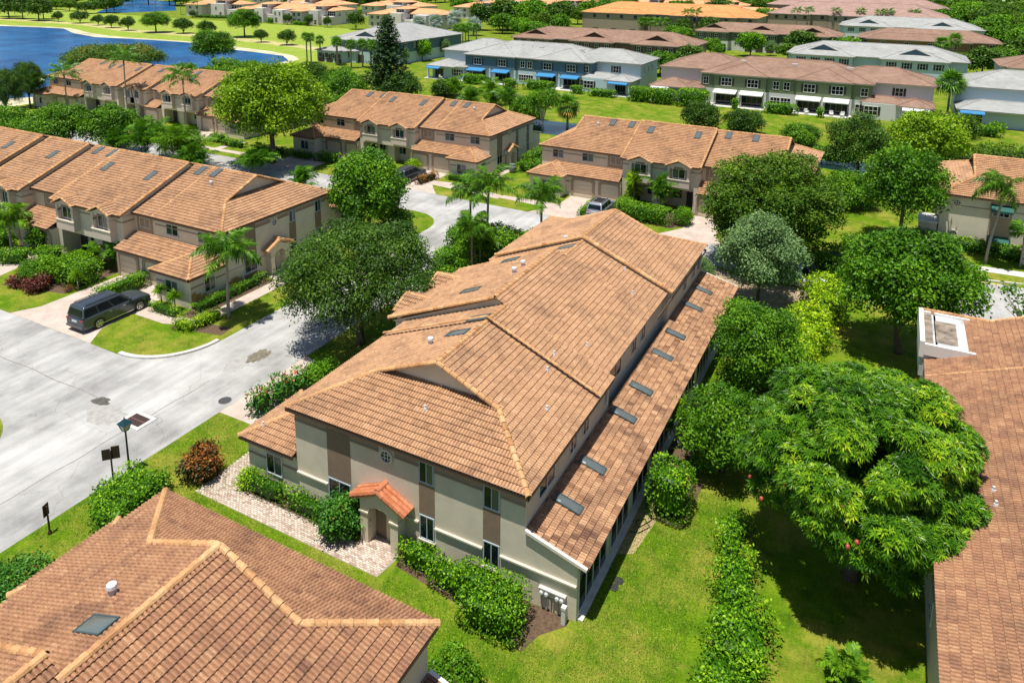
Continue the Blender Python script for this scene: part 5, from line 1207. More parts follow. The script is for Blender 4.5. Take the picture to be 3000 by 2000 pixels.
blot('asphalt_patch', -36.6, 31.6, .8, 1.1, M('worn seam asphalt', (.33, .32, .30), .9, var=.2, vscale=3), 8, .0065); blot('asphalt_patch', -39.0, 23.9, 1.6, .9, M('worn seam asphalt', (.33, .32, .30), .9, var=.2, vscale=3), 9, .0065)
g = G(); rr = random.Random(3); y = 20.5; pts = []
for i in range(40): pts.append((-36.55 + .05*math.sin(i*.9) + .03*rr.random(), 9 + i*.52))
for a, b in zip(pts[:-1], pts[1:]): g.face([(a[0] - .03, a[1], .0075), (a[0] + .03, a[1], .0075), (b[0] + .03, b[1], .0075), (b[0] - .03, b[1], .0075)])
pts = [(-60 + i*.6, 24.75 + .06*math.sin(i*.7)) for i in range(33)]
for a, b in zip(pts[:-1], pts[1:]): g.face([(a[0], a[1] - .03, .0075), (b[0], b[1] - .03, .0075), (b[0], b[1] + .03, .0075), (a[0], a[1] + .03, .0075)])
g.build('road_seam', M('tarred road seam', (.20, .195, .185), .9, var=.4, vscale=5), None, kind='structure')

# ------------------------------------------------------------------ cars
def wheel_meshes(r):
    k = ('wheel', round(r, 3))
    if k in PALMM: return PALMM[k]
    g = G(); g.tube([(0, -.13, 0), (0, -.10, 0), (0, .10, 0), (0, .13, 0)], [r*.88, r, r, r*.88], 22); ty = g.mesh('tyre', M('black tyre', (.012, .012, .012), .8))
    g = G(); g.tube([(0, .10, 0), (0, .132, 0)], [r*.66, r*.66], 20, r=.2); al = M('bright alloy wheel', (.62, .62, .63), .3, .8)
    g2 = G()
    for i in range(6):
        a = i*math.pi/3; g2.beam((0, .145, 0), (math.cos(a)*r*.62, .14, math.sin(a)*r*.62), .075, .03, up=(0, 1, 0))
    g2.tube([(0, .12, 0), (0, .165, 0)], [r*.16, r*.14], 10)
    for i in range(20):
        a0 = i/20*6.2832; a1 = (i + 1)/20*6.2832
        g2.face([(math.cos(a0)*r*.70, .136, math.sin(a0)*r*.70), (math.cos(a1)*r*.70, .136, math.sin(a1)*r*.70), (math.cos(a1)*r*.60, .150, math.sin(a1)*r*.60), (math.cos(a0)*r*.60, .150, math.sin(a0)*r*.60)])
    PALMM[k] = (ty, g.mesh('rim_well', M('dark wheel well', (.03, .03, .032), .6)), g2.mesh('rim', al)); return PALMM[k]
def car(name, label, x, y, rz, L, Wd, H, paint, wr=.38, sunroof=False, rails=True, boxy=.5, group=None):
    """estate car, forward is +x"""
    t = thing(name, label, 'car', (x, y, 0), rz, group); h2 = Wd/2; belt = H*.60; hood = H*.575
    st = [(-.5, .30, .50, .86), (-.49, .22, .545, .95), (-.46, .20, .60, .985), (-.30, .18, .605, 1.0), (-.05, .18, .60, 1.0), (.14, .18, .595, 1.0), (.20, .18, .60, .995), (.36, .18, .570, .985), (.455, .20, .52, .95), (.488, .24, .47, .88), (.5, .30, .42, .78)]
    g = G(); rings = []
    for u, zb, zt, w in st:
        zb *= H*.55 if False else H*.60; zt *= H; w *= h2; xx = u*L
        rings.append([(xx, -w*.90, zb), (xx, -w*.985, zb + .10), (xx, -w, zb + (zt - zb)*.45), (xx, -w*.985, zt - .10), (xx, -w*.93, zt - .02), (xx, -w*.80, zt + .015), (xx, 0, zt + .035), (xx, w*.80, zt + .015), (xx, w*.93, zt - .02), (xx, w*.985, zt - .10), (xx, w, zb + (zt - zb)*.45), (xx, w*.985, zb + .10), (xx, w*.90, zb)])
    n = len(rings[0]); b0 = 0; g.v = [p for r_ in rings for p in r_]
    for i in range(len(rings) - 1):
        for k in range(n):
            k2 = (k + 1) % n; g.f.append((i*n + k, i*n + k2, (i + 1)*n + k2, (i + 1)*n + k)); g.r.append(.5); g.m.append(0)
    g.f.append(tuple(range(n))); g.f.append(tuple(range((len(rings) - 1)*n, len(rings)*n))); g.r += [.5, .5]; g.m += [0, 0]
    body = g.build('body', paint, t, smooth=True)
    # cabin
    xr0, xr1, xf1, xf0 = -.492*L + .02, -.455*L + (1 - boxy)*.18, .06*L, .215*L; wb, wt = h2*.93, h2*.76; zb, zt = belt, H - .05
    g = G(); R_ = []
    for f, ex in ((0, 0), (.55, .02), (.90, .0), (1.0, -.10)):
        xa = xr0 + (xr1 - xr0)*f - ex*0; xb = xf0 + (xf1 - xf0)*f; w = wb + (wt - wb)*f; z = zb + (zt - zb)*f
        if f == 1.0: w -= .09; xa += .07; xb -= .10; z = H - .005
        R_.append([(xa, -w, z), (xb, -w*.96, z), (xb + .05*(1 if f < 1 else 0), 0, z + .01), (xb, w*.96, z), (xa, w, z), (xa - .03, 0, z)])
    n = 6; g.v = [p for r_ in R_ for p in r_]
    for i in range(3):
        for k in range(n): g.f.append((i*n + k, i*n + (k + 1) % n, (i + 1)*n + (k + 1) % n, (i + 1)*n + k)); g.r.append(.5); g.m.append(0)
    g.f.append(tuple(range(3*n, 4*n))); g.r.append(.5); g.m.append(0)
    cab = g.build('cabin', paint, t, smooth=True)
    for o_, w_ in ((cab, .05), (body, .04)):
        bv = o_.modifiers.new('bevel', 'BEVEL'); bv.width = w_; bv.segments = 3; bv.limit_method = 'ANGLE'; bv.angle_limit = math.radians(28); bv.harden_normals = True
    def lerp(a, b, f): return tuple(a[i] + (b[i] - a[i])*f for i in range(3))
    def side(f, u, sy, off=.008):
        lo, hi = R_[0], R_[2]; ia, ib = (0, 1) if sy < 0 else (4, 3)
        p = lerp(lerp(lo[ia], lo[ib], u), lerp(hi[ia], hi[ib], u), f); return (p[0], p[1] + sy*off, p[2] + .004)
    cuts = ((.025, .30), (.325, .605), (.635, .93))
    for sy in (-1, 1):
        for u0, u1 in cuts:
            g = G(); g.face([side(.10, u0, sy), side(.10, u1, sy), side(.93, u1 if u1 < .9 else u1 - .01, sy), side(.93, u0, sy)]); g.build('side_window', GLASS, t)
        g = G(); yy = sy*(h2 + .10); g.box(.165*L - .08, .165*L + .08, min(sy*(h2*.93), yy), max(sy*(h2*.93), yy), belt + .04, belt + .20); g.build('mirror', paint, t)
        g = G(); g.box(-.30*L, .20*L, min(sy*(h2*.93), sy*(h2 + .03)), max(sy*(h2*.93), sy*(h2 + .03)), .30, .36); g.build('running_board', M('chrome trim', (.6, .6, .6), .25, .9), t)
        for u in (-.14, .06):
            g = G(); yy = sy*(h2*.995); g.box(u*L, u*L + .20, min(yy, yy + sy*.03), max(yy, yy + sy*.03), belt - .17, belt - .13); g.build('door_handle', M('chrome trim', (.6, .6, .6), .25, .9), t)
        for u in (-.20, .01, .20):
            g = G(); yy = sy*(h2*.99); g.box(u*L, u*L + .012, min(yy, yy + sy*.012), max(yy, yy + sy*.012), .42, belt - .05); g.build('door_gap', BLACK, t)
        if rails:
            g = G(); yy = sy*(wt - .12); g.beam((xr1 + .25, yy, H + .045), (xf1 - .15, yy, H + .045), .045, .035); 
            for xx in (xr1 + .3, (xr1 + xf1)/2, xf1 - .2): g.beam((xx, yy, H - .02), (xx, yy, H + .045), .04, .04, up=(1, 0, 0))
            g.build('roof_rail', BLACK, t)
        g = G(); g.box(-.502*L, -.478*L, min(sy*h2*.58, sy*h2*.93), max(sy*h2*.58, sy*h2*.93), H*.47, H*.53); g.build('tail_light', M('red tail light', (.32, .012, .015), .2), t)
        g = G(); g.box(.455*L, .492*L, min(sy*h2*.50, sy*h2*.86), max(sy*h2*.50, sy*h2*.86), H*.38, H*.44); g.build('headlight', M('headlight glass', (.7, .72, .74), .1), t)
    lo, hi = R_[0], R_[2]
    def rq(a, b, f0, f1, s_, dx): return [tuple(np.add(lerp(lerp(lo[a], lo[b], q), lerp(hi[a], hi[b], q), f), (dx, 0, .006))) for f, q in ((f0, s_), (f0, 1 - s_), (f1, 1 - s_), (f1, s_))]
    g = G(); g.face(rq(1, 3, .06, .95, .06, .065)); g.build('windscreen', GLASS, t)
    g = G(); g.face(rq(0, 4, .12, .88, .09, -.045)); g.build('rear_window', GLASS, t)
    if sunroof:
        g = G(); g.box(xr1 + .55, xf1 - .25, -wt*.62, wt*.62, H + .002, H + .014); g.build('sunroof', GLASS, t)
    else:
        g = G()
        for yy in (-.42, -.2, .2, .42): g.box(xr1 + .3, xf1 - .3, yy - .02, yy + .02, H - .002, H + .010)
        g.build('roof_rib', paint, t)
    g = G(); g.box(-.505*L, -.485*L, -.27, .27, H*.41, H*.41 + .13); g.build('licence_plate', M('pale plate', (.62, .66, .64), .4), t)
    g = G(); g.box(-.515*L, -.47*L, -h2*.90, h2*.90, .36, .50); g.box(.47*L, .508*L, -h2*.80, h2*.80, .34, .48); g.build('bumper', M('grey bumper trim', (.09, .09, .095), .5), t)
    g = G(); g.box(-.512*L, -.49*L, -h2*.7, h2*.7, .42, .45); g.build('chrome_strip', M('chrome trim', (.6, .6, .6), .25, .9), t)
    g = G(); g.box(.492*L, .506*L, -h2*.42, h2*.42, .50, H*.43); g.build('grille', BLACK, t)
    ty, well, rim = wheel_meshes(wr)
    for ux, sy in ((-.285, -1), (-.285, 1), (.305, -1), (.305, 1)):
        m_ = Matrix.Translation((ux*L, sy*(h2 - .125), wr)) @ Matrix.Rotation(0 if sy > 0 else math.pi, 4, 'Z')
        w_ = obj('wheel', ty, t, m_); obj('rim_well', well, w_); obj('rim', rim, w_)
        g = G()
        for i in range(10):
            a0 = math.pi*i/10; a1 = math.pi*(i + 1)/10; r0, r1 = wr*1.02, wr*1.16; cx = ux*L; yy = sy*(h2 + .004)
            g.prism([(cx + math.cos(a0)*r0, yy, wr + math.sin(a0)*r0), (cx + math.cos(a1)*r0, yy, wr + math.sin(a1)*r0), (cx + math.cos(a1)*r1, yy, wr + math.sin(a1)*r1), (cx + math.cos(a0)*r1, yy, wr + math.sin(a0)*r1)], (0, -sy*.05, 0))
        g.face([(ux*L + math.cos(math.pi*i/12)*wr*1.03, sy*(h2 + .0015), wr + math.sin(math.pi*i/12)*wr*1.03) for i in range(13)] + [(ux*L - wr*1.03, sy*(h2 + .0015), .3), (ux*L + wr*1.03, sy*(h2 + .0015), .3)], m=0)
        g.build('wheel_arch', BLACK, t)
    return t
def paint(n, c, r=.22, me=.35): return M(n, c, r, me, spec=.7)
car('estate_car', 'long dark grey estate car parked on the paver driveway of the left row', -50.05, 31.95, math.pi/2, 5.5, 2.04, 1.90, paint('dark grey car paint', (.085, .105, .125), .18, .5), .40, boxy=.9)
car('estate_car', 'silver estate car with a dark glass roof panel parked beside a low hedge', -26.5, 72.7, math.pi/2, 4.75, 1.90, 1.62, paint('silver car paint', (.42, .45, .50), .25, .6), .36, sunroof=True, boxy=.45)
car('estate_car', 'dark grey estate car parked before a garage beside the red croton hedge', -51.8, 72.9, math.pi/2, 4.9, 1.95, 1.72, paint('slate car paint', (.075, .085, .10)), .37, boxy=.6)
car('parked_car', 'white car half hidden under the tree at the end of the cross street', -5.5, 63.3, math.radians(-12), 4.6, 1.85, 1.55, paint('white car paint', (.74, .75, .77), .25, 0.0), .35, rails=False, boxy=.3)
car('parked_car', 'white car standing before the garages of the lakeside row', -113.6, 74.5, math.radians(5), 4.5, 1.85, 1.45, paint('white car paint', (.74, .75, .77), .25, 0.0), .34, rails=False, boxy=.3)
# ================================================================== FAR HOUSES
RGREY = mat_course('grey flat tile', (.31, .315, .305), (.38, .385, .37), (.20, .20, .195))
RBRN = mat_course('brown flat tile', (.245, .150, .105), (.32, .205, .15), (.14, .085, .06))
RMAU = mat_course('mauve brown tile', (.31, .20, .17), (.40, .27, .22), (.20, .13, .11), .2)
RORG = mat_course('orange tile', (.56, .24, .075), (.66, .32, .12), (.30, .14, .06), .2)
RORV = mat_course('bright orange tile', (.62, .30, .14), (.74, .40, .20), (.42, .20, .10), .2)
TEAL = M('slate teal siding', (.075, .145, .185), .7, var=.08); TEALL = M('pale blue stucco', (.46, .58, .62), .8); OLIVE = M('sage green siding', (.15, .19, .10), .75, var=.08); OFFW = M('off white stucco', (.60, .60, .58), .8)
DBRN = M('brown siding', (.16, .10, .07), .75); SHUT = M('dark shutter', (.035, .045, .06), .6); SHUTB = M('black brown shutter', (.030, .022, .018), .6); BLUE = M('blue canvas awning', (.030, .20, .42), .7); WAWN = M('white canvas awning', (.74, .74, .72), .7)
VILLA = M('pink white villa stucco', (.66, .60, .57), .8); VILLAB = M('pale blue grey stucco', (.50, .60, .62), .8); TAUPEW = M('taupe far stucco', (.30, .24, .18), .8)
class House:
    def __init__(s, label, x, y, cat='house', name='house', group=None):
        s.root = thing(name, label, cat, (x, y, 0), 0, group); s.off = (x, y, 0); s.roofs = G(); s.walls = {}; s.gl = []; s.soff = G(); s.rid = G()
    def wall(s, mat, x0, x1, y0, y1, z0, z1):
        s.walls.setdefault(mat.name, G()).box(x0, x1, y0, y1, z0, z1)
    def hip(s, x0, x1, y0, y1, ze, m=.36, gab=None):
        """hip roof over a rectangle; m slope"""
        w, d = x1 - x0, y1 - y0; r = min(w, d)/2; zr = ze + m*r
        if w >= d: a, b = (x0 + r, (y0 + y1)/2, zr), (x1 - r, (y0 + y1)/2, zr)
        else: a, b = ((x0 + x1)/2, y0 + r, zr), ((x0 + x1)/2, y1 - r, zr)
        c = [(x0, y0, ze), (x1, y0, ze), (x1, y1, ze), (x0, y1, ze)]
        if w >= d: fs = [(c[0], c[1], b, a), (c[1], c[2], b), (c[2], c[3], a, b), (c[3], c[0], a)]
        else: fs = [(c[0], c[1], a), (c[1], c[2], b, a), (c[2], c[3], b), (c[3], c[0], a, b)]
        for f in fs: s.roofs.face(f)
        k = [(0, a), (1, b if w >= d else a), (2, b), (3, a if w >= d else b)]
        for i, q in k: s.rid.tube([c[i], q], .11, 5)
        if np.linalg.norm(np.subtract(a, b)) > .1: s.rid.tube([a, b], .11, 5)
        s.soff.box(x0 + .02, x1 - .02, y0 + .02, y1 - .02, ze - .2, ze - .012)
        return zr
    def gablet(s, x, y0, y1, hw, ze, m, mat):
        zr = ze + m*hw
        s.roofs.face([(x - hw, y0, ze), (x, y0, zr), (x, y1, zr), (x - hw, y1, ze)]); s.roofs.face([(x + hw, y0, ze), (x, y0, zr), (x, y1, zr), (x + hw, y1, ze)])
        s.walls.setdefault(mat.name, G()).prism([(x - hw*.93, y0 + .25, ze), (x + hw*.93, y0 + .25, ze), (x, y0 + .25, zr - .12)], (0, .3, 0))
        for sx in (-1, 1): s.rid.tube([(x + sx*hw, y0, ze), (x, y0, zr)], .10, 5)
    def win(s, x, y, z, w=1.2, h=1.3, shut=None, face='y', out=-1, bars=1, fm=None, gm=None):
        g = G()
        def bx(a0, a1, z0, z1, d0, d1):
            lo, hi = sorted((y + out*d0, y + out*d1)) if face == 'y' else sorted((x + out*d0, x + out*d1))
            if face == 'y': g.box(a0, a1, lo, hi, z0, z1)
            else: g.box(lo, hi, a0, a1, z0, z1)
        c = x if face == 'y' else y; f = .07
        bx(c - w/2 - f, c - w/2, z - f, z + h + f, 0, .07); bx(c + w/2, c + w/2 + f, z - f, z + h + f, 0, .07); bx(c - w/2, c + w/2, z - f, z, 0, .068); bx(c - w/2, c + w/2, z + h, z + h + f, 0, .068)
        for k in range(bars): q = c - w/2 + w*(k + 1)/(bars + 1); bx(q - .03, q + .03, z, z + h, 0, .06)
        if bars: bx(c - w/2, c + w/2, z + h*.5 - .025, z + h*.5 + .025, 0, .055)
        o = g.build('window', fm or WHITE, s.root, s.off)
        g = G(); bx(c - w/2, c + w/2, z, z + h, -.02, .02); g.build('pane', gm or GLASS, o, s.off)
        if shut:
            g = G(); bx(c - w/2 - f - .42, c - w/2 - f - .03, z - .02, z + h + .02, 0, .05); bx(c + w/2 + f + .03, c + w/2 + f + .42, z - .02, z + h + .02, 0, .05); g.build('shutter', shut, s.root, s.off)
    def awning(s, x0, x1, y, z, d, mat, out=-1, drop=.45):
        g = G(); g.prism([(x0, y, z), (x0, y + out*d, z - drop), (x0, y + out*d, z - drop - .18), (x0, y, z - .12)], (x1 - x0, 0, 0)); g.build('awning', mat, s.root, s.off)
    def patio(s, x0, x1, y, mat, h=2.35, depth=1.6):
        """sliding doors under an awning with flanking piers"""
        g = G(); g.box(x0, x1, y - .03, y + .05, .05, h); g.build('patio_door', GLASS, s.root, s.off)
        g = G(); n = 4
        for i in range(n + 1): q = x0 + (x1 - x0)*i/n; g.box(q - .04, q + .04, y - .07, y - .031, .05, h)
        g.build('door_frame', M('dark door frame', (.10, .11, .11), .5), s.root, s.off)
    def box(s, name, mat, *b):
        g = G(); g.box(*b); g.build(name, mat, s.root, s.off)
    def done(s, rm, ridge=None):
        for k, g in s.walls.items(): g.build('wall', MATS[k], s.root, s.off)
        s.roofs.build('roof', rm, s.root, s.off); s.soff.build('eave', M('pale eave board', (.36, .33, .29), .7), s.root, s.off)
        s.rid.build('ridge_cap', ridge or rm, s.root, s.off); return s
def row8(label, xs, y0, kind, low_left=True, low_right=True):
    """two storey row seen from its garden side; xs = body x0, proj1 x0,x1, proj2 x0,x1, body x1, right wing x1, left wing x0"""
    grey = kind == 'teal'; rm = RGREY if grey else RBRN; up = TEAL if grey else OLIVE; lo = TEALL if grey else OFFW; sh = SHUT if grey else SHUTB; aw = BLUE if grey else WAWN
    lx0, bx0, p1a, p1b, p2a, p2b, bx1, rx1 = xs; h = House(label, (bx0 + bx1)/2, y0 + 8); ze = 6.0; D = 17.0; OV = .45
    yb = y0 + .9
    h.wall(up, bx0 + OV, bx1 - OV, yb, y0 + D - OV, 3.0, ze - .1); h.wall(lo, bx0 + OV, bx1 - OV, yb, y0 + D - OV, 0, 3.0)
    h.wall(lo, lx0 + OV, bx0 + OV, y0 + 5.6, y0 + D + 3, 0, ze - .1); h.wall(lo, bx1 - OV, rx1 - OV, y0 + 4.2, y0 + D - .5, 0, ze - .1)
    h.hip(bx0, bx1, y0 + .45, y0 + D, ze, .34); h.hip(lx0, bx0 + 9, y0 + 5.1, y0 + D + 3, ze + .02, .34); h.hip(bx1 - 8.5, rx1, y0 + 3.7, y0 + D - .2, ze + .02, .34)
    for a, b in ((p1a, p1b), (p2a, p2b)):
        h.wall(up, a + OV, b - OV, y0 + OV, yb + 1, 3.0, ze - .1); h.hip(a, b, y0, y0 + (b - a)*1.0, ze + .012, .34)
        w = b - a
        for q in (.27, .73):
            h.win(a + w*q, y0 + OV, 3.75, 1.9, 1.45, sh, bars=2)
            c = a + w*q; h.patio(c - 1.9, c + 1.9, yb, aw); h.awning(c - 2.15, c + 2.15, y0 + OV, 3.0, 1.9, aw)
        for q in (0.0, .5, 1.0): h.box('pier', lo, a + OV + q*(w - 2*OV) - .2, a + OV + q*(w - 2*OV) + .2, y0 + OV - .02, yb + .3, 0, 3.0)
        h.box('patio_slab', CONC, a, b, y0 - 2.6, yb, 0, .08)
    for x in (p1b + (p2a - p1b)*.3, p1b + (p2a - p1b)*.72): h.win(x, yb, 3.75, 1.0, 1.4); h.win(x, yb, .85, 1.7, 1.3, bars=2)
    h.win(bx0 + OV + .9, yb, 3.75, .9, 1.4); h.win(bx1 - OV - 1.2, yb, 3.75, 1.1, 1.4); h.win(bx1 - OV - 1.5, yb, .85, 1.9, 1.3, bars=2); h.win(bx0 + OV + .9, yb, .85, 1.4, 1.3)
    h.win((bx1 + rx1)/2 - 1.0, y0 + 4.2, 3.8, 1.2, 1.4, sh)
    for yy in (y0 + 6.5, y0 + 9.5, y0 + 12): h.win(rx1 - OV, yy, 3.8, .9, 1.3, face='x', out=1)
    if low_left:
        a, b = lx0 + .6, bx0 + 1.2; h.wall(lo, a + .4, b - .6, y0 - .6, y0 + 5.8, 0, 2.9); h.hip(a - .6, b - 2.2, y0 - 2.0, y0 + 5.6, 3.0, .36); h.hip(b - 4.6, b + .2, y0 - .9, y0 + 5.0, 3.03, .36)
        h.awning(a, a + 3.6, y0 - 1.9, 2.85, 1.2, aw, drop=.3); h.patio(a + 1.2, a + 3.4, y0 - .62, aw, 2.2); h.win(b - 2.3, y0 - .6, .8, 1.9, 1.5, sh, bars=2); h.box('pier', lo, a - .3, a + .1, y0 - 1.9, y0 - 1.5, 0, 2.9)
        h.box('patio_slab', CONC, a - .6, a + 4.2, y0 - 3.0, y0 - .6, 0, .08)
    if low_right:
        a, b = bx1 - 2.2, rx1 - .6; h.wall(lo, a + .4, b - .6, y0 - .8, y0 + 4.4, 0, 2.9); h.hip(a, b - 3.5, y0 - .6, y0 + 4.6, 3.0, .36); h.hip(b - 5.6, b + .4, y0 - 2.4, y0 + 4.2, 3.03, .36)
        h.awning(b - 4.6, b - .4, y0 - 2.2, 2.85, 1.1, aw, drop=.3); h.patio(b - 3.6, b - 1.4, y0 - .82, aw, 2.2); h.win(a + 1.9, y0 - .8, .8, 2.1, 1.5, sh, bars=2); h.box('pier', lo, b - .4, b, y0 - 2.2, y0 - 1.8, 0, 2.9)
        h.box('patio_slab', CONC, b - 5.4, b + .2, y0 - 3.6, y0 - .8, 0, .08)
    rg = random.Random(int(abs(bx0)))
    for i in range(9):
        x = bx0 + 3 + (bx1 - bx0 - 6)*(i + rg.random()*.6)/9; y = y0 + 4.2 + rg.random()*2.5; z = ze + .34*(y - y0 - .45)
        g = G(); g.tube([(x, y, z - .1), (x, y, z + .45)], .09, 7); g.build('vent_pipe', GALV, h.root, h.off)
    for i in range(3):
        x = bx0 + 6 + (bx1 - bx0 - 12)*i/2 + 1.3; y = y0 + 6.2; z = ze + .34*(y - y0 - .45); g = G(); g.box(x - .55, x + .55, y - .25, y + .25, z - .05, z + .22); g.build('roof_vent', M('pale metal vent', (.62, .60, .57), .5), h.root, h.off)
    return h.done(rm)
row8('grey tiled teal house row with blue awnings across the lawn', (-98, -89, -89, -75.2, -70.9, -58.6, -57.0, -47.1), 147.0, 'teal')
row8('brown tiled sage green house row with white awnings across the lawn', (-43.5, -34, -31.5, -20.8, -16.3, -5.9, -2.6, 7.2), 145.6, 'green')
row8('grey tiled pale row with a blue awning at the right edge beyond the fan palm', (10.2, 30, 31, 42, 46, 56, 58, 66), 148.0, 'teal', True, False)
def block_row(label, x0, x1, y0, y1, ze, m, rm, wl, wu, nproj, gcol, win_n, sh=None, gdepth=5.0, hw=3.4, shift=0, fm=None):
    h = House(label, (x0 + x1)/2, (y0 + y1)/2); h.wall(wu, x0 + .5, x1 - .5, y0 + .5, y1 - .5, ze*.5, ze - .1); h.wall(wl, x0 + .5, x1 - .5, y0 + .5, y1 - .5, 0, ze*.5)
    h.hip(x0, x1, y0, y1, ze, m); L = x1 - x0
    for k in range(nproj):
        a = x0 + L*(k + .06)/nproj + shift; b = x0 + L*(k + .80)/nproj + shift
        h.hip(a, b, y0 - 2.6, y0 + 7, ze + .01, m); h.wall(wu, a + .5, b - .5, y0 - 2.1, y0 + 1, ze*.5, ze - .1); h.wall(wl, a + .5, b - .5, y0 - 2.1, y0 + 1, 0, ze*.5)
        if gcol is not None: h.gablet((a + b)/2, y0 + .2, y0 + 6.5, min(hw, (b - a)*.3), ze + .95, m*1.25, gcol)
        for q in (.18, .40, .62, .84): h.win(a + (b - a)*q, y0 - 2.1, ze - 1.95, 1.1, 1.3, sh, fm=fm)
        for q in (.2, .5, .8): h.box('garage_opening', M('dark garage', (.06, .035, .03), .6), a + (b - a)*q - 1.1, a + (b - a)*q + 1.1, y0 - 2.16, y0 - 2.05, 0, 2.2)
    for k in range(win_n): h.win(x0 + L*(k + .5)/win_n, y0 + .5, ze - 1.9, 1.2, 1.3, fm=fm)
    for yy in (y0 + 3, y0 + 7, y0 + 11): h.win(x1 - .5, yy, ze - 1.9, 1.0, 1.3, sh, face='x', out=1)
    return h.done(rm)
K_ = .98
block_row('brown roofed row with three dark gablets standing behind the teal row', -100, -46.5, 193, 209, 6.0, .34, RBRN, OFFW, DBRN, 3, M('dark gablet boards', (.07, .035, .022), .8), 6, SHUTB)
block_row('grey roofed pale blue row with two blue gablets behind the sage green row', -24, 15.2, 193.5, 209, 6.0, .34, RGREY, TEALL, TEALL, 2, TEAL, 4, SHUT)
block_row('brown roofed green row with dark gablets beyond the garage court', -60, -15, 247, 262, 6.0, .34, RBRN, OFFW, OLIVE, 3, M('dark gablet boards', (.07, .035, .022), .8), 5, SHUTB)
block_row('brown roofed row with ochre upper walls near the right edge, two fan palms in front', -11, 27, 250, 266, 6.0, .34, RBRN, M('ochre brown siding', (.22, .13, .06), .8), M('ochre brown siding', (.22, .13, .06), .8), 1, None, 7, None)
block_row('grey roofed row with two blue gablets before the mauve building', -20, 27, 303, 322, 6.0, .34, RGREY, OFFW, TEALL, 2, TEAL, 5, SHUT)
block_row('brown roofed corner house at the right edge behind the grey row', 20.2, 40, 191, 205, 6.0, .34, RBRN, OFFW, OFFW, 1, None, 3, SHUTB)
block_row('small brown roofed house far right among the trees', 37, 56, 275, 290, 6.0, .34, RBRN, OFFW, OFFW, 1, None, 3, SHUTB)
block_row('large grey roofed pale blue house behind the norfolk pine', -140, -116, 160, 192, 6.0, .30, RGREY, TEALL, TEAL, 1, TEAL, 4, SHUT, shift=2)
block_row('grey roofed wing of the pale blue house, seen beside the three fan palms', -141, -128, 156.5, 164, 3.2, .25, RGREY, TEALL, TEALL, 1, None, 2, None)
block_row('long orange roofed building with screened balconies behind the brown gablet row', -116, -46, 285, 308, 8.2, .34, RORG, TAUPEW, TAUPEW, 2, None, 12, None, fm=M('grey balcony frame', (.22, .26, .28), .6))
block_row('long mauve brown roofed building at the top right behind the gablet row', -50, 18, 330, 356, 8.0, .36, RMAU, TAUPEW, TAUPEW, 3, None, 14, None, fm=M('grey balcony frame', (.22, .26, .28), .6))
block_row('second mauve roofed building peeking over the first', -60, 20, 392, 412, 9.0, .36, RMAU, TAUPEW, TAUPEW, 2, None, 8, None)
def villa(label, x, y, rz, w, d, n, mat=VILLA, roof=RORV, seed=1):
    h = House(label, x, y, 'villa', 'villa'); h.root.rotation_euler = (0, 0, rz); h.off = (0, 0, 0); rg = random.Random(seed); a = -w/2
    h.wall(mat, -w/2 + .5, w/2 - .5, -d*.2, d*.5, 0, 6.0); h.hip(-w/2, w/2, -d*.25, d*.55, 6.1, .26); st = w/n
    for k in range(n):
        x0 = a + st*k; kind = k % 3
        if kind == 0:
            h.wall(mat, x0 + .4, x0 + st*.62, -d*.5, 0, 0, 5.6); h.hip(x0, x0 + st*.7, -d*.55, d*.1, 5.7, .28)
            h.win(x0 + st*.2, -d*.5, 3.6, 1.4, 1.3, bars=1); h.win(x0 + st*.46, -d*.5, 3.6, 1.4, 1.3, bars=1); h.win(x0 + st*.2, -d*.5, .7, 1.2, 1.5); h.win(x0 + st*.46, -d*.5, .7, 1.2, 1.5)
        elif kind == 1:
            h.wall(mat, x0 + .2, x0 + st*.5, -d*.52, 0, 0, 6.4); h.wall(mat, x0 + .6, x0 + st*.45, -d*.3, 0, 6.4, 8.0); h.hip(x0, x0 + st*.6, -d*.36, d*.2, 8.0, .28)
            h.win(x0 + st*.25, -d*.3, 6.7, st*.3, 1.0, bars=2); h.win(x0 + st*.2, -d*.52, 3.4, .9, 1.5); h.win(x0 + st*.36, -d*.52, .3, 1.1, 2.1); h.wall(mat, x0 + st*.5, x0 + st, -d*.42, 0, 0, 3.6); h.win(x0 + st*.75, -d*.2, 3.9, st*.4, 1.7, bars=3); h.win(x0 + st*.7, -d*.42, .4, 1.3, 2.0)
        else:
            h.wall(mat, x0, x0 + st*.55, -d*.5, 0, 0, 5.9); h.win(x0 + st*.16, -d*.5, 3.5, .9, 1.6); h.win(x0 + st*.4, -d*.5, 3.5, .9, 1.6); h.win(x0 + st*.2, -d*.5, .3, 1.1, 2.2); h.wall(mat, x0 + st*.55, x0 + st, -d*.4, 0, 0, 4.1); h.win(x0 + st*.76, -d*.2, 4.2, st*.3, 1.3, bars=2); h.win(x0 + st*.76, -d*.4, .6, 1.2, 1.8)
    for yy in (-d*.05, d*.2): h.win(w/2 - .5, yy, 3.6, 1.0, 1.4, face='x', out=1); h.win(w/2 - .5, yy, .8, 1.0, 1.4, face='x', out=1)
    h.box('chimney', mat, -w*.2, -w*.2 + 1.2, d*.3, d*.3 + 1.2, 6, 9.2); return h.done(roof)
villa('white villa with an orange roof beside the far pond', -302, 266, math.radians(12), 30, 16, 2, seed=2)
villa('long white villa row with stacked orange roofs above the lake bank', -243, 256, math.radians(4), 50, 20, 5, seed=3)
villa('cream villa with orange roofs and a green awning left of the silver palms', -183, 262, math.radians(2), 34, 18, 3, seed=4)
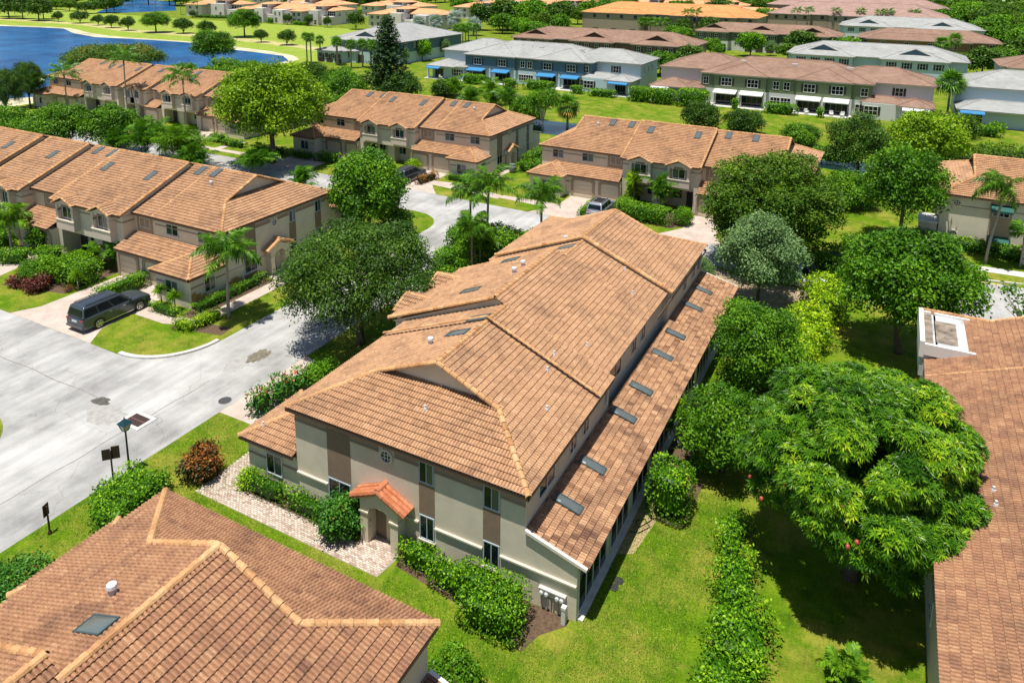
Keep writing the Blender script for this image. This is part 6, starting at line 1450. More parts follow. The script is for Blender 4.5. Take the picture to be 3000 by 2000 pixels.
for i, (x, y, w, l) in enumerate(((-268, 300, 40, 'orange roofed villa behind the long white villa row'), (-225, 310, 36, 'orange roofed villa at the top edge above the long white villa row'), (-178, 330, 44, 'orange roofed villa at the top edge above the silver palms'), (-150, 385, 60, 'orange roofed villa row at the top edge left of the dark trees'), (-120, 350, 26, 'orange roofed villa among the dark trees'), (-70, 372, 50, 'orange roofed row at the top edge behind the long orange building'), (-205, 395, 60, 'far orange roofed villa row at the top edge, left of centre'), (-110, 430, 70, 'far orange roofed row at the top edge, centre'), (-330, 345, 46, 'far white villa at the top edge behind the pond'))):
    villa(l, x, y, math.radians((i*37 % 30) - 15), w, 18, max(2, w//13), seed=i + 9)

# ================================================================== TREES NEAR
tree('mango', .6, 31.7, 'huge mango tree with drooping leaf whorls beside the right hand roof', 1.0, rz=.3)
for i in range(12):
    pass
tree('blackolive', -5.8, 45.0, 'dark dense round tree against the middle of the sun room wall', 1.0)
tree('shaderound', -5.9, 36.0, 'dull green round tree between the sun room and the mango', .98)
tree('mahogany', 2.3, 54.5, 'tall glossy green tree with a dark forked trunk above the flat roof deck', 1.0, rz=2.5)
tree('greygreen', -7.6, 57.0, 'pale grey green feathery tree at the end of the cross street', 1.0)
tree('greygreen', -12.3, 57.4, 'small grey green shoot left of the feathery grey tree', .38, .42)
tree('layered', -8.1, 66.0, 'wide flat topped tree with dark layered branches before the silver car row', 1.0)
tree('mahogany2', 2.2, 78.5, 'green round tree left of the cream building with round windows', .98, 1.15)
tree('airy', -2.6, 95.0, 'airy dark tree with a thin trunk at the canal end', 1.0)
tree('yellowgreen', 4.8, 102.0, 'bright yellow green tree behind the cream building', 1.0)
tree('bare', 10.2, 59.2, 'half bare tree with pale twigs at the right edge over the parking lot', 1.0)
tree('oak', -31.2, 37.6, 'big dark oak hanging over the road beside the middle building', 1.0, rz=1.0)
tree('broad', -43.4, 54.2, 'dense round tree behind the end of the left row', 1.0)
shrub('round_shrub', 'round green bush at the foot of the dense round tree by the curve', -40.9, 55.4, 1.5, 3.0, 'mid', .22, 3600)
tree('bigyellow', -71.9, 70.2, 'largest yellow green tree, leaning trunk, between the two back rows', 1.0)
tree('domed', -100.9, 60.2, 'domed tree with yellow green top behind the left row, left of the white car', 1.0)
tree('domed', -94.5, 62.9, 'domed dark green tree behind the left row, right of the white car', .93, 1.0)
tree('poinciana', -152.3, 103.5, 'wide flame tree with orange flowers behind the lakeside row', 1.0)
tree('mahogany2', -151.0, 129.5, 'round dark green tree on the near lake shore right of the flame tree', 1.4, 1.15)
tree('oak', -137.9, 77.0, 'dark oak with a bare trunk at the left end of the lakeside row', .56, .95, rz=2)
tree('oak', -131.5, 69.5, 'dark oak cut by the left edge before the lake', .62, .95, rz=.5)
tree('whitebranch', -49.8, 107.2, 'open tree with white branches at the canal, left of the yellowing palm', 1.05)
tree('bushy', -27.2, 120.9, 'dark bushy tree in front of the sage green row', 1.0, 1.15)
tree('bushy', -20.3, 121.2, 'second dark bushy tree on the lawn of the sage green row, right of the first', 1.05, 1.0)
tree('bushymid', -11.6, 117.0, 'low green bushy tree at the right end of the canal bank', .95, .85)
tree('bushymid', -3.0, 88.5, 'green bush tree behind the right end of the middle back row', 1.0, 1.0)
tree('bushy', -86.0, 118.0, 'dark shrub mass under the norfolk pine', 1.5, 1.3)
tree('bushymid', -94.0, 112.0, 'rounded green tree left of the norfolk pine', 1.35, 1.4)
tree('bushymid', -101.0, 118.0, 'pale green tree by the canal behind the big yellow green tree', 1.25, 1.3)
tree('bushy', -80.5, 126.0, 'dark low tree right of the norfolk pine on the lawn edge', 1.0, .9)
tree('bushymid', -55.0, 112.0, 'green tree on the canal bank beside the white branched tree', 1.0, 1.1)
tree('bushy', -108.0, 112.0, 'dark shrubs behind the right end of the lakeside row', 1.35, 1.2)
tree('bushy', -118.0, 128.0, 'dark shrubs between the round shore tree and the palm row', 1.2, 1.0)
tree('bushymid', -130.0, 121.0, 'green shrubs below the round shore tree', 1.2, 1.1)
# norfolk pine
def norfolk(x, y, h, label):
    t = thing('norfolk_pine', label, 'tree', (x, y, 0), .4); g = G(); g.tube([(0, 0, -.1), (.1, 0, h*.5), (.05, 0, h)], [.34, .2, .03], 8); g.build('trunk', BARK, t)
    rng = np.random.default_rng(5); P = []; Nn = []
    for L_ in range(26):
        z = h*(.10 + .89*L_/26); R = (h*.31)*(1 - L_/26.5)**.85*(.85 + .3*rng.random()) + .25; nb = 7
        for b in range(nb):
            a = b*6.283/nb + L_*.5 + rng.random()*.25; n = int(90*R/3) + 16; tt = rng.random(n)**.7
            px = np.cos(a)*R*tt; py = np.sin(a)*R*tt; pz = z + R*.28*tt*tt - R*.05*tt; w = .22*(1 - .4*tt)[:, None]
            P.append(np.stack([px, py, pz], 1) + rng.normal(size=(n, 3))*w*np.array([1, 1, .5])); Nn.append(np.tile([math.cos(a)*.4, math.sin(a)*.4, .8], (n, 1)))
    P = np.concatenate(P); Nn = unit(np.concatenate(Nn) + .3*rng.normal(size=(len(P), 3))); g = G(); g.add(*leaf_quads(P, Nn, .42, .42, rng, rng.random(len(P)), .1, .1)); g.build('crown', LEAF['pine'], t)
norfolk(-88.8, 118.2, 16.6, 'tall dark norfolk pine with whorled branches before the pale blue house')

# ---- palms
nm_ = ['first', 'second', 'third', 'fourth', 'fifth', 'sixth']
queen_palm('queen_palm', 'queen palm on the corner lawn of the left row with a full green head', -42.15, 35.9, 4.6, 2.35, 18, (.15, .05), seed=3)
queen_palm('queen_palm', 'tall windblown palm leaning before the cream building with round windows', 9.2, 76.4, 6.7, 2.5, 16, (.75, .2), wind=math.radians(200), seed=5)
queen_palm('queen_palm', 'small young palm at the right edge before the garden wall', 11.9, 76.9, 2.6, 1.2, 12, seed=8, r0=.09)
queen_palm('queen_palm', 'tallest palm of the clump behind the middle building, left side', -31.6, 56.4, 5.9, 2.5, 16, (.1, .1), seed=11)
queen_palm('queen_palm', 'dark palm of the clump behind the middle building, right side', -27.2, 58.8, 5.0, 2.3, 16, (-.1, .1), seed=13)
queen_palm('queen_palm', 'short palm in front of the clump with its trunk showing', -30.4, 51.6, 3.6, 1.7, 15, seed=17, r0=.1)
queen_palm('queen_palm', 'palm half hidden in the middle of the clump behind the middle building', -34.0, 57.5, 4.6, 2.2, 14, seed=19)
queen_palm('queen_palm', 'tall slender palm before the second bay of the lakeside row', -112.5, 78.2, 9.6, 3.0, 17, (.2, 0), seed=21, detail=False)
queen_palm('queen_palm', 'spreading palm before the left end of the lakeside row', -126.5, 76.8, 6.2, 3.1, 17, seed=23, detail=False)
queen_palm('queen_palm', 'short palm standing at the lake side corner of the lakeside row', -136.6, 77.2, 4.2, 1.8, 14, seed=25, detail=False, r0=.1)
queen_palm('queen_palm', 'palm before the right garages of the lakeside row', -97.5, 77.5, 7.6, 2.8, 17, seed=27, detail=False)
queen_palm('queen_palm', 'low feathery palm over the garage between the bays of the left row', -69.3, 35.6, 2.6, 1.9, 16, seed=29, mat='fern')
sabal_palm('sabal_palm', 'large fan palm standing between the sage green row and the grey row at the right', 9.4, 153.0, 6.4, 2.7, 46, seed=4)
sabal_palm('sabal_palm', 'fan palm with a skirt of yellow dead fronds behind the canal', -46.5, 109.8, 3.9, 2.1, 40, seed=6, skirt='palmy')
for i, (x, y, h, l) in enumerate(((-139.7, 150.4, 6.9, 'left of the three tall fan palms on the lawn by the lake end'), (-137.9, 150.0, 6.9, 'middle of the three tall fan palms on the lawn by the lake end'), (-138.8, 154.6, 5.8, 'right of the three tall fan palms on the lawn by the lake end'))):
    sabal_palm('sabal_palm', l, x, y, h, 1.5, 32, seed=i + 31)
for i, (x, y) in enumerate(((-131.2, 152.4), (-129.4, 150.6), (-123, 148.3), (-121.5, 151.0), (-119.6, 152.0), (-117.6, 150.5))):
    sabal_palm('sabal_palm', 'fan palm beside the wall of the pale blue house, %s from the left' % nm_[i], x, y, 6.1, 1.6, 32, 'fan palms along the pale blue house', seed=i + 41)
for i, (x, y) in enumerate(((-133.4, 216.5), (-134.4, 222), (-134, 225.3), (-131.5, 219), (-129.5, 223))):
    sabal_palm('sabal_palm', 'fan palm in the grove below the silver palms, %s of five' % nm_[i], x, y, 5.0, 1.8, 30, 'fan palms below the silver palms', seed=i + 51)
for i, (x, y, h, r, l) in enumerate(((-173.3, 251.5, 3.0, 3.3, 'leftmost silver leaved fan palm in front of the dark trees'), (-165.6, 252.5, 3.8, 3.4, 'second silver leaved fan palm from the left'), (-159.3, 257, 5.4, 3.6, 'tallest silver leaved fan palm'), (-142.9, 244, 4.0, 3.6, 'rightmost silver leaved fan palm'), (-169.5, 258, 3.8, 3.2, 'silver leaved fan palm behind the two left ones'))):
    sabal_palm('silver_palm', l, x, y, h, r, 30, None, i + 61, 'silver', r0=.3)
for i, (x, y, h, l) in enumerate(((24.6, 236, 6.6, 'left fan palm before the ochre walled row'), (27.8, 240, 7.4, 'right fan palm before the ochre walled row'))):
    sabal_palm('sabal_palm', l, x - 13.5, y, h, 2.2, 32, seed=i + 71)
for i, (x, y) in enumerate(((-37, 322), (-33, 325), (-23, 329), (-14, 331), (-7, 330), (-4, 333), (5, 336), (-71, 281), (-67.5, 280))):
    queen_palm('queen_palm', 'slender palm before the long top buildings, %s' % ('leftmost of the mauve building,second of the mauve building,third of the mauve building,fourth of the mauve building,fifth of the mauve building,sixth of the mauve building,rightmost of the mauve building,left of the orange building,right of the orange building'.split(',')[i]), x, y, 9.0, 2.6, 13, group='palms before the long buildings', seed=i + 81, detail=False, r0=.14)
for i, (x, y) in enumerate(((-88.5, 281), (-85.5, 281.5), (-82, 280), (-79, 283))):
    sabal_palm('sabal_palm', 'bushy fan palm below the orange roofed building, %s from the left' % nm_[i], x, y, 5.4, 2.3, 30, 'fan palms below the orange building', seed=i + 91)
clump_palm('areca_palm', 'broad feathery palm clump before the left garage court', -86.5, 63.6, 3.2, 4.6, 60, seed=3, mat='palm'); clump_palm('areca_palm', 'feathery palm clump right of the broad one', -80.6, 63.2, 3.0, 4.4, 54, seed=5, mat='fern')
clump_palm('areca_palm', 'low feathery palm clump leaning over the walk', -77.0, 61.8, 2.4, 3.4, 40, seed=7, mat='palm'); clump_palm('areca_palm', 'feathery palm clump with brown stems behind the left row', -91.5, 61.2, 2.2, 3.8, 36, seed=9, mat='palm')
clump_palm('areca_palm', 'pair of short palms beyond the roof ridge, left of the dense round tree', -68.5, 63.8, 2.2, 3.4, 36, seed=11, mat='palm'); clump_palm('areca_palm', 'small palm left of the dense round tree', -58.2, 60.8, 1.3, 3.0, 24, seed=13, mat='palm')
clump_palm('pygmy_palm', 'bright spiky palm beside the bay of the left row', -59.2, 36.9, .8, 2.0, 16, seed=15, mat='fern'); clump_palm('pygmy_palm', 'green spiky palm close to the pier of the left row', -57.7, 37.6, .8, 2.2, 16, seed=17, mat='palm')
clump_palm('areca_palm', 'feathery palm in the bed between the garages of the silver car row', -20.8, 76.6, 1.1, 3.3, 26, seed=19, mat='palm')
clump_palm('areca_palm', 'feathery palm bush below the clump behind the middle building', -30.9, 54.0, 1.3, 3.0, 26, seed=21, mat='fern'); clump_palm('areca_palm', 'yellow green palm at the bottom edge under the mango', .9, 25.7, .7, 1.5, 18, seed=23, mat='fern')
for i, (x, y, r, h, l) in enumerate(((-76, 122.8, 1.5, 3.6, 'palm with a dark head on the lawn below the teal row'), (-69.7, 118, 1.7, 3.6, 'left palm bush on the canal bank'), (-67.5, 121, 1.9, 4.6, 'tallest palm bush on the canal bank'), (-60, 115.6, 2.2, 4.2, 'right palm bush on the canal bank'), (-64, 116.5, 1.7, 3.4, 'small palm bush between the others on the canal bank'), (-104, 108, 1.8, 4.2, 'banana like palm behind the right end of the lakeside row'), (-113, 114, 1.8, 4, 'palm bush below the three fan palms'))):
    clump_palm('palm_bush', l, x, y, r, h, 30, seed=i + 101, mat='palm' if i % 2 else 'fern')
spiky('dracaena', 'spiky yellow green plant left of the bay window corner', -48.4, 35.0, 1.35, .62, 90, seed=3); spiky('dracaena', 'leaning spiky plant at the corner of the left row', -46.3, 34.6, 1.25, .66, 90, seed=5, lean=(-.4, .25))
spiky('dracaena', 'striped spiky shrub tree before the silver car row', -24.3, 77.0, 3.6, 1.05, 60, seed=7, heads=7, mat='bright'); spiky('dracaena', 'spiky palm lily beside the paver entry of the left row', -56.6, 33.6, 1.3, .7, 70, seed=9)
spiky('dracaena', 'spindly dracaena with narrow leaves against the sun room', -8.3, 36.8, 2.6, .55, 40, seed=11, heads=6, mat='mid')

# ================================================================== HEDGES AND SHRUBS
hedge('hedge', 'low dark green hedge along the paver walk of the middle building', 'hedge', [(-25.6, 23.35, 1.35, .40, 0, .95), (-23.1, 23.38, 1.35, .42, 0, .85), (-21.6, 23.4, .7, .42, 0, .75)], 'mid', .12, 95, rough=.16)
shrub('ixora_shrub', 'red flowering shrub left of the arched porch', -20.6, 23.15, 1.05, 2.0, 'ixora', .15, 3000)
shrub('croton_shrub', 'yellow lime croton at the garage corner of the walk', -26.9, 23.35, .48, .95, 'lime', .12, 900)
shrub('croton_shrub', 'round dark red and orange croton on the grass beside the walk', -29.7, 22.9, .98, 1.45, 'croton', .16, 3200)
hedge('hedge', 'fresh green hedge right of the porch under the wall', 'hedge', [(-16.4, 23.25, 1.05, .42, 0, 1.0), (-14.6, 22.95, 1.0, .5, 0, 1.05)], 'hedge', .12, 105, rough=.16)
hedge('hedge', 'big clipped hedge with two humps near the electric meters', 'hedge', [(-13.3, 22.9, .85, .62, 0, 1.55), (-11.7, 22.75, .78, .62, 0, 1.75), (-12.1, 22.0, 1.42, .62, 0, 1.42)], 'hedge', .12, 130, rough=.10, round_=4.5)
shrub('round_shrub', 'low green shrub at the bottom edge beside the nearest roof corner', -12.2, 18.9, 1.1, .95, 'mid', .12, 2600)
hedge('hedge', 'tall clipped block hedge beside the sun room and gravel', 'hedge', [(-7.55, 31.8, 1.0, 1.0, 0, 2.5)], 'hedge', .13, 115, round_=5)
hedge('shrub_bank', 'leafy shrub bank around the two brown signs', 'shrubs', [(-31.0, 19.6, 1.6, .9, 0, 1.25, .9), (-30.2, 18.6, 1.0, 1.1, 0, 1.3, .3), (-32.0, 20.6, .55, .6, 0, 1.0), (-30.6, 20.7, .9, .6, 0, 1.05, .5)], 'hedge', .14, 105, rough=.18, round_=3)
shrub('ixora_shrub', 'red flowered bush cut by the left edge beside the nearest roof', -30.0, 13.9, 1.5, 1.5, 'ixora', .14, 3600)
hedge('shrub_row', 'dark leafy shrubs with yellow buds before the garages of the middle building', 'shrubs', [(-31.2, 28.5, .55, .8, 0, 1.2, .2), (-30.9, 29.9, .6, .9, 0, 1.35, .1), (-30.6, 31.2, .6, .7, 0, 1.2)], 'ixora', .20, 70, rough=.3, round_=2.5)
shrub('round_shrub', 'round bright green shrub above the dark shrubs at the garages', -29.9, 32.3, 1.0, 1.5, 'hedge', .15, 2600)
hedge('shrub_strip', 'long strip of leggy shrubs beside the near lawn on the right', 'shrubs', [(-3.0, 23.2, 1.25, 1.9, 0, .95, .03), (-3.1, 25.9, 1.25, 1.7, 0, 1.05, .1), (-3.8, 28.6, .85, 1.7, 0, 1.0, .1), (-4.4, 31.2, .55, 1.6, 0, .9, .0), (-2.9, 20.6, 1.3, 1.5, 0, .9)], 'hedge', .14, 105, rough=.34, round_=2.6)
hedge('lime_hedge', 'bright yellow green hedge beside the tall glossy tree', 'hedge', [(-2.9, 58.6, 1.6, 3.3, 0, 2.3, .12), (-3.5, 53.2, 1.5, 2.6, 0, 2.1, .05)], 'lime', .20, 60, rough=.3, round_=2.6)
hedge('lime_hedge', 'yellow green shrubs right of the dark dense round tree', 'hedge', [(-3.6, 48.6, 1.1, 2.6, 0, 2.4, .0), (-3.2, 44.2, .9, 2.0, 0, 2.2)], 'lime', .18, 60, rough=.3, round_=2.6)
hedge('lime_hedge', 'light green shrubs at the far end of the sun room', 'hedge', [(-8.0, 52.3, 1.5, 1.1, 0, 2.0, .1), (-6.2, 51.0, 1.1, 1.0, 0, 1.8)], 'hedge', .18, 60, rough=.3, round_=2.6)
hedge('shrub_bank', 'ferny shrubs in the shade between the grey tree and the glossy tree', 'shrubs', [(-2.6, 66.0, 2.4, 2.4, 0, 2.6, .2), (-1.2, 71.5, 1.8, 1.8, 0, 2.0)], 'mid', .24, 40, rough=.35, round_=2.5)
hedge('shrub_bank', 'dense green shrubs under the palm clump behind the middle building', 'shrubs', [(-33.4, 55.3, 1.5, 1.6, 0, 2.6), (-29.3, 54.8, 1.5, 1.4, 0, 2.9), (-27.0, 56.6, 1.4, 1.4, 0, 2.5), (-30.8, 57.6, 2.6, 1.2, 0, 2.2), (-26.8, 53.2, 1.3, 1.8, 0, 2.2)], 'mid', .22, 60, rough=.35, round_=2.5)
shrub('round_shrub', 'rounded bright shrub in front of the palm clump, left', -31.4, 50.2, 1.5, 3.0, 'hedge', .18, 5200)
hedge('shrub_bank', 'shrubs in the oak shade before the bays of the middle building', 'shrubs', [(-28.0, 39.2, 1.0, 2.6, 0, 1.3), (-27.6, 36.0, .9, 1.0, 0, .9), (-30.3, 46.6, 1.6, 2.2, 0, 2.0)], 'mid', .2, 55, rough=.3, round_=2.6)
# left row
hedge('hedge', 'clipped hedge beside the dark estate car on the left driveway', 'hedge', [(-52.9, 34.9, .62, 2.5, 0, 1.15, -.02)], 'hedge', .13, 110, round_=5)
hedge('hedge', 'low dark hedge along the end wall of the left row', 'hedge', [(-45.0, 38.6, .42, 4.2, 0, .72), (-46.9, 34.2, 1.7, .36, 0, .6)], 'mid', .11, 110, round_=5)
hedge('lime_hedge', 'curved yellow green hedge on the corner lawn below the queen palm', 'hedge', [(-42.95, 34.7, .5, 1.35, 0, .78, -.1), (-43.6, 33.2, .95, .5, 0, .75, .2)], 'lime', .11, 120, round_=3.4)
shrub('round_shrub', 'dome shaped green shrub in the bed of the left row', -60.6, 33.3, 1.5, 2.1, 'hedge', .15, 4600); hedge('hedge', 'large leafy shrub block right of the dome shaped shrub', 'hedge', [(-58.0, 34.6, 1.7, 1.3, 0, 1.9, .15), (-59.6, 35.6, 1.3, 1.1, 0, 1.8)], 'hedge', .16, 85, rough=.2, round_=3)
shrub('red_shrub', 'dark red leaved shrub at the foot of the dome shaped shrub', -59.4, 31.9, .95, 1.15, 'redti', .16, 1900); shrub('red_shrub', 'small dark red shrub under the left side of the dome shrub', -61.5, 31.9, .75, .9, 'redti', .16, 1200)
shrub('croton_shrub', 'tiny orange flowering plant beside the palm lily', -56.9, 33.0, .3, .5, 'croton', .1, 260)
hedge('hedge', 'hedge at the left edge between two driveways', 'hedge', [(-66.9, 34.4, 1.5, .8, 0, 1.15, .5), (-64.6, 36.2, 1.2, .8, 0, 1.2, .4)], 'hedge', .14, 90, round_=4)
shrub('round_shrub', 'white flowering bush against the bay of the left row', -67.2, 37.0, 1.0, 2.8, 'mid', .17, 3000); hedge('shrub_bank', 'dark planting before the bays at the left edge', 'shrubs', [(-72.5, 36.0, 2.2, 1.0, 0, 1.4), (-76.5, 34.5, 2.0, 1.4, 0, 1.3)], 'mid', .2, 50, rough=.3, round_=2.6)
hedge('hedge', 'long green hedge behind the left row along the lane', 'hedge', [(-60.0, 58.6, 14.0, 1.0, 0, 1.9, -.02)], 'hedge', .24, 36, rough=.3, round_=5)
hedge('hedge', 'leafy hedge behind the palms at the left edge', 'hedge', [(-122, 63.5, 5.5, 2.6, 0, 3.4), (-112, 61.5, 5, 2.0, 0, 2.6)], 'mid', .34, 24, rough=.5, round_=3)
hedge('hedge', 'row of shrubs between the domed trees and the palm clumps', 'hedge', [(-100, 58.5, 8, 1.3, 0, 1.8), (-84, 59.4, 8, 1.1, 0, 1.7)], 'hedge', .26, 32, rough=.4, round_=3.4)
# row E
hedge('hedge', 'red and green croton hedge beside the dark car of the back row', 'hedge', [(-49.5, 73.2, .5, 2.0, 0, .85, -.12)], 'croton', .16, 80, round_=4)
hedge('hedge', 'low clipped hedge under the bump out window of the back row', 'hedge', [(-46.2, 75.2, 1.9, .42, 0, .75)], 'mid', .13, 80, round_=5); hedge('hedge', 'dark hedge along the end wall of the back row', 'hedge', [(-41.9, 89.0, .8, 4.5, 0, 1.6), (-41.2, 84.0, .9, 1.6, 0, 1.2)], 'mid', .2, 55, round_=4)
hedge('hedge', 'hedge and planting before the bays of the back row', 'hedge', [(-60.0, 76.0, 3.2, .8, 0, 1.2), (-66.4, 74.6, 2.0, 1.0, 0, 1.0), (-70.5, 74.2, 2.0, .6, 0, .8)], 'mid', .2, 50, rough=.2, round_=4)
shrub('round_shrub', 'small yellow shrub behind the dark car of the back row', -53.8, 76.6, .9, 1.3, 'lime', .15, 1100)
# row F
hedge('hedge', 'thick green hedge before the planting of the silver car row', 'hedge', [(-21.6, 72.3, 3.0, .9, 0, 1.75, -.02), (-24.3, 73.6, .8, 1.2, 0, 1.6)], 'hedge', .16, 85, round_=5); shrub('ball_shrub', 'ball shaped clipped shrub right of the thick hedge', -17.7, 73.2, 1.0, 1.75, 'hedge', .13, 3000)
hedge('hedge', 'narrow low hedge between the two driveways beside the silver car', 'hedge', [(-28.15, 72.9, .42, 3.0, 0, .6, .03)], 'hedge', .13, 90, round_=4.5); hedge('hedge', 'low hedge under the window of the silver car row', 'hedge', [(-33.8, 73.6, 1.9, .45, 0, .85)], 'mid', .14, 75, round_=5)
hedge('hedge', 'dark hedge between the two back rows', 'hedge', [(-38.8, 86, 1.4, 5, 0, 1.5), (-38.2, 94, 1.6, 3, 0, 1.8)], 'mid', .22, 45, rough=.25, round_=3.5)
hedge('hedge', 'hedges before the garages of the lakeside row', 'hedge', [(-102.5, 75.4, 1.6, .8, 0, 1.0), (-87.8, 75.2, 1.4, .8, 0, 1.1), (-83.6, 74.2, 2.4, .6, 0, .9), (-75.6, 74.0, 2.2, .8, 0, .9), (-114.0, 77.0, 1.8, 1.0, 0, 1.1)], 'mid', .22, 45, round_=4)
# lawn houses
for x, y, hx, hy, z, l in ((-83.6, 142.6, 3.2, 1.3, 2.0, 'clipped hedge left of the first blue awnings'), (-74.4, 143.0, 1.6, .9, 1.7, 'small clipped hedge between the blue awnings'), (-67.2, 142.4, 3.6, 1.3, 1.9, 'long clipped hedge in the middle of the teal row'), (-58.4, 142.6, 1.3, 1.0, 1.6, 'round hedge at the third blue awning'), (-52.6, 142.0, 3.0, 1.1, 1.4, 'low hedge right of the last blue awning pair'),
                          (-44.0, 141.0, 2.6, 1.8, 2.7, 'tall dark hedge at the right end of the teal row'), (-39.6, 140.6, 2.4, 1.8, 2.8, 'tall dark hedge left of the sage green row'), (-33.6, 140.6, 3.0, 2.2, 3.2, 'tall clipped hedge before the left wing of the sage green row'), (-25.9, 142.2, .6, .9, 1.9, 'narrow hedge post between the first white awnings'), (-17.8, 141.6, 3.1, 1.2, 1.8, 'long clipped hedge in the middle of the sage green row'), (-10.9, 141.8, .5, .8, 1.7, 'narrow hedge post between the last white awnings'),
                          (13.2, 139.4, 3.4, 1.4, 1.6, 'low hedge before the grey row at the right edge'), (16.2, 143.8, 1.1, .8, 1.5, 'small clipped hedge beside the blue awning at the right edge'), (9.0, 146.0, 2.6, 1.6, 1.5, 'hedge at the foot of the large fan palm'), (-104, 141, 5, .8, 1.2, 'clipped hedge along the garage court of the pale blue house')):
    hedge('hedge', l, 'hedge', [(x, y, hx, hy, 0, z)], 'hedge', .30, 24, round_=5)
hedge('shrub_bank', 'overgrown shrubs at the far right before the grey row', 'shrubs', [(9, 112, 4, 2.4, 0, 3.2), (15, 116, 5, 2.6, 0, 3.0), (4, 108, 3, 2, 0, 2.4), (9.5, 136, 4, 2.2, 0, 3.4), (5.2, 139, 2.4, 2, 0, 2.6)], 'olive', .30, 24, rough=.5, round_=2.6)
hedge('shrub_bank', 'low hedge bank along the canal on the right', 'shrubs', [(-15.0, 106.0, 4.5, 1.3, 0, 1.6), (-24.5, 103.0, 5, 1.2, 0, 1.5), (-6, 108, 3.6, 1.4, 0, 2)], 'mid', .28, 26, rough=.4, round_=2.6)
hedge('shrub_bank', 'shrubs along the canal behind the back row', 'shrubs', [(-64, 98, 6, 1.6, 0, 2.2), (-78, 100, 6, 1.8, 0, 2.6), (-90, 101, 5, 2.2, 0, 3.0)], 'mid', .3, 24, rough=.4, round_=2.6)
hedge('shrub_bank', 'shrubs on the near lake shore behind the lakeside row', 'shrubs', [(-143, 126, 4, 3, 0, 3.0), (-136, 118, 4, 3, 0, 2.6), (-148, 118, 3, 3, 0, 2.4)], 'mid', .34, 20, rough=.5, round_=2.6)
hedge('shrub_bank', 'shade shrubs under the tall glossy tree and the cream building', 'shrubs', [(7.5, 79.2, 3.4, .7, 0, 1.1), (12, 78.6, 2.4, .8, 0, 1.2), (4.2, 77.4, 1.2, 1.2, 0, 1.8)], 'mid', .2, 50, rough=.25, round_=3)

# things under the right side of the sun room
t = thing('planter_pot', 'large black round planter beside the sun room wall', 'planter', (-8.1, 36.0, 0)); g = G(); g.lathe([(.55, 0), (.66, .12), (.68, .34), (.60, .36), (.56, .22)], (0, 0, 0), 20); g.build('bowl', M('black glazed pot', (.012, .013, .016), .3), t); g = G(); g.lathe([(.55, .22), (.3, .25)], (0, 0, 0), 16); g.build('soil', MULCH, t)
t = thing('fallen_trunk', 'pale palm trunk lying in the shade under the round trees', 'log', (-6.6, 37.2, 0)); g = G(); g.tube([(-1.15, .48, .12), (0, .02, .10), (1.05, -.42, .09)], [.11, .10, .085], 9); tag(g.build('log', PALMBARK, t))
poly_sheet('gravel_patch', [(-8.9, 28.0), (-8.2, 28.4), (-7.9, 30.8), (-8.6, 33.2), (-9.0, 33)], .008, M('ochre gravel', (.38, .28, .15), .95, var=.5, vscale=12, bmp=.8, bscale=25), **ST)
t = thing('garden_hose', 'dark garden hose looping beside the tall block hedge', 'hose', (-8.3, 30.2, 0)); g = G(); g.tube([(-.5, -.6, .03), (-.1, -.5, .03), (.25, .1, .03), (-.1, .5, .03), (-.45, .2, .03), (-.2, -.2, .04), (.2, .6, .03)], .025, 6); g.build('hose_coil', BLACK, t)
t = thing('garden_urn', 'green grey garden urn beside the porch of the back row', 'urn', (-42.2, 82.0, 0)); g = G(); g.lathe([(.3, 0), (.48, .35), (.5, .75), (.34, 1.05), (.4, 1.12)], (0, 0, 0), 14); g.build('body', M('green grey glaze', (.16, .20, .17), .4), t)
# mangoes on the tree
for o in [q for q in bpy.data.objects if q.get('label', '').startswith('huge mango')]:
    rng = np.random.default_rng(2); me = None
    for i in range(26):
        a, e = rng.random()*6.28, rng.uniform(-.25, .55); p = (4.75*math.cos(a)*math.cos(e), 4.75*math.sin(a)*math.cos(e), 5.0 + 3.1*math.sin(e))
        if me is None: g = G(); g.lathe([(.0, -.11), (.07, -.08), (.09, 0), (.065, .08), (.0, .10)], (0, 0, 0), 8); me = g.mesh('mango_fruit', M('blushing mango skin', (.38, .07, .045), .4), smooth=True)
        obj('mango_fruit', me, o, Matrix.Translation(p))
# garden chairs on the patios
def chair_(x, y, rz, label, col):
    t = thing('patio_chair', label, 'chair', (x, y, .08), rz); m = M('patio chair ' + col, {'white': (.7, .7, .68), 'brown': (.12, .08, .06)}[col], .6)
    g = G(); g.box(-.32, .32, -.32, .32, .38, .46); g.build('seat', m, t); g = G(); g.box(-.32, .32, .27, .36, .46, 1.0); g.build('backrest', m, t); g = G()
    for sx in (-1, 1): g.box(sx*.33 - .04, sx*.33 + .04, -.3, .3, .58, .66)
    g.build('armrest', m, t)
    for sx in (-.28, .28):
        for sy in (-.28, .28): g = G(); g.box(sx - .03, sx + .03, sy - .03, sy + .03, 0, .38); g.build('leg', m, t)
chair_(-93.4, 144.4, 2.8, 'white patio chair under the left blue awning', 'white'); chair_(-38.3, 141.9, .4, 'brown patio chair at the left wing of the sage green row', 'brown'); chair_(-36.4, 141.7, -.3, 'second brown patio chair at the left wing of the sage green row', 'brown')
chair_(-9.2, 143.6, .2, 'white patio chair under the last white awning', 'white'); chair_(-7.4, 143.6, -.2, 'white patio chair at the right end under the last white awning', 'white'); chair_(-13.4, 143.4, .6, 'white patio chair under the third white awning', 'white')

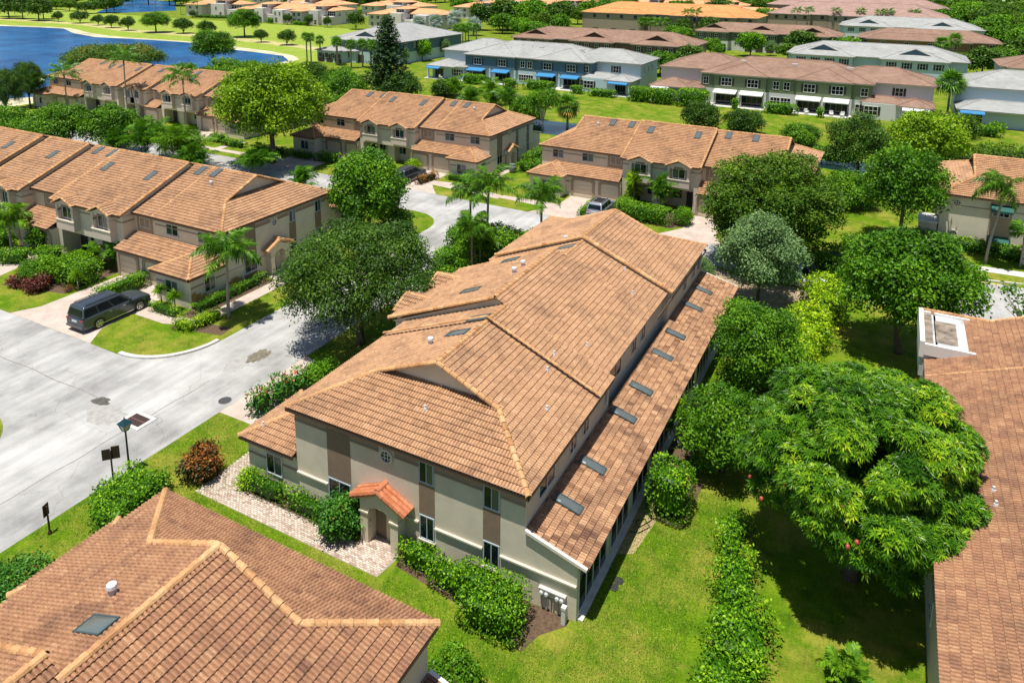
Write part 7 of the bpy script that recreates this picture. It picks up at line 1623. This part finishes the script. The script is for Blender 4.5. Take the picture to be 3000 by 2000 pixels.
# ================================================================== FAR TREES
SH = [(-325.9, 198, 2.3, 4.1), (-310.6, 198, 3.5, 5.1), (-294.8, 195.6, 2.5, 4), (-279.2, 190.6, 3, 5.1), (-263.5, 186.7, 2.9, 4.9), (-236.5, 190, 3.5, 5.7), (-222.5, 188.5, 3.4, 5.1), (-189.5, 182.6, 2.3, 4.3), (-176, 180.5, 3.1, 4.7)]
nm = ['first', 'second', 'third', 'fourth', 'fifth', 'sixth', 'seventh', 'eighth', 'ninth']
for i, (x, y, r, h) in enumerate(SH): tree('smalldome' if i % 2 else 'smalldome2', x, y, 'small domed tree on the far lake bank, %s from the left in its row' % nm[i], r/3.0, h/4.9, group='small trees on the far lake bank')
tree('mahogany2', -247.9, 186.9, 'larger round green tree in the middle of the far bank row', 1.4, .9); tree('mahogany2', -207.6, 192.4, 'tallest round tree on the far lake bank before the white villas', 1.5, 1.2)
for x, y, r, h, l in ((-360, 196.5, 5, 9, 'leftmost big dark oak on the far shore'), (-352, 198, 4, 9, 'second big dark oak on the far shore'), (-345, 203, 4.2, 8.6, 'big dark oak behind the others on the far shore'), (-336.5, 196, 5, 9.4, 'rightmost big dark oak on the far shore'), (-372, 203, 5, 9, 'big dark oak at the left edge of the far shore')): tree('fardark', x, y, l, r/4.5, h/8.1)
for x, y, r, h, k, l in ((-409, 248, 5, 5.6, 'fargreen', 'rounded tree on the left bank of the far pond'), (-390, 243.5, 4.6, 6.2, 'farolive', 'olive tree on the left bank of the far pond'), (-364.5, 236, 4.6, 5.4, 'fardark', 'dark bush tree at the near end of the far pond'), (-363, 246, 5.7, 7.4, 'fardark', 'tall dark tree before the far pond'), (-443, 279, 5, 6, 'fargreen2', 'tree at the top left beyond the oaks'), (-428, 262, 6, 7, 'fardark', 'dark tree at the top left behind the oaks'), (-400, 268, 6, 7, 'fargreen', 'green tree at the top left left of the pond'), (-380, 262, 5, 6, 'fardark', 'dark tree between the oaks and the pond')): tree(k, x, y, l, r/4.5, h/8.0)
for x, y, r, h, l in ((-300.5, 247, 1.6, 3.4, 'conical shrub left of the villa by the pond'), (-268, 246, 1.5, 3.2, 'shrub left of the long villa row'), (-252, 241, 1.8, 3.6, 'dark shrub before the middle of the long villa row'), (-236, 243, 2.0, 4.6, 'dark shrub before the right part of the long villa row'), (-224, 243, 1.9, 4.6, 'pointed shrub at the right end of the long villa row'), (-212, 241, 1.8, 4.4, 'pointed shrub alone between the two villas'), (-196, 240, 3.4, 7.2, 'dark tree before the cream villa')): tree('smalldome2', x, y, l, r/2.9, h/5.0)
for i, (x, y) in enumerate(((-346, 262), (-322, 258), (-316, 262), (-312, 258), (-300, 250))): queen_palm('queen_palm', 'slender palm standing before the far pond, %s from the left' % nm_[i], x, y, 8.5, 2.4, 11, group='slender palms before the far pond', seed=i + 121, detail=False)
hedge('hedge', 'clipped hedge before the villa by the pond', 'hedge', [(-292, 250.5, 12, .8, 0, 1.3, .2)], 'mid', .5, 9, round_=5); hedge('hedge', 'clipped hedges before the long villa row', 'hedge', [(-246, 243, 1.7, .9, 0, 2.4), (-229, 244, 6, .8, 0, 1.3), (-258, 243, 5, .8, 0, 1.2)], 'hedge', .5, 9, round_=5)
DK = [(-143, 272, 7, 11.5, 'fardark', 'large dark tree behind the silver palms'), (-132.5, 271, 6.8, 12.5, 'fargreen2', 'tallest dark tree right of the silver palms'), (-152.5, 266, 4.2, 10, 'fardark', 'dark tree between the silver palms'), (-124, 262, 5, 9, 'farolive', 'olive tree left of the orange roofed building'), (-118, 268, 4.6, 8, 'fargreen', 'green tree at the corner of the orange roofed building'), (-138, 258, 4.6, 8, 'fargreen', 'green tree in front of the tallest dark tree'), (-126, 250, 4.4, 7, 'fargreen2', 'low green tree below the orange roofed building, left'), (-112, 240, 4.5, 6.4, 'fargreen', 'green tree behind the chimney of the teal row'), (-104, 236, 4.2, 6, 'farolive', 'olive tree left of the brown gablet row'), (-119, 244, 4.2, 6.4, 'fargreen2', 'bushy tree between the fan palm grove and the gablet row'),
      (-133, 300, 6, 10, 'fardark', 'dark tree behind the tallest one'), (-150, 305, 6, 8, 'fargreen', 'green tree at the top edge above the silver palms'), (-160, 296, 6, 8, 'fardark', 'dark tree behind the silver palms near the villas'), (-72, 278, 3.4, 7, 'fardark', 'dark tree before the right part of the orange building'), (-63, 279, 4, 7.6, 'fardark', 'dark tree below the right end of the orange building'), (-57, 284, 4, 7, 'fargreen2', 'green tree between the orange and the mauve buildings'), (-70.5, 262, 4, 6, 'fargreen', 'green palm like tree right of the gablet row'), (-66, 256, 3.6, 6, 'fargreen2', 'green tree at the corner of the garage court'),
      (-39, 232, 4.1, 7.4, 'fargreen2', 'bright round tree in the garage court'), (-50.5, 230, 2.8, 5.1, 'fargreen2', 'round tree at the left of the garage court'), (-47.2, 227, 2.2, 4.0, 'fargreen', 'clipped round tree in the garage court'), (-34.0, 238, 2.5, 5.7, 'fargrey', 'grey green tree before the white garage'), (-26, 246, 5.0, 6.8, 'fardark', 'grey dark tree right of the garage court'), (-20, 252, 5.4, 7, 'fargreen', 'green tree behind the grey gablet roof'), (-28, 230, 4, 5, 'farolive', 'yellowish tree right of the garage court'), (-13, 248, 4, 6, 'fargreen2', 'green tree left of the ochre walled row'), (-16, 236, 3, 4.6, 'fargreen2', 'lime tree before the ochre walled row'),
      (-51, 178, 4.0, 6.0, 'fargreen', 'green tree behind the right end of the teal row'), (-46, 186, 3.6, 6.4, 'fardark', 'dark tree between the teal row and the gablet row'), (-116, 170, 2.6, 6, 'fargreen2', 'bright round street tree before the pale blue house'), (-115.5, 181, 2.2, 6.4, 'fargrey', 'grey street tree before the pale blue house'), (-116.2, 162, 2.0, 5.4, 'fargrey', 'thin street tree right of the norfolk pine'),
      (19.5, 216, 4.4, 7, 'fardark', 'dark tree right of the grey gablet row'), (24, 226, 4, 7, 'fargreen', 'green tree right of the two fan palms'), (18, 190, 2.4, 4, 'farolive', 'yellow green bush behind the grey row at the right'), (30, 240, 5, 8, 'fardark', 'dark tree at the right below the wooded belt'), (14, 228, 3, 5.4, 'farolive', 'olive tree beside the two fan palms'), (-8, 318, 5, 6, 'fargreen', 'green tree before the mauve building')]
for x, y, r, h, k, l in DK: tree(k, x, y, l, r/4.3, h/7.8)
rg = random.Random(11); n = 0
kinds = ['fardark', 'fargreen', 'fargreen2', 'farolive']
belt = []
for i in range(70): belt.append((rg.uniform(30, 78), rg.uniform(262, 470)))
for i in range(46): belt.append((rg.uniform(-20, 60), rg.uniform(420, 520)))
for i in range(60): belt.append((rg.uniform(-330, -60), rg.uniform(440, 560)))
for i in range(40): belt.append((rg.uniform(-560, -380), rg.uniform(290, 460)))
for i in range(26): belt.append((rg.uniform(-330, -230), rg.uniform(330, 440)))
for i in range(16): belt.append((rg.uniform(-215, -100), rg.uniform(312, 430)))
for i in range(12): belt.append((rg.uniform(-100, 20), rg.uniform(358, 388)))
for i, (x, y) in enumerate(belt):
    k = kinds[rg.randrange(4)]; r = rg.uniform(4.5, 7.5)
    q = proj((x, y, 4)); 
    if q is None or not (-60 < q[0] < 3060 and -120 < q[1] < 400): continue
    side = 'at the top right' if q[0] > 2000 else ('at the top left' if q[0] < 900 else 'at the top edge')
    hz = rg.uniform(.85, 1.35); where = ('left part', 'middle', 'right part')[int(min(2.99, (q[0] % 1000)/334))]; row = 'front row' if q[1] > 130 else ('middle row' if q[1] > 50 else 'far row')
    tree(k, x, y, '%s %s in wooded belt %s, %s, %s' % ('broad' if r > 6.4 else ('tall' if hz > 1.12 else 'small'), {'fardark': 'dark tree', 'fargreen': 'mid green tree', 'fargreen2': 'fresh green tree', 'farolive': 'olive tree'}[k], side, row, where), r/4.3, hz, group='trees of the wooded belt ' + side)
def far_wood():
    rng = np.random.default_rng(4); pts = []
    for i in range(5200):
        y = rng.uniform(560, 1500); x = rng.uniform(-.95*y - 40, .12*y + 60); pts.append((x, y))
    g = G()
    for x, y in pts:
        r = rng.uniform(5, 9); n = 22; d = unit(rng.normal(size=(n, 3)) + np.array([0, -.2, .6])); P = np.array([x, y, 5]) + d*np.array([r, r, 4.5])
        g.add(*leaf_quads(P, d, 3.6, .8, rng, np.clip(rng.random() + .25*rng.normal(size=n), 0, 1)))
    g.build('far_woodland', LEAF['dark'], None, kind='stuff')
far_wood()
# grass blades standing on the near lawns
def blades(name, regions, n, seed):
    rng = np.random.default_rng(seed); g = G(); V = []
    for (x0, x1, y0, y1, f) in regions:
        k = int(n*f); x = rng.uniform(x0, x1, k); y = rng.uniform(y0, y1, k); a = rng.random(k)*6.28; h = rng.uniform(.03, .075, k); w = .012
        dx, dy = np.cos(a)*w, np.sin(a)*w; lx, ly = rng.normal(size=k)*.03, rng.normal(size=k)*.03; z = np.zeros(k)
        V.append(np.stack([np.stack([x - dx, y - dy, z], 1), np.stack([x + dx, y + dy, z], 1), np.stack([x + lx + dx*.2, y + ly + dy*.2, h], 1), np.stack([x + lx, y + ly, h], 1)], 1).reshape(-1, 3))
    V = np.concatenate(V); m = len(V)//4
    g.add(V, np.arange(4*m).reshape(m, 4), rng.random(m)); g.build(name, mat_leaf('grass blade', [(0, (.06, .15, .008)), (.5, (.12, .25, .012)), (.8, (.20, .32, .02)), (1, (.38, .36, .10))], .6, .2, .2), None, kind='stuff')
blades('lawn_grass_blades', [(-9.0, -4.9, 16, 34, .42), (-17.3, -9.2, 17.1, 22.2, .22), (-33.2, -27.3, 16, 27.0, .20), (-28.9, -17.5, 17.3, 21.8, .16)], 120000, 6)
print('objects', len(bpy.data.objects))
